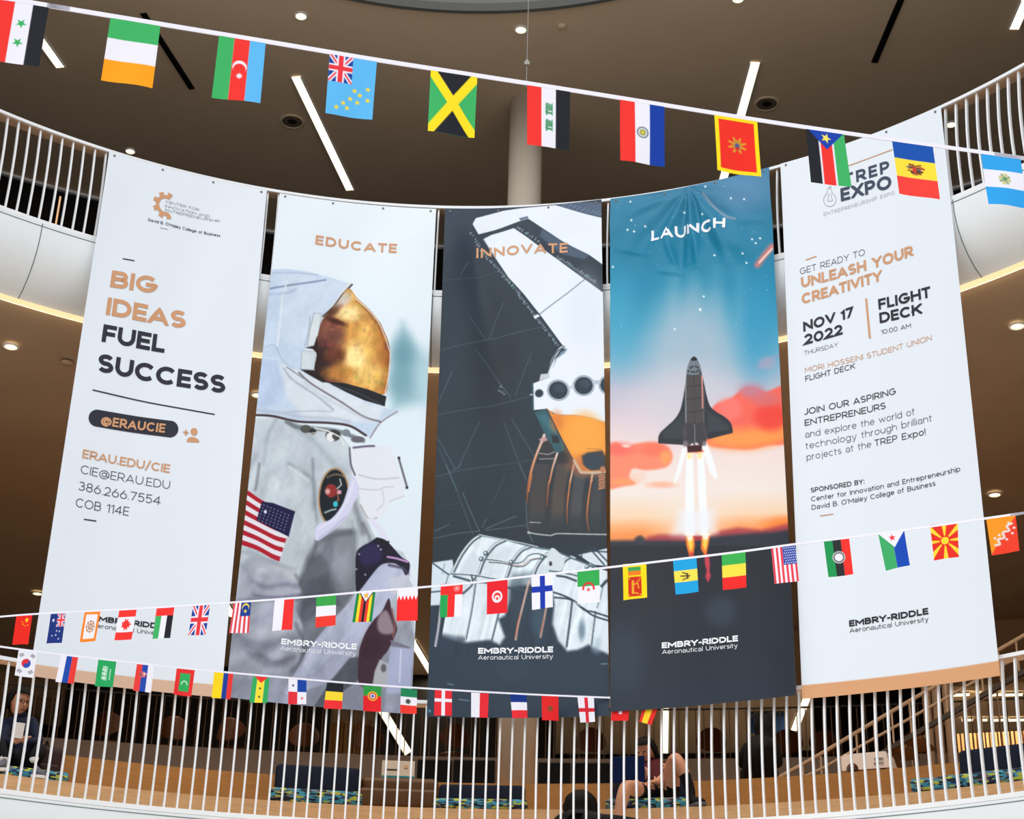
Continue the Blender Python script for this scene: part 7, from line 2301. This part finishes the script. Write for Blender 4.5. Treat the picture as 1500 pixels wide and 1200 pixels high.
def figure(parent, name, J, Ed, mats, root, subdiv=2):
    names = list(J)
    idx = {n: i for i, n in enumerate(names)}
    o0 = WL[parent.name]
    me = bpy.data.meshes.new('skeleton')
    me.from_pydata([tuple(np.asarray(J[n][0]) - o0) for n in names], [(idx[a], idx[b]) for a, b in Ed], [])
    o = bpy.data.objects.new('skeleton', me)
    COL.objects.link(o)
    o.modifiers.new('skin', 'SKIN')
    sv = me.skin_vertices[0].data
    for n in names:
        r = J[n][1]
        sv[idx[n]].radius = (r, r) if not hasattr(r, '__len__') else r
        sv[idx[n]].use_root = (n == root)
    sd = o.modifiers.new('sub', 'SUBSURF'); sd.levels = subdiv; sd.render_levels = subdiv
    dg = bpy.context.evaluated_depsgraph_get()
    dg.update()
    m2 = bpy.data.meshes.new_from_object(o.evaluated_get(dg))
    bpy.data.objects.remove(o)
    m2.name = name
    b = link(name, m2, None, parent)
    m2.materials.clear()
    for m in mats:
        m2.materials.append(m)
    seg = [(np.asarray(J[a][0]) - o0, np.asarray(J[c][0]) - o0, J[c][2], J[a][1] if not hasattr(J[a][1], '__len__') else J[a][1][0]) for a, c in Ed]
    for p in m2.polygons:
        q = np.array(p.center)
        best, bi = 1e9, 0
        for a, c, ti, rr in seg:
            e = c - a
            t = min(max(((q - a) @ e) / (e @ e + 1e-12), 0), 1)
            d = np.linalg.norm(q - a - e * t) - rr * .3
            if d < best:
                best, bi = d, ti
        p.material_index = bi
        p.use_smooth = True
    WL[b.name] = o0
    return b


def head_parts(t, hc, fwd, up, skin, hairm, long_hair=0.0, cap=.104, glasses=False, hair_down=.02, vol=1.0):
    """face details and hair round a head centre"""
    fwd = np.asarray(fwd, float); fwd /= np.linalg.norm(fwd)
    up = np.asarray(up, float); up = up - fwd * (up @ fwd); up /= np.linalg.norm(up)
    sd = np.cross(fwd, up)
    mb = MB(); mb.ellipsoid(hc, (.078, .098, .118), (sd, fwd, up), 22, 16)
    for i, v in enumerate(mb.v):                               # narrow the jaw, flatten the face a little
        q = np.array(v) - hc
        u, f, s = q @ up, q @ fwd, q @ sd
        if u < 0:
            s *= 1 + u * 2.2
        if f > .06:
            f = .06 + (f - .06) * .7
        mb.v[i] = tuple(hc + up * u + fwd * f + sd * s)
    mb.tube([hc + fwd * .082 + up * .015, hc + fwd * .106 - up * .022, hc + fwd * .088 - up * .032], [.008, .013, .009], 8)   # nose
    for q in (-1, 1):
        mb.ellipsoid(hc + sd * q * .079 - up * .005 - fwd * .005, (.01, .016, .028), (sd, fwd, up), 10, 8)                  # ears
    obj('head', mb, skin, t, True)
    mb = MB()
    for q in (-1, 1):
        mb.ellipsoid(hc + sd * q * .031 + fwd * .081 + up * .016, (.012, .008, .007), (sd, fwd, up), 10, 8)
    obj('eyes', mb, MT['black'], t, True)
    mb = MB(); mb.tube([hc + fwd * .083 - up * .058 - sd * .022, hc + fwd * .089 - up * .06, hc + fwd * .083 - up * .058 + sd * .022], .006, 8)
    obj('mouth', mb, MT['lip'], t, True)
    # hair: a cap over the crown and back of the head, falling as far as asked
    V, F = [], []
    n, mm = 26, 14
    rr = np.random.RandomState(3)
    for i in range(mm + 1):
        for k in range(n):
            a = 2 * PI * k / n
            front = max(0, math.cos(a))
            lowest = (.075 if front > .35 else -.03 - hair_down) - long_hair * (1 if front < .2 else 0)
            ph = i / mm
            z = .128 - (.128 - lowest) * ph
            zz = min(max(z, -.09), .127)
            rad = math.sqrt(max(0, 1 - (zz / .128) ** 2))
            if z < 0:
                rad = max(rad, .92 + .12 * min(1, -z / .2))
            wv = 1 + .05 * math.sin(a * 9 + i) + rr.uniform(-.03, .03)
            V.append(hc + up * z * (1 + (vol - 1) * .3) + fwd * (.110 * vol * rad * math.cos(a) * wv - .008) + sd * .092 * vol * rad * math.sin(a) * wv)
    for i in range(mm):
        for k in range(n):
            p, q = i * n + k, i * n + (k + 1) % n
            F.append((p, q, q + n, p + n))
    F.append(tuple(range(n)))
    mb = MB(); mb.add(V, F)
    o = obj('hair', mb, hairm, t, True)
    md = o.modifiers.new('thick', 'SOLIDIFY'); md.thickness = .012; md.offset = 1
    if glasses:
        mb = MB()
        for q in (-1, 1):
            cc = hc + sd * q * .032 + fwd * .098 + up * .015
            mb.tube([cc + (sd * math.cos(x) * .024 + up * math.sin(x) * .018) for x in np.linspace(0, 2 * PI, 15)], .0025, 6, cap=False)
        mb.tube([hc + fwd * .1 + up * .016 - sd * .008, hc + fwd * .1 + up * .016 + sd * .008], .002, 6)
        obj('glasses', mb, MT['black'], t)


def shoe(t, heel, toe, up, m_up, m_sole, s=1.0):
    heel, toe = np.asarray(heel, float), np.asarray(toe, float)
    d = toe - heel; L = np.linalg.norm(d); d /= L
    up = np.asarray(up, float); up = up - d * (up @ d); up /= np.linalg.norm(up)
    sd = np.cross(d, up)
    prof = ((0, .030, .060), (.12, .036, .085), (.3, .036, .080), (.5, .040, .062), (.72, .046, .045), (.9, .040, .036), (1.0, .018, .022))
    V, F = [], []
    n = 12
    for (q, w, h) in prof:
        for k in range(n):
            a = 2 * PI * k / n
            z = max(math.sin(a), -.0) * h * s
            V.append(heel + d * L * q + sd * w * s * math.cos(a) + up * z)
    for i in range(len(prof) - 1):
        for k in range(n):
            a, b = i * n + k, i * n + (k + 1) % n
            F.append((a, b, b + n, a + n))
    F += [tuple(range(n - 1, -1, -1)), tuple(range(len(V) - n, len(V)))]
    mb = MB(); mb.add(V, F); o = obj('shoe', mb, m_up, t, True)
    mb = MB()
    V, F = [], []
    for (q, w, h) in prof:
        for (x, z) in ((-1, 0), (1, 0), (1, -.026), (-1, -.026)):
            V.append(heel + d * (L * q + (q - .5) * .01) + sd * (w + .004) * s * x + up * z * s)
    for i in range(len(prof) - 1):
        for k in range(4):
            F.append((i * 4 + k, i * 4 + (k + 1) % 4, i * 4 + (k + 1) % 4 + 4, i * 4 + k + 4))
    F += [(3, 2, 1, 0), tuple(len(V) - 4 + k for k in range(4))]
    mb.add(V, F); obj('sole', mb, m_sole, o)


MT['lip'] = mat('lip', (120, 70, 62), .5, .3, noise=.03)
skin1 = mat('skin_warm', (186, 132, 104), .55, .35, noise=.05, scale=30)
skin2 = mat('skin_tan', (196, 140, 112), .55, .35, noise=.05, scale=30)
hairk = mat('black_hair', (14, 11, 10), .75, .15, noise=.3, scale=60, stretch=(1, 1, .2))
hoodie = mat('navy_sweatshirt', (24, 30, 50), .85, .2, noise=.12, scale=40)
trous = mat('black_trousers', (16, 16, 20), .85, .2, noise=.12, scale=40)
shirt = mat('maroon_shirt', (74, 20, 26), .85, .2, noise=.1, scale=40)
coat = mat('black_coat', (20, 17, 17), .85, .2, noise=.15, scale=40)
sockw = mat('white_sock', (226, 224, 224), .85, .2, noise=.05, scale=60)
sneak = mat('grey_sneaker', (92, 94, 104), .7, .3, noise=.2, scale=50)
paper = mat('paper', (228, 224, 222), .7, .2, noise=.02)
UPV = np.array([0, 0, 1.0])

# 1: cross legged person in a dark sweatshirt
out, rt = frame(30, 1.7)
hc = low(29, 1029, 1.72)
t = thing('person', 'person in a dark sweatshirt sitting cross legged with white socks and grey sneakers', 'person', lowz(28, 1.7, TH))
J, Ed = {}, []
def j(n, p, r, k): J[n] = (np.asarray(p, float), r, k)
j('pelvis', lowz(27, 1.78, TH + .19), (.15, .12), 1); j('waist', lowz(27, 1.8, TH + .32), (.14, .105), 0); j('chest', low(28, 1068, 1.78), (.155, .11), 0); j('neckb', low(29, 1052, 1.75), .07, 0); j('neck', low(29, 1045, 1.735), .05, 2); j('skull', hc - UPV * .02, .06, 2)
Ed += [('pelvis', 'waist'), ('waist', 'chest'), ('chest', 'neckb'), ('neckb', 'neck'), ('neck', 'skull')]
for s, q in (('r', 1), ('l', -1)):
    j('sh' + s, low(29 + 19 * q, 1060, 1.76), .068, 0); j('el' + s, low(29 + 27 * q, 1089, 1.62), .052, 0); j('wr' + s, low(28 + 9 * q, 1086, 1.46), .036, 0)
    Ed += [('chest', 'sh' + s), ('sh' + s, 'el' + s), ('el' + s, 'wr' + s)]
    j('hp' + s, lowz(28 + 10 * q, 1.74, TH + .18), .098, 1); j('kn' + s, lowz(29 + 32 * q, 1.50, TH + .30), .068, 1); j('an' + s, low(28 + 21 * q, 1108, 1.42), .046, 1); j('ft' + s, low(28 + 22 * q, 1118, 1.40), .040, 3)
    Ed += [('pelvis', 'hp' + s), ('hp' + s, 'kn' + s), ('kn' + s, 'an' + s), ('an' + s, 'ft' + s)]
    hand(J, Ed, 'wr' + s, -rt * q * .6 - out * .5 + UPV * .2, -UPV * .3 + rt * q, -out, .03, 2)
figure(t, 'body', J, Ed, [hoodie, trous, skin1, sockw], 'pelvis')
head_parts(t, hc, -out + rt * .35 - UPV * .25, UPV, skin1, hairk, .02, glasses=True, vol=1.12)
shoe(t, lowz(47, 1.38, TH + .04), lowz(67, 1.35, TH + .035), UPV, sneak, sockw)
shoe(t, lowz(10, 1.38, TH + .07), lowz(-8, 1.36, TH + .05), UPV, sneak, sockw)
P = low(27, 1070, 1.36)
mb = MB(); mb.box(P, (rt, UPV - out * .3, np.cross(rt, UPV - out * .3)), (.045, .065, .0015))
tag(obj('paper_sheet', mb, paper), 'white sheet of paper held by the cross legged person', 'paper')
# dark bag beside
t = thing('backpack', 'dark maroon backpack on the step beside the cross legged person', 'bag', lowz(69, 1.85, TH))
bg_ = mat('maroon_nylon', (42, 18, 20), .7, .3, noise=.1, scale=30)
out, rt = frame(69, 1.85)
obj('main_pouch', rbox(lowz(69, 1.88, TH + .2), (rt, out, UPV), (.12, .09, .2), .06, 4), bg_, t, True)
obj('front_pocket', rbox(lowz(69, 1.77, TH + .13), (rt, out, UPV), (.09, .04, .1), .03, 4), bg_, t, True)
mb = MB(); mb.tube(spl([lowz(67, 1.86, TH + .39), lowz(68, 1.86, TH + .44), lowz(70, 1.86, TH + .44), lowz(71, 1.86, TH + .39)], 4), .008, 6); obj('carry_loop', mb, MT['black'], t)

# 2: reclining person in shorts with a laptop
out, rt = frame(960, 1.7)
hc = low(946, 1102, 1.78)
t = thing('person', 'bare legged person in dark shorts reclining with one knee raised', 'person', lowz(960, 1.7, TH))
J, Ed = {}, []
j('pelvis', lowz(972, 1.62, TH + .21), (.15, .12), 1); j('waist', lowz(966, 1.72, TH + .33), (.13, .10), 0); j('chest', low(958, 1127, 1.80), (.145, .105), 0); j('neckb', low(951, 1116, 1.80), .06, 0); j('neck', low(949, 1112, 1.79), .048, 2); j('skull', hc - UPV * .02, .06, 2)
Ed += [('pelvis', 'waist'), ('waist', 'chest'), ('chest', 'neckb'), ('neckb', 'neck'), ('neck', 'skull')]
j('shl', low(938, 1124, 1.76), .06, 0); j('ell', low(928, 1142, 1.62), .045, 2); j('wrl', low(938, 1148, 1.46), .03, 2)
j('shr', low(975, 1122, 1.84), .06, 0); j('elr', low(984, 1139, 1.72), .045, 2); j('wrr', low(968, 1147, 1.52), .03, 2)
Ed += [('chest', 'shl'), ('shl', 'ell'), ('ell', 'wrl'), ('chest', 'shr'), ('shr', 'elr'), ('elr', 'wrr')]
hand(J, Ed, 'wrl', -out * .6 - rt * .2, rt, UPV, .03, 2); hand(J, Ed, 'wrr', -out * .7 - rt * .5, -rt, UPV, .03, 2)
j('hpl', lowz(955, 1.58, TH + .2), .098, 1); j('thl', low(936, 1158, 1.38), .078, 1); j('knl', low(917, 1151, 1.12), .062, 2); j('cfl', low(911, 1172, 1.04), .058, 2); j('anl', low(903, 1212, .98), .040, 2); j('ftl', lowz(898, .85, .06), .035, 4)
j('hpr', lowz(984, 1.62, TH + .2), .098, 1); j('thr', low(983, 1130, 1.56), .076, 2); j('knr', low(989, 1108, 1.46), .066, 2); j('cfr', low(1001, 1132, 1.46), .060, 2); j('anr', low(1012, 1157, 1.46), .042, 3); j('ftr', lowz(1014, 1.42, TH + .05), .036, 3)
for s in 'lr':
    Ed += [('pelvis', 'hp' + s), ('hp' + s, 'th' + s), ('th' + s, 'kn' + s), ('kn' + s, 'cf' + s), ('cf' + s, 'an' + s), ('an' + s, 'ft' + s)]
figure(t, 'body', J, Ed, [shirt, trous, skin2, trous, sneak], 'pelvis')
head_parts(t, hc, -out * .8 - rt * .3 - UPV * .35, UPV - out * .1, skin2, hairk, .0)
shoe(t, lowz(1011, 1.46, TH + .04), lowz(1030, 1.28, TH + .035), UPV, trous, sneak)
shoe(t, lowz(903, 1.0, .035), lowz(893, .76, .03), UPV, sneak, sockw)
c = low(920, 1128, 1.38)
t = thing('laptop', 'open laptop with a dark blue lid propped on the reclining person', 'laptop', c - UPV * .13)
lidm = mat('blue_lid', (14, 34, 84), .75, .15, noise=.04)
e2 = UPV * .98 - out * .1; e2 /= np.linalg.norm(e2)
obj('lid', rbox(c, (rt, np.cross(e2, rt), e2), (.150, .005, .118), .004, 2), lidm, t)
cb = c - e2 * .118
obj('keyboard_base', rbox(cb + out * .10, (rt, out, UPV), (.150, .105, .007), .005, 2), MT['darkmetal'], t)

# 3: slouching person whose black hair shows
out, rt = frame(850, .7)
hc = low(851, 1186, .78)
t = thing('person', 'person with long black hair slouching low on the floor against the step', 'person', lowz(850, .5, 0))
J, Ed = {}, []
j('pelvis', lowz(852, .38, .13), (.14, .11), 0); j('waist', lowz(852, .5, .17), (.12, .1), 0); j('chest', lowz(851, .66, .20), (.145, .1), 0); j('neckb', lowz(851, .74, .245), .06, 0); j('skull', hc - UPV * .03, .06, 1)
Ed += [('pelvis', 'waist'), ('waist', 'chest'), ('chest', 'neckb'), ('neckb', 'skull')]
for s, q in (('r', 1), ('l', -1)):
    j('sh' + s, lowz(851 + 32 * q, .66, .2), .06, 0); j('el' + s, lowz(851 + 42 * q, .58, .08), .045, 0); j('wr' + s, lowz(851 + 34 * q, .42, .06), .032, 0)
    j('hp' + s, lowz(851 + 10 * q, .40, .12), .09, 2); j('kn' + s, lowz(851 + (52 if q > 0 else 40), .36 - .13 * q, .1), .058, 2); j('an' + s, lowz(851 + (100 if q > 0 else 86), .36 - .11 * q, .07), .040, 2)
    Ed += [('chest', 'sh' + s), ('sh' + s, 'el' + s), ('el' + s, 'wr' + s), ('pelvis', 'hp' + s), ('hp' + s, 'kn' + s), ('kn' + s, 'an' + s)]
    hand(J, Ed, 'wr' + s, -out * .3 + UPV * .1 - rt * q, out, UPV, .03, 1)
figure(t, 'body', J, Ed, [trous, skin2, trous], 'pelvis')
head_parts(t, hc, out * .2 - out * .1 - UPV * .3 + out, UPV, skin2, hairk, .16, hair_down=.06, vol=1.5)

# 4: person in a dark coat seen from behind
out, rt = frame(1112, 2.5)
hc = low(1121, 1066, 2.62)
t = thing('person', 'person in a black coat sitting with their back turned below the library sign', 'person', lowz(1112, 2.5, 2 * TH))
J, Ed = {}, []
j('pelvis', lowz(1111, 2.52, 2 * TH + .14), (.18, .14), 0); j('waist', lowz(1112, 2.5, 2 * TH + .28), (.15, .11), 0); j('chest', low(1115, 1096, 2.52), (.155, .11), 0); j('neckb', low(1119, 1082, 2.56), .065, 0); j('skull', hc - UPV * .03, .06, 1)
Ed += [('pelvis', 'waist'), ('waist', 'chest'), ('chest', 'neckb'), ('neckb', 'skull')]
for s, q in (('r', 1), ('l', -1)):
    j('sh' + s, low(1115 + 19 * q, 1092, 2.54), .066, 0); j('el' + s, low(1113 + 27 * q, 1120, 2.6), .052, 0); j('wr' + s, lowz(1113 + 17 * q, 2.85, 2 * TH + .28), .034, 0)
    j('hp' + s, lowz(1112 + 12 * q, 2.62, 2 * TH + .12), .1, 0); j('kn' + s, lowz(1112 + 20 * q, 2.98, 2 * TH + .22), .066, 2); j('an' + s, lowz(1112 + 14 * q, 3.2, 2 * TH + .06), .045, 2)
    Ed += [('chest', 'sh' + s), ('sh' + s, 'el' + s), ('el' + s, 'wr' + s), ('pelvis', 'hp' + s), ('hp' + s, 'kn' + s), ('kn' + s, 'an' + s)]
    hand(J, Ed, 'wr' + s, out - rt * q * .4, rt, UPV, .03, 1)
figure(t, 'body', J, Ed, [coat, skin2, trous], 'pelvis')
head_parts(t, hc, out, UPV, skin2, hairk, .10, hair_down=.05)

# ------------------------------------------------------------------ light
wd = bpy.data.worlds.new('daylight')
SC.world = wd
wd.use_nodes = True
bg = wd.node_tree.nodes['Background']
bg.inputs['Color'].default_value = (.93, .965, 1.0, 1)
bg.inputs['Strength'].default_value = 0.95
sun = bpy.data.lights.new('skylight_sun', 'SUN')
sun.energy = 1.26
sun.angle = math.radians(50)
sun.color = (.985, .99, 1.0)
so = bpy.data.objects.new('skylight_sun', sun)
COL.objects.link(so)
so.rotation_euler = Vector((.34, .9, -.62)).to_track_quat('-Z', 'Y').to_euler()
SC.view_settings.view_transform = 'Standard'
SC.view_settings.look = 'None'
SC.view_settings.exposure = 0.0
SC.view_settings.gamma = 1.0
SC.view_settings.use_curve_mapping = False
SC.cycles.max_bounces = 8
SC.cycles.diffuse_bounces = 4
SC.cycles.sample_clamp_indirect = 6.0
